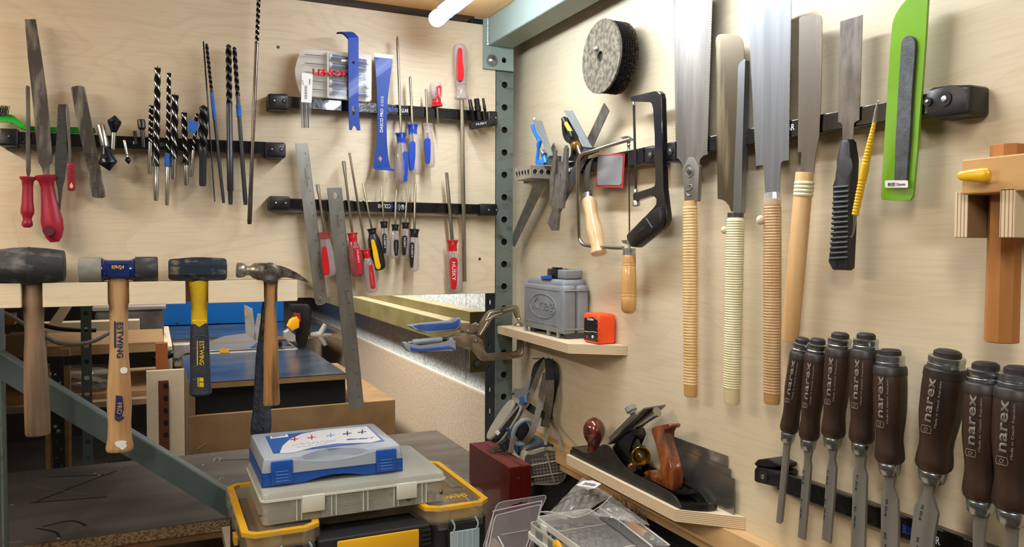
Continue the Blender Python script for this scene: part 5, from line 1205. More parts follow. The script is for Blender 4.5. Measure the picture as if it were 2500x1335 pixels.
# ---------------------------------------------------------------- face clamp on the shelf end
NKL = mat('satin_nickel', 'BDB19E', .28, .95, col2='A89C8A', sc=(25, 25, 25))
GGR = mat('grip_grey', '8D929B', .5); GBL = mat('grip_blue', '2A4E9C', .55, col2='34579F', sc=(50, 50, 50), bump=.1, bsc=400)
t = thing('face_clamp', 'locking face clamp with blue-grey grips biting the upper shelf end', 'clamp', A.p(zF(1400, 700), .030))
def fc(name, P, off, th, m, par=None, bev=.001): return mk(name, ext(A, zF(P), off, th, bev=bev), m, par or t, True, ang=30)
uj = fc('upper_jaw', [(1440, 690), (1475, 500), (1600, 310), (1680, 262), (2080, 170), (2130, 182), (2162, 230), (2192, 400), (2120, 400), (2095, 310), (2060, 278), (1990, 285), (1745, 372), (1690, 412), (1580, 610), (1495, 700)], .034, .009, NKL)
lj = fc('lower_jaw', [(1340, 690), (1420, 690), (1540, 780), (1560, 950), (1620, 1018), (2120, 978), (2155, 940), (2150, 770), (2195, 770), (2245, 800), (2240, 1000), (2220, 1050), (2160, 1085), (1580, 1142), (1525, 1130), (1480, 1085), (1330, 900)], .033, .010, NKL)
for P, par in (([(1585, 430), (1665, 300), (1830, 268), (1875, 310), (1730, 350), (1660, 400), (1590, 430)], uj), ([(1890, 262), (2070, 215), (2130, 250), (2150, 360)], uj), ([(1490, 680), (1620, 460)], uj), ([(1500, 1060), (1560, 1110), (1740, 1105), (1745, 1075)], lj), ([(1760, 1050), (1800, 1095), (1950, 1080)], lj), ([(2000, 1020), (2030, 1065), (2180, 1040), (2215, 980), (2220, 830)], lj)):
    mk('jaw_ridge', tube([A.p(q, .0350 if par is uj else .034) for q in zF(P)], .0011, 6), NKL, par, True)
bp_ = fc('body_plate', [(1040, 730), (1200, 672), (1340, 690), (1375, 720), (1350, 892), (1110, 890), (1075, 830)], .036, .014, NKL)
lv = fc('lever_plate', [(1135, 500), (1165, 475), (1320, 480), (1350, 520), (1440, 472), (1480, 530), (1450, 620), (1290, 682), (1255, 665), (1195, 595), (1135, 595)], .035, .010, NKL)
fc('link', [(885, 725), (1150, 610), (1200, 600), (1220, 640), (960, 750), (900, 790)], .028, .004, NKL)
for q in ((1455, 520), (1287, 625), (1420, 787)):
    pp = A.p(zF(*q), .0362); mk('rivet', lathe(pp - A.n*.001, pp + A.n*.004, [(0, .0040), (.5, .0038), (.85, .0026), (1, .0005)], 18), STEEL, bp_, True)
ug = fc('upper_grip', [(245, 525), (420, 505), (980, 470), (1060, 440), (1105, 400), (1160, 400), (1172, 480), (1140, 570), (1070, 612), (600, 647), (480, 637), (360, 585)], .0405, .020, GGR, bev=.003)
fc('grip_inlay', [(345, 524), (430, 512), (1000, 488), (1075, 455), (1120, 412), (1138, 420), (1146, 490), (1110, 560), (1060, 582), (600, 615), (470, 602), (400, 565)], .0415, .004, GBL, ug)
lg = fc('lower_grip', [(175, 822), (240, 812), (340, 862), (450, 892), (700, 850), (965, 800), (980, 740), (1030, 728), (1055, 800), (1080, 840), (1085, 940), (1050, 970), (1000, 940), (960, 930), (450, 1005), (350, 996), (260, 970), (200, 900)], .0405, .020, GGR, bev=.003)
fc('grip_inlay', [(285, 892), (450, 932), (800, 892), (960, 872), (1055, 915), (1065, 940), (980, 915), (450, 980), (310, 960)], .0415, .004, GBL, lg)
bb = mk('adjuster_barrel', lpx(A, .031, zF(325, 812), zF(832, 762), [(0, 5.5), (.04, 7.2), (.94, 7.2), (1, 6)], seg=24), GGR, t, True)
mk('lettering', tpx(A, .031+.0062, zF(440, 838), zF(740, 800), 5, 'AUTOMAXX', th=.0005), mat('emboss_grey', '6E737C', .5), bb)
mk('black_joint', lpx(A, .031, zF(832, 762), zF(905, 758), [(0, 5), (1, 6)], seg=16), BLK, t, True)
mk('end_screw', lpx(A, .031, zF(250, 818), zF(325, 812), [(0, 3), (1, 3)], seg=14), STEEL, t, True)
c = A.p(zF(2160, 420), .033)
mk('swivel_ball', ball(c, .0052), NKL, t, True)
mk('jaw_pad', lathe(V((c.x, c.y, ZS1+.0003)), V((c.x, c.y, ZS1+.0085)), [(0, .0135), (.25, .0135), (.3, .010), (.7, .009), (1, .005)], 24), NKL, t, True)
zz_ = ZS1-.0178
c2 = A.p(zF(2200, 790), .033)
mk('jaw_pad', lathe(V((c2.x, c2.y, zz_)), V((c2.x, c2.y, zz_-.005)), [(0, .008), (.5, .007), (1, .005)], 20), NKL, t, True)

# ---------------------------------------------------------------- hand plane and scrapers on the lower shelf
t = thing('hand_plane', 'black iron bench plane with varnished knob and tote on the lower shelf', 'hand plane', B.p(zP(600, 900), .04))
IRON = mat('plane_side_iron', '4A4844', .42, .75, col2='3A3835', sc=(30, 30, 30), detail=6)
JAP = mat('black_japanning', '0D0D0E', .32, coat=.3, bump=.25, bsc=300)
OP = .066
zs_ = ZS2 + .0003
def onS(q): # bottom line of the near side
    p = B.p(q, OP); return V((p.x, p.y, zs_))
top = [B.p(q, OP) for q in s2(zP([(5, 540), (75, 560), (180, 570), (240, 550), (300, 500), (345, 493), (400, 540), (480, 655), (600, 765), (850, 892), (1000, 985), (1068, 1085)]), 3)]
L = top + [V((-OP, top[-1].y, zs_)), V((-OP, top[0].y, zs_))]
mk('near_cheek', prism(L, [p+V((.0035, 0, 0)) for p in L], (), .0006), IRON, t)
dx = OP-.014
L2 = [V((-.0175, p.y, p.z)) for p in L]
mk('far_cheek', prism(L2, [p+V((.0035, 0, 0)) for p in L2]), IRON, t)
yh, yt = L[-2].y, L[-1].y
heel = [(-OP+.0036, yt-.0005)] + [(-OP+.0036, yh)] + [(-OP+.005+(.040)*i/8, yh - .022*math.sin(PI*(i/8*.62+.0))) for i in range(1, 9)] + [(-.0176, yh), (-.0176, yt-.0005)]
mk('sole', hprism(heel, zs_+.005, zs_), JAP, t)
rim = [V((-OP+.002, yh+.001, zs_))] + [V((-OP+.003+.046*i/8, yh-.001-.024*math.sin(PI*(i/8*.62)), zs_)) for i in range(9)]
mk('heel_rim', prism([p+V((0, 0, .010)) for p in rim] + [p+V((0, .004, .010)) for p in rim[::-1]], rim + [p+V((0, .004, 0)) for p in rim[::-1]]), JAP, t)
for dxx in (0, .022): mk('heel_rib', tube([V((-OP+.014+dxx, yh+.06, zs_+.006)), V((-OP+.017+dxx*.9, yh+.004, zs_+.006))], .0026, 8), JAP, t, True)
KW = mat('varnished_rosewood', '6E2E1A', .18, col2='3A150C', sc=(90, 90, 25), detail=6, coat=1.0)
TW = mat('varnished_tote', '8E4A1C', .18, col2='4C1F0C', sc=(60, 60, 18), detail=6, coat=1.0)
mk('knob', lpx(B, .042, zP(232, 590), zP(242, 232), [(0, 20), (.08, 16.5), (.2, 14.2), (.3, 15), (.38, 19.5), (.48, 24.5), (.6, 27), (.72, 27), (.84, 23), (.93, 15.5), (.98, 8), (1, 3)], seg=36), KW, t, True)
mk('toe_deck', hprism([(-OP+.0036, yt-.001), (-.0176, yt-.001), (-.0176, yt-.09), (-OP+.0036, yt-.09)], zs_+.014, zs_+.0052), JAP, t)
P1, P2, P3 = B.p(zP(372, 492), .064), B.p(zP(720, 152), .064), B.p(zP(895, 130), .016)
P3 = V((P3.x, P2.y + (P3.y-P2.y)*.5, P2.z)); P4 = P1 + (P3-P2)
nb_ = (P2-P1).cross(P3-P2).normalized()
if nb_.y > 0: nb_ = -nb_
bl = mk('blade_iron', prism([P1, P2, P3, P4], [p - nb_*.0025 for p in (P1, P2, P3, P4)]), mat('plane_iron', '7A776F', .32, .5, col2='5A574F', sc=(30, 30, 30)), t)
dd = (P3-P2); uu = (P2-P1)
Q = [P1+uu*.04+dd*.06, P1+uu*.78+dd*.06, P1+uu*.78+dd*.9, P1+uu*.04+dd*.9]
mk('lever_cap', prism([p - nb_*.0030 for p in Q], [p - nb_*.011 for p in Q], (), .0015), mat('lever_cap_chrome', 'AFAEAA', .25, .95), t, True)
kc = P1+uu*.70+dd*.15-nb_*.012
mk('cap_screw', lathe(kc, kc-nb_*.014, [(0, .006), (.3, .006), (.32, .0095), (.9, .0095), (1, .008)], 20), mat('knurled_steel', 'A8A49A', .4, .9, bump=.8, bsc=1500), t, True)
c0_ = B.p(zP(640, 320), .044); c1_ = B.p(zP(838, 178), .040)
mk('adjust_lever', tube([c0_, c0_.lerp(c1_, .6), c1_], [.005, .0065, .0078], 14), STEEL, t, True)
ln = (c1_-c0_).normalized(); mk('lever_end', lathe(c1_-ln*.001, c1_+ln*.0015, [(0, .0086), (1, .0080)], 20), mat('lever_cap_chrome', ''), t, True)
mk('frog', ext(B, zP([(405, 520), (460, 450), (540, 370), (620, 340), (640, 400), (590, 470), (560, 560), (570, 650), (600, 740), (540, 730), (490, 690), (450, 610)]), .054, .022, bev=.003), JAP, t, True)
mk('yoke', ext(B, zP([(600, 500), (640, 440), (655, 500), (700, 510), (680, 560), (610, 560)]), .050, .006, bev=.001), mat('yoke_dark', '4A4844', .4, .6), t)
ax_ = V((-.42, -.88, .12)).normalized(); wc = CAM + (B.p(zP(688, 603), .040)-CAM)*.975
rw = 91/3.927*mpp(wc)
BRS = mat('polished_brass', 'B98F36', .22, 1, col2='8E6C26', sc=(60, 60, 60))
bw = lathe(wc-ax_*.016, wc, [(0, rw*.5), (.05, rw*.94), (.5, rw*.98), (.95, rw), (1, rw*.95), (1.0, rw*.86), (.55, rw*.55), (.5, rw*.02)], 40)
mk('brass_wheel', bw, BRS, t, True)
mk('wheel_bolt', lathe(wc-ax_*.010, wc+ax_*.001, [(0, rw*.24), (.7, rw*.24), (1, rw*.14)], 16), ZINC, t, True)
w2 = CAM + (B.p(zP(608, 718), .042)-CAM)*.98; mk('frog_screw', lathe(w2-ax_*.012, w2, [(0, .008), (.8, .008), (1, .006)], 18), mat('dull_brass', '6A5632', .4, .9), t, True)
P = s2(zP([(782, 342), (820, 318), (880, 306), (935, 292), (962, 298), (965, 326), (935, 342), (900, 356), (893, 400), (905, 480), (942, 610), (975, 700), (985, 800), (985, 930), (930, 915), (880, 880), (830, 850), (770, 822), (715, 788), (708, 760), (732, 742), (790, 746), (840, 765), (868, 772), (878, 720), (862, 630), (828, 490), (795, 390)]), 2, True)
mk('tote', ext(B, P, .053, .021, bev=.007, ), TW, t, True, ang=60)
mk('tote_base', ext(B, zP([(700, 800), (860, 870), (1000, 945), (1085, 935), (1082, 975), (980, 975), (690, 820)]), .055, .028, bev=.001), JAP, t)
pb = B.p(zP(782, 748), .041); mk('brass_nut', ball(pb, .0042, 1, 1, .4), BRS, t, True)
MIR = mat('polished_plate', 'A8A49C', .22, .85, col2='8A867E', sc=(9, 9, 9))
GC = 'steel scraper plates leaning behind the plane'
def plate(lab, P, off, par='scraper_plate'):
    f = [B.p(q, off) for q in zP(P[:2])]; y0, y1 = f[0].y, f[1].y; zt_ = f[0].z
    t = thing('scraper_plate', lab, 'steel plate', V((-off, (y0+y1)/2, ZS2)), GC)
    L = [V((-off, y0, f[0].z)), V((-off, y1, f[1].z)), V((-off-.001, y1, ZS2+.0002)), V((-off-.001, y0, ZS2+.0002))]
    mk('plate', prism(L, [p+V((.0009, 0, 0)) for p in L]), MIR, t)
plate('tallest bright steel scraper plate against the board behind the plane', [(985, 410), (1518, 602)], .0026)
plate('middle steel scraper plate, its edge stepped below the tallest one', [(1040, 530), (1548, 728)], .0050)
plate('front steel scraper plate with specks, standing furthest right', [(1168, 655), (1586, 822)], .0076)

# ---------------------------------------------------------------- near table, respirator and boxes
t = thing('plywood_table', 'pale plywood table under the stacked cases', 'table', (-.3, -.3, 0))
zt_ = .83
mk('top', hprism([(-.65, -1.0), (-.004, -1.0), (-.004, -.012), (-.082, -.012), (-.082, .19), (-.65, .19)], zt_, zt_-.02), mat('weathered_ply', 'B5A28A', .7, col2='9A876E', sc=(60, 4, 30)), t)
mk('apron', box((-.62, -.95, zt_-.10), (-.09, .15, zt_-.0203)), DARKVOID, t)
for x in (-.6, -.15):
    for y in (-.9, .08): mk('leg', box((x, y, 0), (x+.05, y+.05, zt_-.1005)), TIMB, t)
MAR = mat('maroon_lacquer', '4E100C', .28, col2='6A2416', sc=(9, 9, 9), detail=6, lo=.5, hi=.85, coat=.4)
MAR_TOP = mat('pale_maroon', '7A3A36', .6, col2='5E2622', sc=(60, 20, 60), detail=9)  # box top paler and greyer than its sides
t = thing('wooden_box', 'tall maroon lacquered wooden box with a nickel catch on top', 'box', (-.123, -.13, zt_))
bx0, bx1, by0, by1, bz = -.149, -.099, -.238, -.028, 1.015
xs_ = bx0 + .030
mk('body_half', box((bx0, by0, zt_+.0003), (xs_-.0003, by1, bz), .0012), MAR, t)
mk('lid_half', box((xs_+.0003, by0, zt_+.0003), (bx1, by1, bz), .0012), MAR, t)
mk('pale_top', box((bx0+.001, by0+.001, bz+.0001), (xs_-.0012, by1-.001, bz+.0006)), MAR_TOP, t)
mk('pale_top', box((xs_+.0012, by0+.001, bz+.0001), (bx1-.001, by1-.001, bz+.0006)), MAR_TOP, t)
cz = onZ(bz, 1214, 1100)
la = mk('catch', box((xs_-.012, cz.y-.014, bz+.0008), (xs_+.010, cz.y+.014, bz+.0028), .0008), NKL, t)
mk('catch_loop', tube([V((xs_-.006, cz.y-.006, bz+.005)), V((xs_+.006, cz.y-.007, bz+.006)), V((xs_+.007, cz.y+.007, bz+.006)), V((xs_-.006, cz.y+.006, bz+.005))], .0016, 8, closed=True), STEEL, la, True)
pp = onY(by0, 1261, 1168); mk('brass_pin', cyl(V((xs_-.008, by0, pp.z)), (0, -1, 0), .0028, .001, 14), ZINC, t)

# respirator hanging from a nail
NL = B.p(zR(535, 62), .0)
STR = mat('grey_strap', '6C6258', .75, col2='5A5149', sc=(200, 200, 200), detail=3)
STD = mat('dark_strap', '15171C', .75)
SIL = mat('grey_blue_silicone', '5C6A72', .45, col2='4A565E', sc=(12, 12, 12))
IVO = mat('filter_ivory', '98907E', .5)
LBL = mat('filter_label', '1C1B1A', .4, col2='3A3A38', sc=(150, 150, 150), detail=8)
t = thing('respirator', 'grey half-mask respirator with two filters hanging from a nail by its straps', 'respirator', NL + V((-.03, 0, -.1)))
mk('nail', tube([NL+V((.004, 0, 0)), NL+V((-.026, 0, .002))], .0016, 8), STEEL, t)
def st(P, offs, w, m, name='strap', side=None, k=6):
    pts = smoothpath([B.p(zR(*q), o) for q, o in zip(P, offs)], k)
    return mk(name, ribbon(pts, w, .0012, side or V((.78, -.62, 0))), m, t, True)
st([(555, 62), (470, 130), (440, 240), (395, 330), (300, 390), (220, 395)], [.018, .03, .04, .05, .06, .07], .012, STD)
st([(560, 75), (500, 190), (440, 340), (380, 480), (300, 590), (262, 680), (262, 760)], [.018, .035, .05, .065, .08, .09, .095], .012, STR)
st([(590, 70), (600, 160), (600, 270)], [.018, .022, .026], .019, STD)
st([(598, 265), (595, 400), (575, 560), (550, 715)], [.027, .03, .03, .03], .019, STR)
st([(560, 200), (520, 400), (480, 600), (420, 780), (330, 900), (300, 940)], [.022, .04, .06, .075, .085, .09], .013, STR)
st([(570, 60), (640, 110), (665, 230), (640, 390), (610, 520), (600, 640)], [.014, .012, .012, .012, .014, .018], .010, STD)
st([(600, 640), (640, 720), (685, 820), (705, 950)], [.018, .03, .05, .07], .005, STR, 'thin_strap')
st([(565, 715), (562, 800), (558, 890)], [.03, .04, .05], .007, STR, 'thin_strap')
st([(370, 500), (450, 560), (540, 600)], [.06, .05, .04], .016, STD, 'head_cradle', V((0, .3, 1)))
mk('strap_plate', ext(B, zR([(215, 400), (255, 348), (340, 350), (420, 230), (400, 330), (380, 400), (300, 450)]), .068, .0015), mat('plate_grey', '7E8084', .4), t)
mk('blue_clip', ext(B, zR([(305, 430), (350, 412), (362, 480), (330, 510), (302, 500)]), .074, .006, bev=.001), mat('clip_blue', '3C6A92', .4), t)
# left filter: a rounded puck seen edge-on
ca_, cb_ = A.p(zR(75, 835), .135), A.p(zR(275, 520), .135)
D_ = (cb_-ca_); Lh = D_.length/2; D_.normalize(); Nn = D_.cross(V((0, 1, 0))).normalized(); 
if Nn.x < 0: Nn = -Nn
Wd = V((0, 1, 0)); cc_ = (ca_+cb_)/2 + Wd*.0
def puck(c, D, Wv, a, b, N, lay, par_names):
    n = 36
    for nm, s0, s1, k_, m_ in lay:
        rg = []
        for s_, kk in ((s0, k_-.03), (s0+.0012, k_), (s1-.0012, k_), (s1, k_-.03)):
            rg.append([c + N*s_ + D*(a*kk*(abs(math.cos(2*PI*i/n))**.75)*(1 if math.cos(2*PI*i/n) > 0 else -1)) + Wv*(b*kk*(abs(math.sin(2*PI*i/n))**.75)*(1 if math.sin(2*PI*i/n) > 0 else -1)) for i in range(n)])
        mk(nm, ring_loft(rg), m_, t, True)
puck(cc_, D_, Wd, Lh+.008, .019, Nn, [('filter_shell', -.017, -.010, 1.0, IVO), ('filter_label', -.010, .003, .975, LBL), ('filter_shell', .003, .009, 1.0, IVO), ('filter_neck', .009, .016, .7, IVO)], None)
lp_ = cc_ + V((0, -.0395, 0))
mk('label_patch', ext(A, zR([(72, 768), (98, 742), (124, 770), (98, 798)]), .135+.0198, .0006), WINK, t)
mk('label_print', ext(A, zR([(112, 720), (300, 500), (308, 512), (128, 735)]), .135+.0196, .0006), mat('label_grey', '8E8C88', .5), t)
# face piece
fcn = A.p(zR(395, 850), .13)
mk('face_cup', ball(A.p(zR(400, 900), .15), .034, 1.0, .8, .75), SIL, t, True)
tc_ = A.p(zR(340, 765), .172)
mk('face_seal', tube([tc_ + V((.020*math.cos(a*PI/14)+.008*math.sin(a*PI/14), -.006*math.sin(a*PI/14), .026*math.sin(a*PI/14)-.006*math.cos(a*PI/14))) for a in range(28)], .0052, 10, closed=True), mat('seal_grey', '78858A', .4), t, True)
mk('inner_valve', ball(tc_+V((.004, .012, 0)), .017, 1, .4, 1.2), STD, t, True)
mk('blue_bracket', tube(smoothpath([A.p(zR(*q), .165) for q in ((190, 730), (230, 790), (270, 850), (285, 960))], 4), .004, 8), mat('bracket_blue', '23486A', .4), t, True)
mk('inlet_port', ext(A, zR([(120, 880), (200, 820), (245, 890), (165, 960)]), .16, .012, bev=.002), STD, t)
mk('ribbed_tab', ext(A, zR([(205, 960), (222, 830), (245, 815), (262, 840), (255, 970)]), .176, .004, bev=.0015), mat('tab_tan', '7A6A58', .6), t)
# right filter, facing the room
P = s2(zR([(356, 985), (420, 955), (560, 915), (640, 918), (700, 955), (738, 1030), (756, 1120), (748, 1205), (705, 1255), (600, 1272), (420, 1266), (356, 1262)]), 4, True)
mk('filter_shell', ext(A, P, .196, .022, bev=.003), IVO, t, True)
P2_ = s2(zR([(362, 1003), (440, 980), (560, 942), (640, 948), (690, 985), (718, 1040), (733, 1120), (724, 1195), (690, 1238), (600, 1250), (420, 1245), (362, 1240)]), 4, True)
mk('filter_face', ext(A, P2_, .1968, .001), mat('filter_face_dark', '4A443D', .7), t)
bm = bmesh.new()
for r in range(9):
    for c in range(11):
        x = 420+31*c + r*4; y = 975+31*r - (c-5)*4
        if x > 705 or (r == 0 and c < 4) or (r == 8 and c > 8): continue
        ext(A, zR([(x, y), (x+20, y-2), (x+20, y+16), (x, y+18)]), .1976, .001, bm=bm)
mk('filter_grid', bm, mat('filter_cell', '7A7266', .7), t)
for P in ([(415, 1085), (560, 1060), (708, 1032)], [(415, 1200), (580, 1175), (738, 1148)], [(565, 965), (600, 1100), (640, 1250)]):
    mk('filter_bar', tube([A.p(zR(*q), .1984) for q in P], .0016, 6), IVO, t)
mk('filter_collar', ext(A, s2(zR([(356, 960), (420, 930), (560, 886), (640, 885), (690, 925), (700, 955), (560, 915), (420, 955), (356, 985)]), 2, True), .187, .022), LBL, t)

# ---------------------------------------------------------------- stacked cases
YEL = mat('case_yellow', 'E2AC18', .4, col2='D49F14', sc=(9, 9, 9))
CLR = mat('smoky_clear_lid', 'B8AC90', .1, alpha=.13, coat=.7)
CB = mat('case_black', '18181A', .5, bump=.1, bsc=200)
X0, X1, Yf, Yr, Z1 = -.656, -.217, -.317, -.012, .983
t = thing('organizer_case', 'black tool organizer with clear lid, yellow seal and yellow handle under the stack', 'tool case', ((X0+X1)/2, (Yf+Yr)/2, zt_))
def XY(P, g=0): return [(X0+(X1-X0)*a, Yf+(Yr-Yf)*b) for a, b in P]
OUT = [(.045, 0), (.235, 0), (.29, .05), (.31, .26), (.69, .26), (.71, .05), (.765, 0), (.955, 0), (1, .06), (1, .94), (.955, 1), (.045, 1), (0, .94), (0, .06)]
def inset(P, d):
    n = len(P); out = []
    for i in range(n):
        a, b, c = V(P[i-1]), V(P[i]), V(P[(i+1) % n])
        e1 = (b-a).normalized(); e2 = (c-b).normalized(); n1 = V((-e1.y, e1.x)); n2 = V((-e2.y, e2.x)); m_ = (n1+n2).normalized()
        k_ = d/max(.35, m_.dot(n1)); out.append((b.x+m_.x*k_, b.y+m_.y*k_))
    return out
O_ = XY(OUT)
mk('body', hprism(inset(O_, .006), Z1-.030, zt_+.0004, .003), CB, t)
mk('body_centre', box((X0+.02, Yf+.035, zt_+.001), (X1-.02, Yr-.01, Z1-.032)), CB, t)
i1, i2, i3 = inset(O_, .0015), inset(O_, .013), inset(O_, .016)
ld = mk('lid_skirt', hprism(O_, Z1-.004, Z1-.028, .0015, holes=[]) if False else prism([V((x, y, Z1-.004)) for x, y in O_], [V((x, y, Z1-.028)) for x, y in O_], [([V((x, y, Z1-.004)) for x, y in inset(O_, .0025)], [V((x, y, Z1-.028)) for x, y in inset(O_, .0025)])]), CLR, t)
mk('yellow_seal', prism([V((x, y, Z1)) for x, y in i1], [V((x, y, Z1-.007)) for x, y in i1], [([V((x, y, Z1)) for x, y in i2], [V((x, y, Z1-.007)) for x, y in i2])]), YEL, t)
mk('lid_panel', hprism(i2, Z1-.003, Z1-.005), CLR, ld)
mk('inner_tray', hprism(inset(O_, .012), Z1-.0285, Z1-.0295), mat('tray_brown', '6A4A1C', .6, col2='94702E', sc=(9, 9, 9)), t)
for u_, v_, s_ in ((.12, 0, 0), (.24, 0, 0), (.78, 0, 0), (.93, 0, 0)):
    x = X0+(X1-X0)*u_; mk('lid_clip', box((x-.010, Yf-.004, Z1-.040), (x+.010, Yf+.012, Z1+.001), .002), CLR, ld, True)
for v_ in (.22, .42, .62, .8):
    y = Yf+(Yr-Yf)*v_
    for x in (X0, X1): mk('side_clip', box((x-.004, y-.012, Z1-.026), (x+.004, y+.012, Z1+.003), .0015), CLR, ld, True)
mk('yellow_tab', box((X0-.003, Yf+.10, Z1-.05), (X0+.004, Yf+.13, Z1-.035), .001), YEL, t)
mk('lid_bar', tube([V((X1-.10, Yf+.10, Z1-.001)), V((X1-.02, Yf+.085, Z1-.001))], .0035, 8), CLR, ld, True)
pl = mk('name_plate', hprism([(X1-.115, Yf+.035), (X1-.028, Yf+.035), (X1-.022, Yf+.072), (X1-.105, Yf+.072)], Z1-.0015, Z1-.0028), CLR, ld)
mk('yellow_lettering', text_bm('DEWALT', V((X1-.030, Yf+.066, Z1-.0014)), V((X1-.108, Yf+.066, Z1-.0014)), .020, V((0, 0, 1)), bold=.04), YEL, pl)
# handle
a = onY(Yf-.012, *zT(1010, 1190)); b = onY(Yf-.012, *zT(1722, 1110)); ht = onY(Yf-.012, *zT(1015, 1155)).z; hr = onY(Yf-.012, *zT(1722, 1045)).z
zh = (ht+hr)/2
hm = mk('handle_mount', box((a.x-.03, Yf-.010, zh-.055), (b.x+.022, Yf+.035, zh+.006), .003), CB, t)
mk('yellow_handle', box((a.x, Yf-.016, zh-.040), (b.x, Yf-.0105, zh+.002), .0025), YEL, t, True)
for k_ in range(5):
    mk('mount_fin', box((b.x+.004, Yf-.014, zh-.008*k_-.004), (b.x+.022, Yf-.0102, zh-.008*k_-.001)), CB, hm)
LAT = mat('steel_latch', 'B4CCD8', .35, .5)
la_, lb_ = onY(Yf-.006, *zE(1095, 1180)), onY(Yf-.006, *zE(1400, 1150))
for xa, xb in ((la_.x, lb_.x), (X0+(X1-X0)*.13, X0+(X1-X0)*.13+(lb_.x-la_.x))):
    l_ = mk('latch', box((xa, Yf-.008, zt_+.04), (xb, Yf-.0045, la_.z), .0015), LAT, t)
    for k_ in range(4):
        x = xa + (xb-xa)*(.25+.17*k_); mk('latch_rib', tube([V((x, Yf-.0085, zt_+.045)), V((x, Yf-.0085, la_.z-.002))], .0016, 8), LAT, l_, True)
    for x in (xa+.006, xb-.006): mk('latch_wire', tube(smoothpath([V((x, Yf-.006, la_.z-.002)), V((x+.002, Yf-.010, la_.z+.01)), V((x-.003, Yf-.008, la_.z+.022))], 4), .0018, 8), LAT, l_, True)
    mk('latch_recess', box((xa-.003, Yf-.0042, zt_+.03), (xb+.003, Yf+.004, Z1-.031)), BLKM, t)

# clear compartment box
f0 = onZ(Z1+.0006, *zT(350, 1018)); f1 = onZ(Z1+.0006, *zT(1968, 797)); yF = (f0.y+f1.y)/2
z2t = onY(yF, *zT(325, 755)).z; zr2 = onY(yF, *zT(325, 815)).z
yB2 = onZ(z2t, *zT(1700, 295)).y
FRO = mat('frosted_box', 'CFCDBE', .25, alpha=.30, coat=.3, col2='BDB9A6', sc=(9, 9, 9))
FRL = mat('frosted_lid', 'C9C8BC', .35, alpha=.62, col2='B9B7A8', sc=(7, 7, 7))
x0, x1 = f0.x, f1.x
t = thing('compartment_box', 'frosted clear compartment box of screws lying on the black organizer', 'storage box', ((x0+x1)/2, (yF+yB2)/2, Z1))
def rrect(x0, y0, x1, y1, r, n=5):
    out = []
    for cx, cy, a in ((x1-r, y1-r, 0), (x0+r, y1-r, 90), (x0+r, y0+r, 180), (x1-r, y0+r, 270)):
        for k in range(n+1): an = math.radians(a+90*k/n); out.append((cx+r*math.cos(an), cy+r*math.sin(an)))
    return out
zbt = Z1+.0007
W = rrect(x0+.003, yF+.003, x1-.003, yB2-.003, .008); Wi = rrect(x0+.0045, yF+.0045, x1-.0045, yB2-.0045, .0065)
def shell(P, Pi, z1, z0): return prism([V((x, y, z1)) for x, y in P], [V((x, y, z0)) for x, y in P], [([V((x, y, z1)) for x, y in Pi], [V((x, y, z0)) for x, y in Pi])])
mk('tray_wall', shell(W, Wi, zr2-.001, zbt+.0012), FRO, t)
mk('tray_floor', hprism(W, zbt+.0012, zbt), FRO, t)
lid = mk('lid', prism([V((x, y, z2t)) for x, y in rrect(x0+.003, yF+.003, x1-.003, yB2-.003, .009)], [V((x, y, zr2)) for x, y in rrect(x0, yF, x1, yB2, .010)], (), .002), FRL, t, True)
mk('lid_rim', shell(rrect(x0-.001, yF-.001, x1+.001, yB2+.001, .011), rrect(x0+.003, yF+.003, x1-.003, yB2-.003, .008), zr2+.002, zr2-.0015), mat('frosted_edge', 'E4E3D6', .3, alpha=.85), lid)
for f in (.175, .355, .525, .695, .855):
    x = x0+(x1-x0)*f
    for d_ in (0, .008): mk('divider', box((x+d_, yF+.0012, zbt+.002), (x+d_+.0016, yF+.07, zr2-.003)), mat('frosted_edge', ''), t)
for f in (.265, .77):
    x = x0+(x1-x0)*f; mk('latch', box((x-.020, yF-.0035, zr2-.026), (x+.018, yF+.0015, zr2+.003), .0015), mat('latch_frost', 'DAD8C8', .35, alpha=.9), t, True)
SCR = mat('screw_steel', '6F6E6A', .35, .9, col2='4C4B48', sc=(200, 200, 200))
bm = bmesh.new()
for k_ in range(26):
    x = random.uniform(x0+.02, x0+.075); y = random.uniform(yF+.008, yF+.05); z = zbt+.004+random.random()*.012
    tube([V((x-.02+random.random()*.01, y, z)), V((x+.035, y+random.uniform(-.006, .006), z+random.uniform(-.002, .006)))], .0018, 6, bm)
for k_ in range(30):
    x = random.uniform(x0+.36*(x1-x0), x0+.46*(x1-x0)); y = random.uniform(yF+.008, yF+.04); z = zbt+.003+random.random()*.018
    tube([V((x-.02, y, z)), V((x+.045, y+random.uniform(-.004, .004), z+random.uniform(-.001, .003)))], .0018, 6, bm)
    ball((x+.046, y, z), .0035, bm=bm, u=8, v=6)
for k_ in range(42):
    x = random.uniform(x0+.71*(x1-x0), x0+.93*(x1-x0)); y = random.uniform(yF+.008, yF+.04); z = zbt+.004+random.random()*.016
    d = V((random.uniform(-1, 1), random.uniform(-.3, .3), random.uniform(-.5, .5))).normalized()
    tube([V((x, y, z)), V((x, y, z))+d*.014], .0022, 6, bm); ball(V((x, y, z))+d*.014, .0042, bm=bm, u=8, v=6)
o = mk('loose_screws', bm, SCR, t, True); o['kind'] = 'stuff'
mk('dark_paper', box((x0+.012, yF+.0055, zbt+.002), (x0+.062, yF+.012, zbt+.022)), mat('dark_scrap', '4A4844', .8), t)

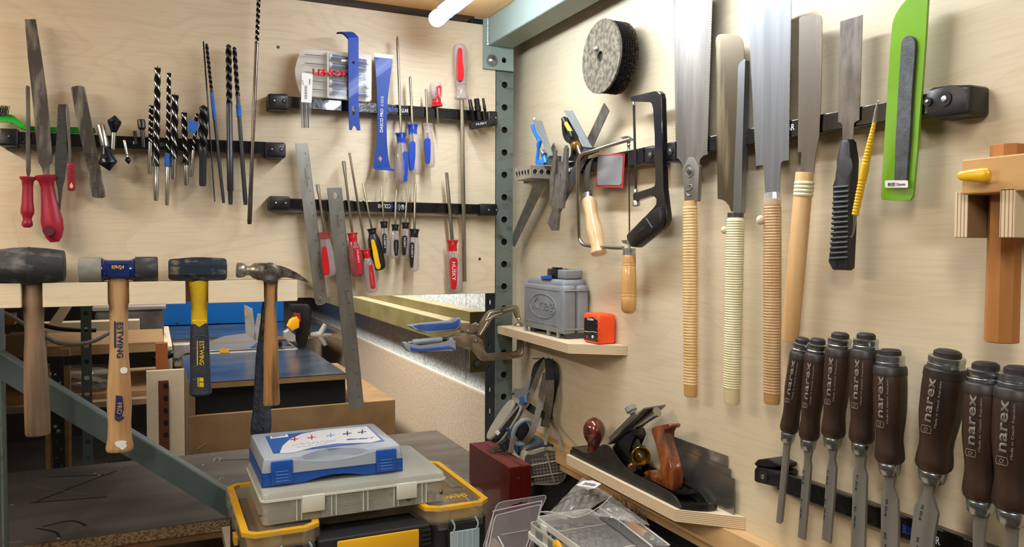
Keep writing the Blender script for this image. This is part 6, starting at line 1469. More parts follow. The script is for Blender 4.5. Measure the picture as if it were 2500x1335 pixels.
# blue and grey screw case on top
Zc0 = z2t+.0006
g0 = onZ(Zc0, *zT(352, 680)); g1 = onZ(Zc0, *zT(1575, 548)); yG = (g0.y+g1.y)/2
X_0, X_1 = g0.x, onZ(Zc0, *zT(1592, 540)).x
zc1 = onY(yG, *zT(345, 445)).z; zsplit = onY(yG, *zT(345, 570)).z
yGb = onZ(zc1, *zT(1358, 116)).y
t = thing('screw_case', 'blue and grey plastic screw case with curved carry handle on top of the stack', 'tool case', ((X_0+X_1)/2, (yG+yGb)/2, Zc0))
GT = mat('translucent_grey_lid', 'B0B7C0', .3, col2='A6AEB8', sc=(6, 6, 6), coat=.3, alpha=.93)
CBL = mat('case_royal_blue', '114A9E', .35, coat=.2)
def U(f): return X_0+(X_1-X_0)*f
# base with arched bottom front
arch = [(0, 0), (.25, 0)] + [(.25+.5*i/10, .010*math.sin(PI*i/10)) for i in range(1, 10)] + [(.75, 0), (1, 0)]
bl_ = [V((U(a), yG+.0015, Zc0+b)) for a, b in arch] + [V((U(1), yG+.0015, zsplit)), V((U(0), yG+.0015, zsplit))]
mk('blue_base', prism(bl_, [V((p.x, yGb-.002, p.z)) for p in bl_], (), .003), CBL, t)
F = [(0.015, .0), (.24, 0)] + [(.24+.52*i/12, .034*math.sin(PI*i/12)**1.1/(yGb-yG)) for i in range(1, 12)] + [(.76, 0), (.985, 0), (1, .02), (1, .97), (.985, 1), (.015, 1), (0, .97), (0, .02)]
LP = [(U(a), yG+(yGb-yG)*b) for a, b in F]
ld = mk('grey_lid', prism([V((x + (.004 if x < U(.5) else -.004), y+.003, zc1)) for x, y in LP], [V((x, y, zsplit+.0003)) for x, y in LP], (), .003), GT, t, True)
# handle: front rail whose upper edge dips
rail_t = [(.205+.59*i/16, zc1-.004-.009*math.sin(PI*i/16)) for i in range(17)]
rl = [V((U(a), yG, z)) for a, z in rail_t] + [V((U(.795), yG, zsplit-.003)), V((U(.205), yG, zsplit-.003))]
mk('carry_handle', prism(rl, [p+V((0, .007, 0)) for p in rl], (), .0012), GT, t)
mk('handle_recess', box((U(.215), yG+.008, zsplit-.001), (U(.785), yG+.034, zsplit+.012)), mat('recess_grey', '8E959E', .4), t)
for fa, fb in ((.06, .205), (.795, .945)):
    la = mk('latch', box((U(fa), yG-.003, Zc0+.004), (U(fb), yG+.004, zc1-.004), .0018), CBL, t, True)
    for k_ in range(4):
        z = Zc0+.010+.0055*k_; mk('latch_rib', tube([V((U(fa+.03), yG-.0034, z)), V((U(fb-.03), yG-.0034, z))], .0008, 6), mat('rib_blue', '3F74C2', .35), la, True)
# label on the lid
def lz(P): return [onZ(zc1, *zT(*q)) for q in P]
def onlid(P, dz=.0004, th=.0003): 
    L = [p+V((0, 0, dz)) for p in lz(P)]; return prism(L, [p-V((0, 0, th)) for p in L])
lb = mk('blue_label', onlid([(385, 235), (1275, 140), (1425, 275), (1240, 295), (455, 385)], .0006), mat('label_blue', '2F5CA6', .3), ld)
wl = mk('white_label', onlid([(510, 382), (535, 320), (600, 260), (700, 215), (850, 186), (1265, 145), (1395, 268), (1300, 290), (1000, 298), (800, 330), (650, 372), (580, 382)], .0010), mat('label_white', 'D9D8DA', .35), lb)
mk('barcode_sticker', onlid([(425, 238), (575, 218), (587, 238), (432, 256)], .0010), WINK, lb)
bm = bmesh.new()
for k_ in range(11):
    x = 445+11*k_; L = [p+V((0, 0, .0013)) for p in lz([(x, 236-.13*(x-445)), (x+5, 235-.13*(x-445)), (x+6, 248-.13*(x-445)), (x+1, 249-.13*(x-445))])]
    prism(L, [p-V((0, 0, .0002)) for p in L], bm=bm)
mk('barcode', bm, INK, lb)
def ltext(s, q_right, q_left, h, m, par, **kw):
    a, b = [p+V((0, 0, .0012)) for p in lz([q_right, q_left])]
    return mk('lettering', text_bm(s, a, b, h, V((0, 0, 1)), **kw), m, par)
ltext('Kreg', (1280, 248), (1085, 262), .0095, mat('kreg_blue', '3A4E7C', .4), wl, bold=.05, shear=.2)
mk('red_arrow', onlid([(1280, 250), (1338, 240), (1300, 260), (1310, 248)], .0013), RED_P, wl)
for i, x in enumerate((640, 790, 955, 1100, 1230)):
    y = 268-.108*(x-640)-8; m_ = (RED_P, RED_P, mat('arrow_blue', '5A9AD0', .4), NAVY, NAVY)[i]
    mk('pictogram', onlid([(x-40, y+4), (x-6, y), (x-4, y-20), (x+5, y-20), (x+6, y-1), (x+35, y-5), (x+36, y), (x+6, y+5), (x+4, y+20), (x-4, y+20), (x-6, y+7), (x-40, y+10)], .0013), m_, wl)
SM = mat('print_grey', '6A6A70', .5)
for i, (a, b) in enumerate((((1000, 268), (680, 300)), ((990, 280), (620, 316)), ((930, 298), (660, 332)), ((1255, 150), (1100, 160)), ((1250, 160), (1090, 172)))):
    ltext(('Pocket Screw Joinery Kit', 'Fine and coarse thread screws', 'Pan head and washer head', 'Quick reference', 'Screw selector chart')[i] if False else ('llllllll lll lllll lll llll'), a, b, .0024, SM, wl)

# ---------------------------------------------------------------- right hand clutter
BLP = mat('blister_clear', 'A8A2A2', .1, alpha=.13, coat=1.0)
BLE = mat('blister_edge', 'C8BFC0', .15, alpha=.6, coat=.6)
t = thing('blister_pack', 'empty clear plastic blister pack leaning against the maroon box', 'packaging', A.p(zH(650, 1300), .30))
def tl(q, k=0):  # leaning sheet: farther from the camera towards its top
    p = A.p(q, .33); 
    for _ in range(3): p = A.p(q, .285 + (1.0-p.z)*.55 + k)
    return p
def sheet(P, k, th): 
    L = [tl(q, k) for q in zH(P)]; return prism(L, [p+V((0, th, 0)) for p in L])
SP = [(60, 1600), (150, 1330), (280, 900), (370, 640), (395, 570), (440, 520), (520, 490), (1280, 372), (1318, 380), (1322, 412), (1240, 600), (1205, 740), (1100, 1100), (1000, 1600)]
slot = [(685, 565), (700, 545), (815, 522), (830, 500), (870, 500), (885, 512), (970, 492), (975, 510), (890, 530), (820, 545), (700, 578)]
L = [tl(q) for q in zH(SP)]; S_ = [tl(q) for q in zH(slot)]
mk('flange_sheet', prism(L, [p+V((0, .0008, 0)) for p in L], [(S_, [p+V((0, .0008, 0)) for p in S_])]), BLP, t)
mk('sheet_edge', tube([tl(q) for q in zH(SP[1:-1])], .0008, 6), BLE, t, True)
for k_, ins in ((.006, [(160, 1500), (300, 900), (345, 700), (400, 655), (1180, 490), (1235, 500), (1230, 590), (1180, 760), (1080, 1100), (960, 1500)]), (.012, [(230, 1500), (340, 900), (395, 760), (450, 735), (1150, 560), (1215, 590), (1195, 700), (1130, 950), (1000, 1200), (900, 1500)])):
    mk('moulded_rim', tube(smoothpath([tl(q, k_) for q in zH(ins)], 3), .0013, 8), BLE, t, True)
mk('bubble_face', sheet([(230, 1500), (340, 900), (395, 760), (450, 735), (1150, 560), (1215, 590), (1195, 700), (1130, 950), (1000, 1200), (900, 1500)], .012, .0006), BLP, t)
mk('moulded_rim', tube([tl(q, .013) for q in zH([(480, 1110), (980, 1020)])], .0008, 6), BLE, t, True)
mk('foil_edge', tube([tl(q, .014) for q in zH([(425, 1135), (530, 1330), (600, 1450)])], .0012, 6), WINK, t, True)
mk('card_insert', sheet([(200, 1500), (280, 1180), (370, 1170), (520, 1335), (600, 1500)], .004, .001), mat('card_tan', 'A08E7A', .7), t)
# low black-based compartment box
t = thing('parts_organizer', 'clear lidded parts organizer full of threaded inserts at the bottom edge', 'storage box', V((-.12, -.5, zt_)))
ZO = .98
qa, qd, qc = onZ(ZO, *zG(705, 715)), onZ(ZO, 1392, 1335), onZ(ZO, *zG(2125, 1022))
ox0, ox1, oy0, oy1 = qa.x, min(qc.x, -.072), qc.y-.05, qa.y
oy0 = -.60
mk('black_base', box((ox0-.004, oy0, zt_+.0004), (ox1-.004, oy1+.004, ZO-.036), .003), CB, t)
OC_ = mat('organizer_clear', 'C6C6C2', .12, alpha=.22, coat=.6)
OE = mat('organizer_edge', 'DEDDD6', .25, alpha=.8)
T1, T1i = rrect(ox0-.012, oy0-.004, ox1+.002, oy1+.008, .012), rrect(ox0-.009, oy0-.001, ox1-.001, oy1+.005, .010)
mk('tray', shell(T1, T1i, ZO-.010, ZO-.034), mat('organizer_tray', 'B9B2A4', .4, alpha=.85), t)
mk('tray_rim', shell(rrect(ox0-.016, oy0-.008, ox1+.004, oy1+.011, .014), T1i, ZO-.026, ZO-.034), OE, t)
mk('tray_floor', hprism(T1, ZO-.034, ZO-.0355), mat('organizer_floor', 'A29E96', .5), t)
ld = mk('lid', hprism(rrect(ox0, oy0, ox1, oy1, .008), ZO, ZO-.0015), OC_, t)
mk('lid_edge', shell(rrect(ox0-.001, oy0-.001, ox1+.001, oy1+.001, .009), rrect(ox0+.0015, oy0+.0015, ox1-.0015, oy1-.0015, .007), ZO+.0005, ZO-.010), OE, ld)
mk('lid_seam', box((ox0+.002, (oy0+oy1)/2+.01, ZO+.0001), (ox1-.002, (oy0+oy1)/2+.0115, ZO+.0012)), OE, ld)
y_ = onZ(ZO-.01, *zG(815, 880)).y
for yy in (y_, y_-.12): mk('latch', box((ox0-.006, yy-.010, ZO-.022), (ox0-.001, yy+.010, ZO-.002), .0015), OE, t, True)
for k_ in range(3):
    yy = oy1-.035-.045*k_; mk('side_window', box((ox0-.0132, yy-.012, ZO-.030), (ox0-.0122, yy+.012, ZO-.013), 0), mat('window_grey', '6E7274', .4), t)
mk('yellow_clip', ball(onX(ox0-.016, *zG(985, 1105)), .012, .5, 1.2, .8), YEL, t, True)
INS = mat('zinc_insert', 'B5AFA2', .35, .5, col2='7A756A', sc=(90, 90, 90))
n_i = 0
for r in range(7):
    for c in range(7):
        p = V((ox0+.016+.0145*c+(.007 if r % 2 else 0)+random.uniform(-.001, .001), oy1-.022-.0155*r+random.uniform(-.002, .002), 0))
        if p.x > ox1-.009 or (r > 3 and random.random() < .35) or (c == 0 and r > 1): continue
        o = mk('threaded_insert', lathe(V((p.x, p.y, ZO-.0338)), V((p.x+random.uniform(-.001, .001), p.y, ZO-.012-.004*random.random())), [(0, .0050), (.35, .0062), (.4, .0048), (.9, .0048), (.93, .0066), (.98, .0066), (1, .004)], 6 if (r+c) % 3 == 0 else 12, rot=random.random()), INS, None, True)
        tag(o, 'small zinc threaded insert inside the clear parts organizer', 'threaded insert', 'threaded inserts in the clear organizer'); n_i += 1
# long narrow organizer behind it
t = thing('long_organizer', 'long clear divided case with a wooden dowel, right of the insert organizer', 'storage box', V((-.05, -.5, .97)))
ZN = 1.0
e0, e1 = onZ(ZN, *zO(600, 560)), onZ(ZN, *zO(1690, 1275))
lx0, lx1 = -.062, -.026
f0_ = onZ(ZN, *zO(455, 640)); f1_ = onZ(ZN, *zO(1400, 1335))
La = [f0_, onZ(ZN, *zO(850, 905)), f1_, onZ(ZN, *zO(1690, 1300)), onZ(ZN, *zO(1290, 1000)), onZ(ZN, *zO(900, 700)), onZ(ZN, *zO(590, 530))]
Lp = [(p.x, p.y) for p in La]
cen = V((sum(p[0] for p in Lp)/7, sum(p[1] for p in Lp)/7))
Li = [(cen.x+(p[0]-cen.x)*.94, cen.y+(p[1]-cen.y)*.985) for p in Lp]
mk('case_wall', shell(Lp, Li, ZN, ZN-.0175), OC_, t)
mk('case_floor', hprism(Lp, ZN-.0177, ZN-.0187), mat('case_floor_dark', '3E434C', .5), t)
mk('case_edge', tube([V((x, y, ZN)) for x, y in Lp], .0014, 6, closed=True), OE, t, True)
mk('case_lid', hprism(Li, ZN-.001, ZN-.002), mat('lid_thin', 'C8CCD0', .1, alpha=.15, coat=.8), t)
for a, b in (((580, 715), (690, 590)), ((800, 835), (880, 715)), ((1250, 1010), (1320, 1000))):
    pa, pb = onZ(ZN-.001, *zO(*a)), onZ(ZN-.001, *zO(*b)); mk('divider', prism([pa, pb, pb+V((0, 0, -.016)), pa+V((0, 0, -.016))], [p+V((.0, -.0015, 0)) for p in (pa, pb, pb+V((0, 0, -.016)), pa+V((0, 0, -.016)))]), OE, t)
mk('support_block', box((-.072, -.70, zt_+.0005), (-.034, -.43, ZN-.019)), BLKM, t)
pa, pb = onZ(ZN-.009, *zO(960, 930)), onZ(ZN-.009, *zO(1300, 1150))
dl = lathe(pa, pb, [(0, .0078), (.02, .0085), (.98, .0085), (1, .008)], 20)
tag(mk('wooden_dowel', dl, mat('dowel_wood', 'C79A74', .5, col2='B98A62', sc=(60, 60, 10)), None, True), 'short light wooden dowel lying in the long clear case', 'dowel')
for i, (q, lb_) in enumerate((((1400, 1230), 'darker hex nut next to the dowel in the long clear case'), ((1530, 1275), 'bright hex nut nearest the end of the long clear case'))):
    p = onZ(ZN-.012, *zO(*q)); tag(mk('hex_nut', lathe(p-V((.004, .004, 0)), p+V((.004, .004, .004)), [(0, .005), (.15, .0065), (.85, .0065), (1, .005)], 6 if i else 12), INS, None, True), lb_, 'nut', 'nuts in the long clear case')
# plastic zip bag
BAG = mat('zip_bag_film', 'CFCBC3', .1, alpha=.38, coat=1.0, col2='A8A298', sc=(14, 14, 14), bump=.9, bsc=70)
t = thing('zip_bag', 'crumpled clear zip bag with a white label lying on the organizers', 'plastic bag', onY(-.47, *zG(1300, 500)))
def patch(c00, c10, c11, c01, nu=34, nv=34, amp=.0035, seed=0):
    bm = bmesh.new(); G = []
    for i in range(nu+1):
        row = []
        for j in range(nv+1):
            u, v = i/nu, j/nv
            p = (c00*(1-u)+c10*u)*(1-v) + (c01*(1-u)+c11*u)*v
            n_ = math.sin(u*9+seed+v*4)*math.cos(v*7-u*3)+.6*math.sin(u*23+v*17+seed)+.4*math.cos(v*31-u*19)
            b_ = math.sin(PI*u)*math.sin(PI*v)
            row.append(bm.verts.new(p + V((-.25, -.6, .75))*(amp*n_*(.35+b_) + .012*b_)))
        G.append(row)
    for i in range(nu):
        for j in range(nv): bm.faces.new((G[i][j], G[i+1][j], G[i+1][j+1], G[i][j+1]))
    return bm
c_t = onY(-.425, *zG(1320, 192)); c_l = onY(-.47, *zG(880, 650)); c_b = onY(-.545, *zG(1240, 720)); c_r = onY(-.49, *zG(1700, 435))
mk('bag_front', patch(c_t, c_l, c_b, c_r), BAG, t, True, ang=60)
mk('bag_edge', tube(smoothpath([onY(-.468, *zG(755, 650)), c_l+V((-.002, 0, .001)), onY(-.52, *zG(1080, 690)), c_b, onY(-.52, *zG(1500, 610)), c_r], 4), .0009, 6), mat('bag_fold', 'D8D2C6', .2, alpha=.7), t, True)
mk('bag_flap', patch(onY(-.468, *zG(755, 650)), onY(-.52, *zG(980, 735)), onY(-.54, *zG(1110, 750)), onY(-.52, *zG(1130, 690)), 8, 8, .001), BAG, t, True)
c_rr = onY(-.60, *zG(2230, 830)); 
mk('bag_back', patch(c_r, c_b+V((.03, .0, .0)), onY(-.60, *zG(1990, 790)), c_rr, 24, 14, .003, 3), BAG, t, True, ang=60)
lp4 = [onY(-.462, *zG(1200, 330)), onY(-.472, *zG(1340, 392)), onY(-.482, *zG(1440, 372)), onY(-.482, *zG(1530, 312)), onY(-.462, *zG(1420, 268)), onY(-.458, *zG(1300, 272))]
lp4 = [p+V((-.008, -.022, .012)) for p in lp4]
lb = mk('white_label', prism(lp4, [p+V((0, .0004, 0)) for p in lp4]), mat('bag_label', 'DCDAD6', .5), t)
bm = bmesh.new()
for k_ in range(3):
    a = [lp4[0].lerp(lp4[1], .25+.25*k_), lp4[0].lerp(lp4[1], .38+.25*k_), lp4[5].lerp(lp4[3], .38+.25*k_).lerp(lp4[1], .2), lp4[5].lerp(lp4[3], .25+.25*k_).lerp(lp4[0], .2)]
    a = [p+V((0, -.0006, .0002)) for p in a]; prism(a, [p+V((0, .0002, 0)) for p in a], bm=bm)
mk('label_print', bm, SM, lb)
bm = bmesh.new()
for k_ in range(70):
    q = zO(820+random.gauss(230, 150), 0); x = q[0]; f = (x-1400)*7.215
    cx = random.uniform(700, 1340); cy = 560 + (cx-700)*.62 + random.gauss(0, 40)
    p = onX(-.030+random.uniform(-.008, .002), *zO(cx, cy)); a = random.gauss(-.9, .35)
    d = V((random.uniform(-.2, .2), -math.cos(a), math.sin(a)))
    tube([p-d*.014, p+d*.014], .0005, 5, bm)
o = mk('loose_nails', bm, mat('brown_nails', '85745C', .35, .4, col2='4A3E30', sc=(200, 200, 200)), None); tag(o, 'loose bundle of thin brownish nails beside the clear bag', 'nails', kind='stuff')
# ---------------------------------------------------------------- far side of the boards: bench, saw station, racks
zb = .83
def Yw(y): return lambda q: onY(y, *q)
BT = mat('black_bench_laminate', '544E49', .4, col2='6A635B', sc=(3, 14, 14), detail=8, bump=.05, bsc=60)
CHIP = mat('particle_board', 'A08058', .85, col2='5E452B', sc=(160, 160, 260), detail=6, lo=.4, hi=.6, bump=.4, bsc=500)
BRN = mat('brown_hardboard', '7A5530', .75, col2='68472A', sc=(10, 10, 10))
MDF = mat('mdf_brown', 'A5835A', .8, col2='94734C', sc=(14, 14, 14), detail=6)
t = thing('workbench', 'black laminate workbench with chipboard edge behind the left board', 'workbench', (-1.4, .6, 0))
yf, yb = onZ(zb, *(289, 1298)).y, onZ(zb, 165, 1140).y
mk('top', box((-2.2, yf, zb-.004), (XW-.002, yb, zb)), BT, t)
mk('chipboard_core', box((-2.2, yf+.0005, zb-.030), (XW-.002, yb-.001, zb-.0042)), CHIP, t)
mk('under_layer', box((-2.2, yf+.004, zb-.046), (XW-.002, yb-.002, zb-.0304)), BRN, t)
for x in (-2.1, -.2):
    for y in (yf+.08, yb-.12): mk('leg', box((x, y, 0), (x+.06, y+.06, zb-.047)), TIMB, t)
mk('lower_shelf', box((-2.1, yf-.12, zb-.2), (-.15, yb-.1, zb-.18)), BT, t)
bm = bmesh.new(); zq = Zm(0, 1100, 4.032)
for (x, y, r) in ((270, 258, 9), (115, 533, 14), (935, 222, 16), (975, 242, 18), (1048, 130, 12), (1188, 158, 9), (1226, 322, 9), (175, 632, 7), (575, 862, 18), (1520, 478, 6), (2000, 140, 12), (2095, 42, 8), (1790, 92, 10)):
    q = zq(x, y); c = onZ(zb, *q); k = r/4.032*mpp(c)
    lathe(c, c+V((0, 0, .0006)), [(0, k), (1, k*.9)], 10, bm)
mk('glue_spots', bm, mat('glue_spot', 'A39A8C', .6), t)
bm = bmesh.new()
for P in ([(285, 515), (1050, 455)], [(450, 262), (1100, 235)], [(360, 500), (980, 260), (1150, 200)], [(2120, 95), (2500, 85)], [(420, 750), (700, 690), (850, 740)], [(360, 765), (540, 800), (590, 860)]):
    pts = smoothpath([onZ(zb, *zq(*p)) + V((0, 0, .0004)) for p in P], 5)
    ribbon(pts, .006, .0004, V((.2, 1, 0)), bm)
mk('dark_smears', bm, mat('dark_smear', '221F1D', .5), t)
bm = bmesh.new()
for P in ([(280, 518), (320, 500), (360, 490)], [(445, 268), (480, 252), (520, 258)], [(240, 318), (420, 370), (860, 430)], [(2105, 105), (2125, 70), (2175, 78), (2150, 105)], [(2130, 315), (2180, 268), (2210, 280)], [(60, 910), (220, 893)]):
    pts = smoothpath([onZ(zb, *zq(*p)) + V((0, 0, .0005)) for p in P], 5)
    ribbon(pts, .003, .0004, V((.2, 1, 0)), bm)
mk('scratches', bm, mat('pale_scratch', '8A7A66', .6), t)
# diagonal brace of the rack, and the post at the left edge
yk = .05
t = thing('diagonal_brace', 'grey-green steel brace slanting down behind the hammers', 'brace', onY(yk, 300, 1060))
BR = mat('brace_paint', '56625D', .42, .1, col2='4B5751', sc=(5, 5, 5))
q = Zm(0, 740, 3.338)
up = [(-40, 840), (0, 865.8), (575, 1214)]; lo = [(575, 1275), (0, 926), (-40, 902)]
f = [onY(yk, *p) for p in up[::2]]; g = [onY(yk, *p) for p in lo[::2]]
L = [f[0], f[1], g[0], g[1]]
mk('web', prism(L, [p+V((0, .003, 0)) for p in L]), BR, t)
nup = V((0, 0, 1))
mk('flange', prism([f[0], f[1], f[1]+V((.004, -.001, .001)), f[0]+V((.004, -.001, .001))], [p+V((0, .038, 0)) for p in (f[0], f[1], f[1]+V((.004, -.001, .001)), f[0]+V((.004, -.001, .001)))]), mat('brace_flange', '8B988F', .35, .1, col2='7A877E', sc=(9, 9, 9)), t)
t = thing('slotted_post', 'slim green post edge at the extreme left of the photo', 'post', (-1.6, yk, 0))
a, b = onY(yk, -14, 1100).x, onY(yk, 8, 1250).x
mk('flange', box((a, yk+.05, .0), (b-.0, yk+.053, zA0)), BR, t)
mk('side', box((b-.003, yk+.004, .0), (b, yk+.052, zA0)), G_WORN, t)

# long table-saw style box station with laminate wings
Y0 = .95
st = thing('saw_station', 'brown fibreboard saw station with blue-black laminate wings', 'saw station', (-.4, 1.5, 0))
LAM = mat('blue_black_laminate', '232B38', .22, col2='39424E', sc=(5, 9, 9), detail=8, bump=.03, bsc=30)
fl = onY(Y0, 461, 936); fr_ = onY(Y0, 845, 903); zt = fl.z; Yb = onZ(zt, 438, 868).y
mk('wing_top', box((fl.x, Y0, zt-.0015), (fr_.x+.0, Yb, zt)), LAM, st)
mk('wing_core', box((fl.x, Y0+.0005, zt-.020), (fr_.x, Yb-.0005, zt-.0017)), MDF, st)
zm = onY(Y0, 461, 1016).z; xr = onY(Y0, 965, 970).x
mk('base_box', box((fl.x, Y0, .0), (xr, Yb+.25, zm), .002), MDF, st)
mk('wing_left_panel', box((fl.x, Y0+.001, zm), (fl.x+.018, Yb, zt-.0205)), MDF, st)
mk('dark_recess', box((fl.x+.018, Y0+.012, zm), (fr_.x, Y0+.03, zt-.0205)), BLKM, st)
p = onY(Y0+.011, 474, 998); mk('bolt_head', cyl(p, (0, -1, 0), .007, .003, 14), mat('dark_bolt', '2A2A2A', .4, .5), st, True)
bm = bmesh.new()
for P in ([(655, 1042), (665, 1066)], [(482, 1096), (503, 1082)], [(660, 1052), (668, 1064)]):
    ribbon([onY(Y0-.0006, *x) for x in P], .0016, .0004, V((1, 0, 0)), bm)
mk('scratches', bm, mat('scratch_white', 'CFC6B8', .6), st)
o = mk('paper_scrap', box((fr_.x+.02, Y0+.03, zm), (fr_.x+.055, Y0+.05, zm+.0008), M=None), WINK, st)
# open side frame with dowel holes left of the station
fx0, fx1 = onY(Y0+.35, 358, 1000).x, onY(Y0+.35, 412, 1000).x
zz0, zz1 = onY(Y0+.35, 380, 1112).z, onY(Y0+.35, 380, 905).z
t = thing('drilled_frame', 'pale plywood frame holding a reddish board with dowel holes', 'wood frame', (fx0, Y0+.35, 0))
mk('frame', plate_holes((fx0, Y0+.35, .0), (1,0,0), (0,0,1), (0,-1,0), fx1-fx0+.05, zz1, .018, []), MATS['birch_light'], t)
rx0, rx1 = onY(Y0+.34, 387, 1000).x, onY(Y0+.34, 412, 1000).x
mk('reddish_board', box((rx0, Y0+.338, zz0-.1), (rx1, Y0+.349, onY(Y0+.34, 390, 930).z)), mat('reddish_wood', '6E3D22', .6, col2='562C18', sc=(20, 20, 4)), t)
bm = bmesh.new()
for y in (941, 971, 1001, 1031, 1061): cyl(onY(Y0+.3379, 405, y), (0, -1, 0), .008, .001, 14, bm)
mk('dowel_holes', bm, BLKM, t)
mk('red_block', box((fx0+.03, Y0+.42, zz1-.02), (fx1, Y0+.46, zz1+.085)), mat('orange_wood', 'A0562A', .6), t)
# second wing and saw table behind
Y2 = Yb+.12
a = onZ(zt, 418, 838); 
t2 = thing('far_laminate_wing', 'second blue laminate wing beyond the mitre saw', 'table top', (a.x, 2.4, zt-.02))
yy0, yy1 = onZ(zt, 420, 829).y, onZ(zt, 412, 797).y
ax = onZ(zt, 418, 829).x
mk('top', box((ax, yy0, zt-.0015), (XW-.05, yy1, zt)), LAM, t2)
mk('core', box((ax, yy0+.001, zt-.022), (XW-.05, yy1-.001, zt-.0017)), MDF, t2)
mk('side_panel', box((ax-.03, Yb+.3, 0), (ax-.001, yy1, zt+.002)), MATS['birch_light'], t2)
# mitre saw
SG = mat('cast_aluminium', 'A9A6A0', .45, .3, col2='96928A', sc=(20, 20, 20))
ys = Yb+.18
s = thing('mitre_saw', 'grey and black mitre saw with yellow parts on the far station', 'mitre saw', onY(ys, 560, 850))
b0, b1 = onY(ys, 424, 862), onY(ys, 700, 835)
mk('saw_base', box((b0.x, ys-.06, b1.z-.075), (b1.x+.04, ys+.16, b1.z-.02), .008), SG, s)
mk('table_plate', box((b0.x+.06, ys-.055, b1.z-.0198), (b1.x+.02, ys+.15, b1.z-.012), .003), STEEL, s)
def bgprism(pts, y, th, bev=.002): f_ = [onY(y, *p) for p in pts]; return prism(f_, [p+V((0, th, 0)) for p in f_], (), bev)
z7b = Zm(380, 730, 3.338)
for P in ([(722, 45), (790, 80), (810, 230), (805, 330), (770, 330), (735, 290)], [(835, 118), (872, 128), (880, 300), (868, 380), (815, 350), (808, 240)]):
    f_ = mk('fence', bgprism(z7b(P), ys-.01, .02), SG, s)
mk('fence_label', bgprism(z7b([(727, 95), (745, 100), (745, 145), (730, 140)]), ys-.0115, .001, 0), mat('orange_label', 'D88A1A', .5), s)
mk('motor_housing', bgprism(z7b([(1100, 45), (1250, 48), (1272, 90), (1268, 200), (1230, 390), (1160, 395), (1145, 260), (1200, 150), (1105, 95)]), ys-.02, .07, .006), BLK, s, True)
mk('yellow_guard', bgprism(z7b([(1100, 175), (1150, 140), (1175, 170), (1172, 235), (1110, 262), (1078, 225)]), ys-.05, .05, .006), mat('tool_yellow', 'E0A010', .4), s, True)
mk('red_trigger', bgprism(z7b([(1125, 110), (1180, 120), (1190, 200), (1165, 150), (1130, 150)]), ys-.04, .02, .002), mat('trigger_red', '8A1A1A', .5), s)
mk('hex_pivot', bgprism(z7b([(1050, 270), (1090, 245), (1140, 290), (1145, 350), (1080, 350), (1050, 320)]), ys-.03, .05, .004), SG, s)
p = onY(ys, *z7b(1255, 290)); 
bm = tube([p, onY(ys, *z7b(1345, 290))], [.012, .016], 12); tube([onY(ys, *z7b(1335, 300)), onY(ys, *z7b(1385, 205))], [.014, .011], 10, bm); tube([onY(ys, *z7b(1335, 300)), onY(ys, *z7b(1385, 375))], [.014, .009], 10, bm); tube([onY(ys, *z7b(1335, 292)), onY(ys, *z7b(1430, 295))], [.013, .007], 10, bm)
mk('wing_knob', bm, SG, s, True)
mk('black_knob', bgprism(z7b([(985, 345), (1030, 345), (1035, 385), (990, 388)]), ys-.07, .03, .004), BLK, s)
bm = tube([onY(ys-.05, *z7b(150, 440)), onY(ys-.05, *z7b(60, 470)), onY(ys-.05, *z7b(-20, 500))], [.014, .016, .011], 12)
mk('lock_handle', bm, BLK, s, True)
mk('handle_strip', tube([onY(ys-.068, *z7b(120, 410)), onY(ys-.068, *z7b(-15, 478))], .004, 8), STEEL, s)
mk('arm_block', bgprism(z7b([(142, 368), (280, 362), (285, 440), (200, 448), (192, 490), (145, 488)]), ys-.07, .06, .006), SG, s)
mk('warning_label', bgprism(z7b([(522, 405), (600, 405), (598, 436), (522, 437)]), ys-.062, .001, 0), mat('label_yellow', 'E8A81C', .5), s)
mk('plastic_sheet', bgprism(z7b([(430, 350), (560, 300), (730, 280), (830, 350), (740, 420), (440, 435)]), ys-.045, .002, 0), mat('hazy_plastic', 'B5B2B0', .25, alpha=.55), s)
# blue machine cover
yB = yy1+.12
t = thing('blue_machine', 'bright blue sheet metal machine cover beyond the far bench', 'machine', onY(yB, 560, 797))
p0, p1 = onY(yB, 394, 796), onY(yB, 694, 788)
BL = mat('bright_blue_paint', '0B63B4', .35)
mk('cover', box((p0.x, yB, p0.z), (p1.x, yB+.3, p0.z+.4), .004), BL, t)
for x in (433, 531, 625): mk('screw', cyl(onY(yB-.001, x, 786), (0, -1, 0), .006, .003, 12), ZINC, t)
mk('stand', box((p0.x+.04, yB+.02, 0), (p1.x-.05, yB+.25, p0.z-.001)), BLKM, t)
# olive pallet-rack beams along the block wall
OL = mat('olive_paint', '786A3E', .5, .1, col2='62562E', sc=(7, 7, 7), bump=.1, bsc=60)
OLT = mat('pale_olive', 'C2B28A', .7, col2='AC9C74', sc=(7, 20, 7))  # beam ledges paler than the olive faces
t = thing('rack_beam', 'olive steel rack beams running along the block wall', 'rack beam', (XW-.1, 1, onX(XW-.09, 1147, 853).z))
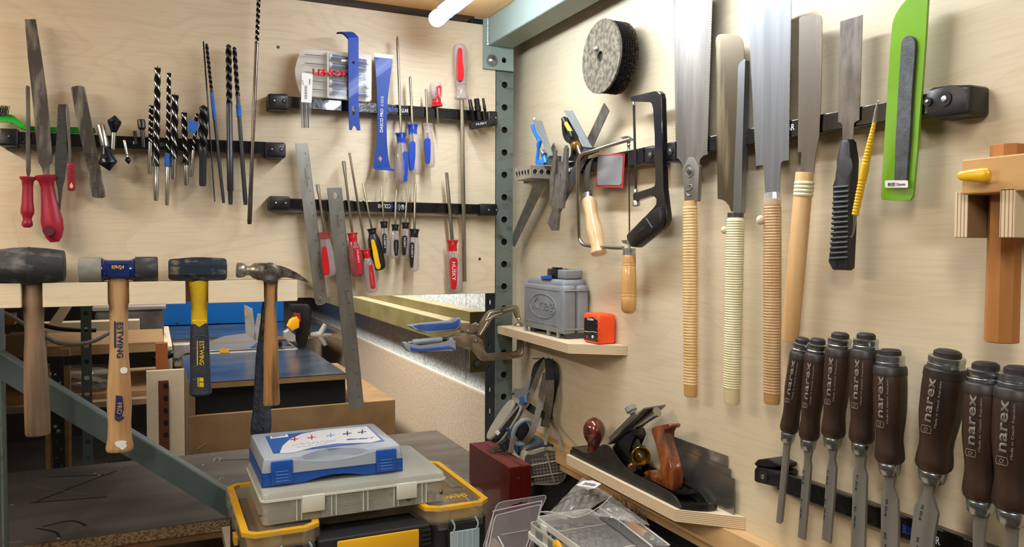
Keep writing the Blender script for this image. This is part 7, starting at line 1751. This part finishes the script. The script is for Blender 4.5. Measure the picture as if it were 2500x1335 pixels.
# front beam: face nearest the camera room side
xo = XW-.105
zl = onX(xo, *zF(1300, 945)).z; zh = onX(xo, *zF(600, 370)).z
ye = onX(xo, *zF(1318, 950)).y
mk('lower_beam', box((xo, ye, zl), (XW-.006, 4.9, zh), .002), OL, t)
mk('pale_ledge', box((xo+.0005, ye+.001, zh+.0002), (XW-.0062, 4.89, zh+.0016)), OLT, t)
x2 = XW-.058; zh2 = onX(x2, *zF(1312, 292)).z
mk('upper_beam', box((x2, ye+.003, zh+.0018), (XW-.006, 4.9, zh2), .002), OL, t)
mk('pale_ledge', box((x2+.0005, ye+.004, zh2+.0002), (XW-.0062, 4.89, zh2+.0016)), OLT, t)
e0 = onX(xo, *zF(1318, 292)); e1 = onX(xo, *zF(1318, 1330))
pe = mk('end_bracket', plate_holes((onY(ye-.002, *zF(1318, 600)).x, ye-.002, e1.z), (1, 0, 0), (0, 0, 1), (0, -1, 0), .062, e0.z-e1.z, .004, []), OL, t)
cc = onY(ye-.007, 1166, 887); mk('bracket_bolt', cyl(cc, (0, -1, 0), .0075, .002, 16), ZINC, t)
# left background: racks, cord, timber, bag
t = thing('slotted_post', 'far green slotted post standing in the left background', 'post', onY(1.15, 215, 1140))
a = onY(1.15, 197, 800); b = onY(1.15, 223, 800); w_ = b.x-a.x
hs = []; z_ = onY(1.15, 212, 765).z
hs = [(w_/2, z_-k*.0508, .0075) for k in range(0, 26) if z_-k*.0508 > .03]
mk('flange', plate_holes((a.x, 1.15, .0), (1,0,0), (0,0,1), (0,-1,0), w_, 1.65, .003, hs), BR, t)
mk('side', box((a.x, 1.153, 0), (a.x+.003, 1.19, 1.65)), BR, t)
t = thing('perforated_rack', 'black perforated metal frame in the dark left background', 'metal frame', onY(1.35, 140, 1100))
a = onY(1.35, 125, 870); b = onY(1.35, 155, 870)
hs = [((b.x-a.x)*(.3+.4*(k % 2)), .35+.028*k, .004) for k in range(26)]
mk('upright', plate_holes((a.x, 1.35, 0), (1,0,0), (0,0,1), (0,-1,0), b.x-a.x, b.z, .003, hs), BLK, t)
c = onY(1.35, 330, 880)
mk('top_rail', box((b.x+.001, 1.35, b.z-.03), (c.x, 1.355, b.z)), BLK, t)
for y in (1040, 1051): mk('bolt', cyl(onY(1.346, 135+8*(y % 2), y), (0, -1, 0), .006, .004, 12), ZINC, t)
def slab(q0, q1, y, d, th, m, name='board', par=None):
    a, b = onY(y, *q0), onY(y, *q1); return mk(name, box((a.x, y, a.z-th), (b.x, y+d, a.z)), m, par)
tag(slab((-200, 860), (400, 845), 1.55, .5, .035, TIMB, 'shelf_board'), 'upper rough timber shelf board in the left background', 'shelf')
tag(slab((-200, 990), (400, 975), 1.5, .6, .03, TIMB, 'shelf_board'), 'lower rough timber shelf board in the left background', 'shelf')
tag(slab((-200, 1012), (400, 995), 1.44, .05, .02, mat('pale_board', 'A08868', .7), 'shelf_lip'), 'pale thin lip board under the lower background shelf', 'board')
tag(slab((100, 790), (340, 780), 2.15, .1, .10, MATS['birch_light'], 'plywood_sheet'), 'pale plywood sheet standing behind the cables at the left', 'plywood')
tag(mk('leaning_board', prism([onY(1.7, *p) for p in ((118, 790), (150, 745), (178, 745), (150, 790))], [onY(1.73, *p) for p in ((118, 790), (150, 745), (178, 745), (150, 790))]), MATS['birch_light']), 'pale board leaning diagonally behind the mallet handle', 'board')
tag(mk('timber_upright', box((onY(1.4, 112, 1100).x, 1.39, 0), (onY(1.4, 124, 1100).x, 1.41, 1.05)), TIMB), 'thin timber upright left of the black perforated rack', 'timber')
tag(mk('timber_upright', box((onY(1.4, 152, 1100).x, 1.39, 0), (onY(1.4, 175, 1100).x, 1.41, 1.1)), TIMB), 'thick timber upright right of the black perforated rack', 'timber')
t = thing('cardboard_box', 'brown cardboard carton behind the mallet handle', 'box', onY(1.5, 40, 840))
a, b = onY(1.5, 22, 870), onY(1.5, 112, 810)
mk('carton', box((a.x, 1.44, a.z), (b.x, 1.54, b.z), .003), mat('cardboard', '7A5A40', .85), t)
t = thing('storage_tub', 'hazy clear plastic storage tub in the left background', 'tub', onY(1.6, 300, 860))
a, b = onY(2.28, 232, 852), onY(2.28, 400, 755)
mk('tub_body', box((a.x, 2.28, a.z+.03), (b.x, 2.5, b.z), .02, seg=4), mat('hazy_tub', '9A9898', .3, col2='70686A', sc=(8, 8, 8), alpha=.8), t, True)
mk('tub_lid', box((a.x-.01, 2.27, b.z+.0005), (b.x+.01, 2.51, b.z+.02), .006), mat('tub_lid', 'A8A4A2', .4), t)
t = thing('plastic_bag', 'crumpled clear plastic bag on the background shelf', 'plastic bag', onY(1.6, 200, 960))
bm = bmesh.new(); bmesh.ops.create_icosphere(bm, subdivisions=4, radius=1)
c = onY(1.6, 205, 922)
for v in bm.verts:
    n_ = math.sin(v.co.x*5+v.co.z*3)*math.cos(v.co.y*6)*.18 + math.sin(v.co.z*11+v.co.x*7)*.1
    v.co = V((v.co.x*.12, v.co.y*.08, v.co.z*.046))*(1+n_) + c
mk('bag', bm, mat('crinkled_plastic', 'B8B4B0', .15, alpha=.4, coat=.8), t, True, ang=25)
t = thing('air_hose', 'pale grey hose drooping behind the hammer handles', 'hose', onY(1.0, 200, 837))
pts = smoothpath([onY(1.05, *p) for p in ((-30, 750), (20, 768), (60, 792), (105, 818), (140, 836), (185, 840), (230, 832), (268, 812), (300, 800))], 6)
mk('hose', tube(pts, .006, 12), mat('hose_grey', '9C9A96', .4), t, True)
t = thing('black_cable', 'black cable crossing the left background', 'cable', onY(1.2, 160, 800))
pts = smoothpath([onY(1.3, *p) for p in ((80, 785), (110, 795), (150, 803), (200, 806), (235, 806))], 6)
mk('cable', tube(pts, .007, 10), BLK, t, True)
t = thing('timber_block', 'orange-brown timber block at the far left behind the mallet', 'timber', onY(1.5, 15, 790))
a, b = onY(1.5, -60, 795), onY(1.5, 37, 765)
mk('front', box((a.x, 1.49, a.z), (b.x, 1.54, b.z), .002), mat('orange_timber', '9A6A34', .6, col2='86582A', sc=(6, 20, 20)), t)
# ---------------------------------------------------------------- light
def area(name, loc, rot, sx, sy, power, col):
    l = bpy.data.lights.new(name, 'AREA'); l.shape = 'RECTANGLE'; l.size = sx; l.size_y = sy; l.energy = power; l.color = col
    o = bpy.data.objects.new(name, l); COL.objects.link(o); o.location = loc; o.rotation_euler = rot; return o
# tube lamps, added unseen fill behind the camera, bay lights over the far bench
area('tube_light', (tx, -.57, tz-.018), (0, 0, 0), .022, .85, 3, (.96, 1, 1))
area('unseen_light', (-1.45, -.5, tz-.02), (0, 0, 0), .03, .7, 5, (1, .96, .87))
area('unseen_light', (-1.7, -2.4, 2.6), (math.radians(38), 0, math.radians(-25)), .25, 1.2, 34, (1, .97, .9))  # unseen fill light added to lift the whole scene
def aim(loc, to):
    d = V(to)-V(loc); return d.to_track_quat('-Z', 'Y').to_euler()
o = area('bay_light', (-.85, .85, 2.1), aim((-.85, .85, 2.1), (.1, 1.15, 1.15)), .9, .10, 14, (1, .98, .95)); o.data.spread = math.radians(105)
o = area('bay_light', (-.6, 2.3, 2.4), aim((-.6, 2.3, 2.4), (-.2, 2.5, 1.0)), 1.0, .12, 12, (1, .95, .88)); o.data.spread = math.radians(110)
w = bpy.data.worlds.new('world'); scene.world = w; w.use_nodes = True
w.node_tree.nodes['Background'].inputs['Color'].default_value = (.75, .68, .58, 1)
w.node_tree.nodes['Background'].inputs['Strength'].default_value = .10
vs = scene.view_settings; vs.view_transform = 'Standard'; vs.look = 'None'; vs.gamma = 1; vs.use_curve_mapping = False; vs.exposure = 0.22
scene.cycles.max_bounces = 8; scene.cycles.transparent_max_bounces = 24; scene.cycles.caustics_reflective = False; scene.cycles.caustics_refractive = False
scene.cycles.sample_clamp_indirect = 4
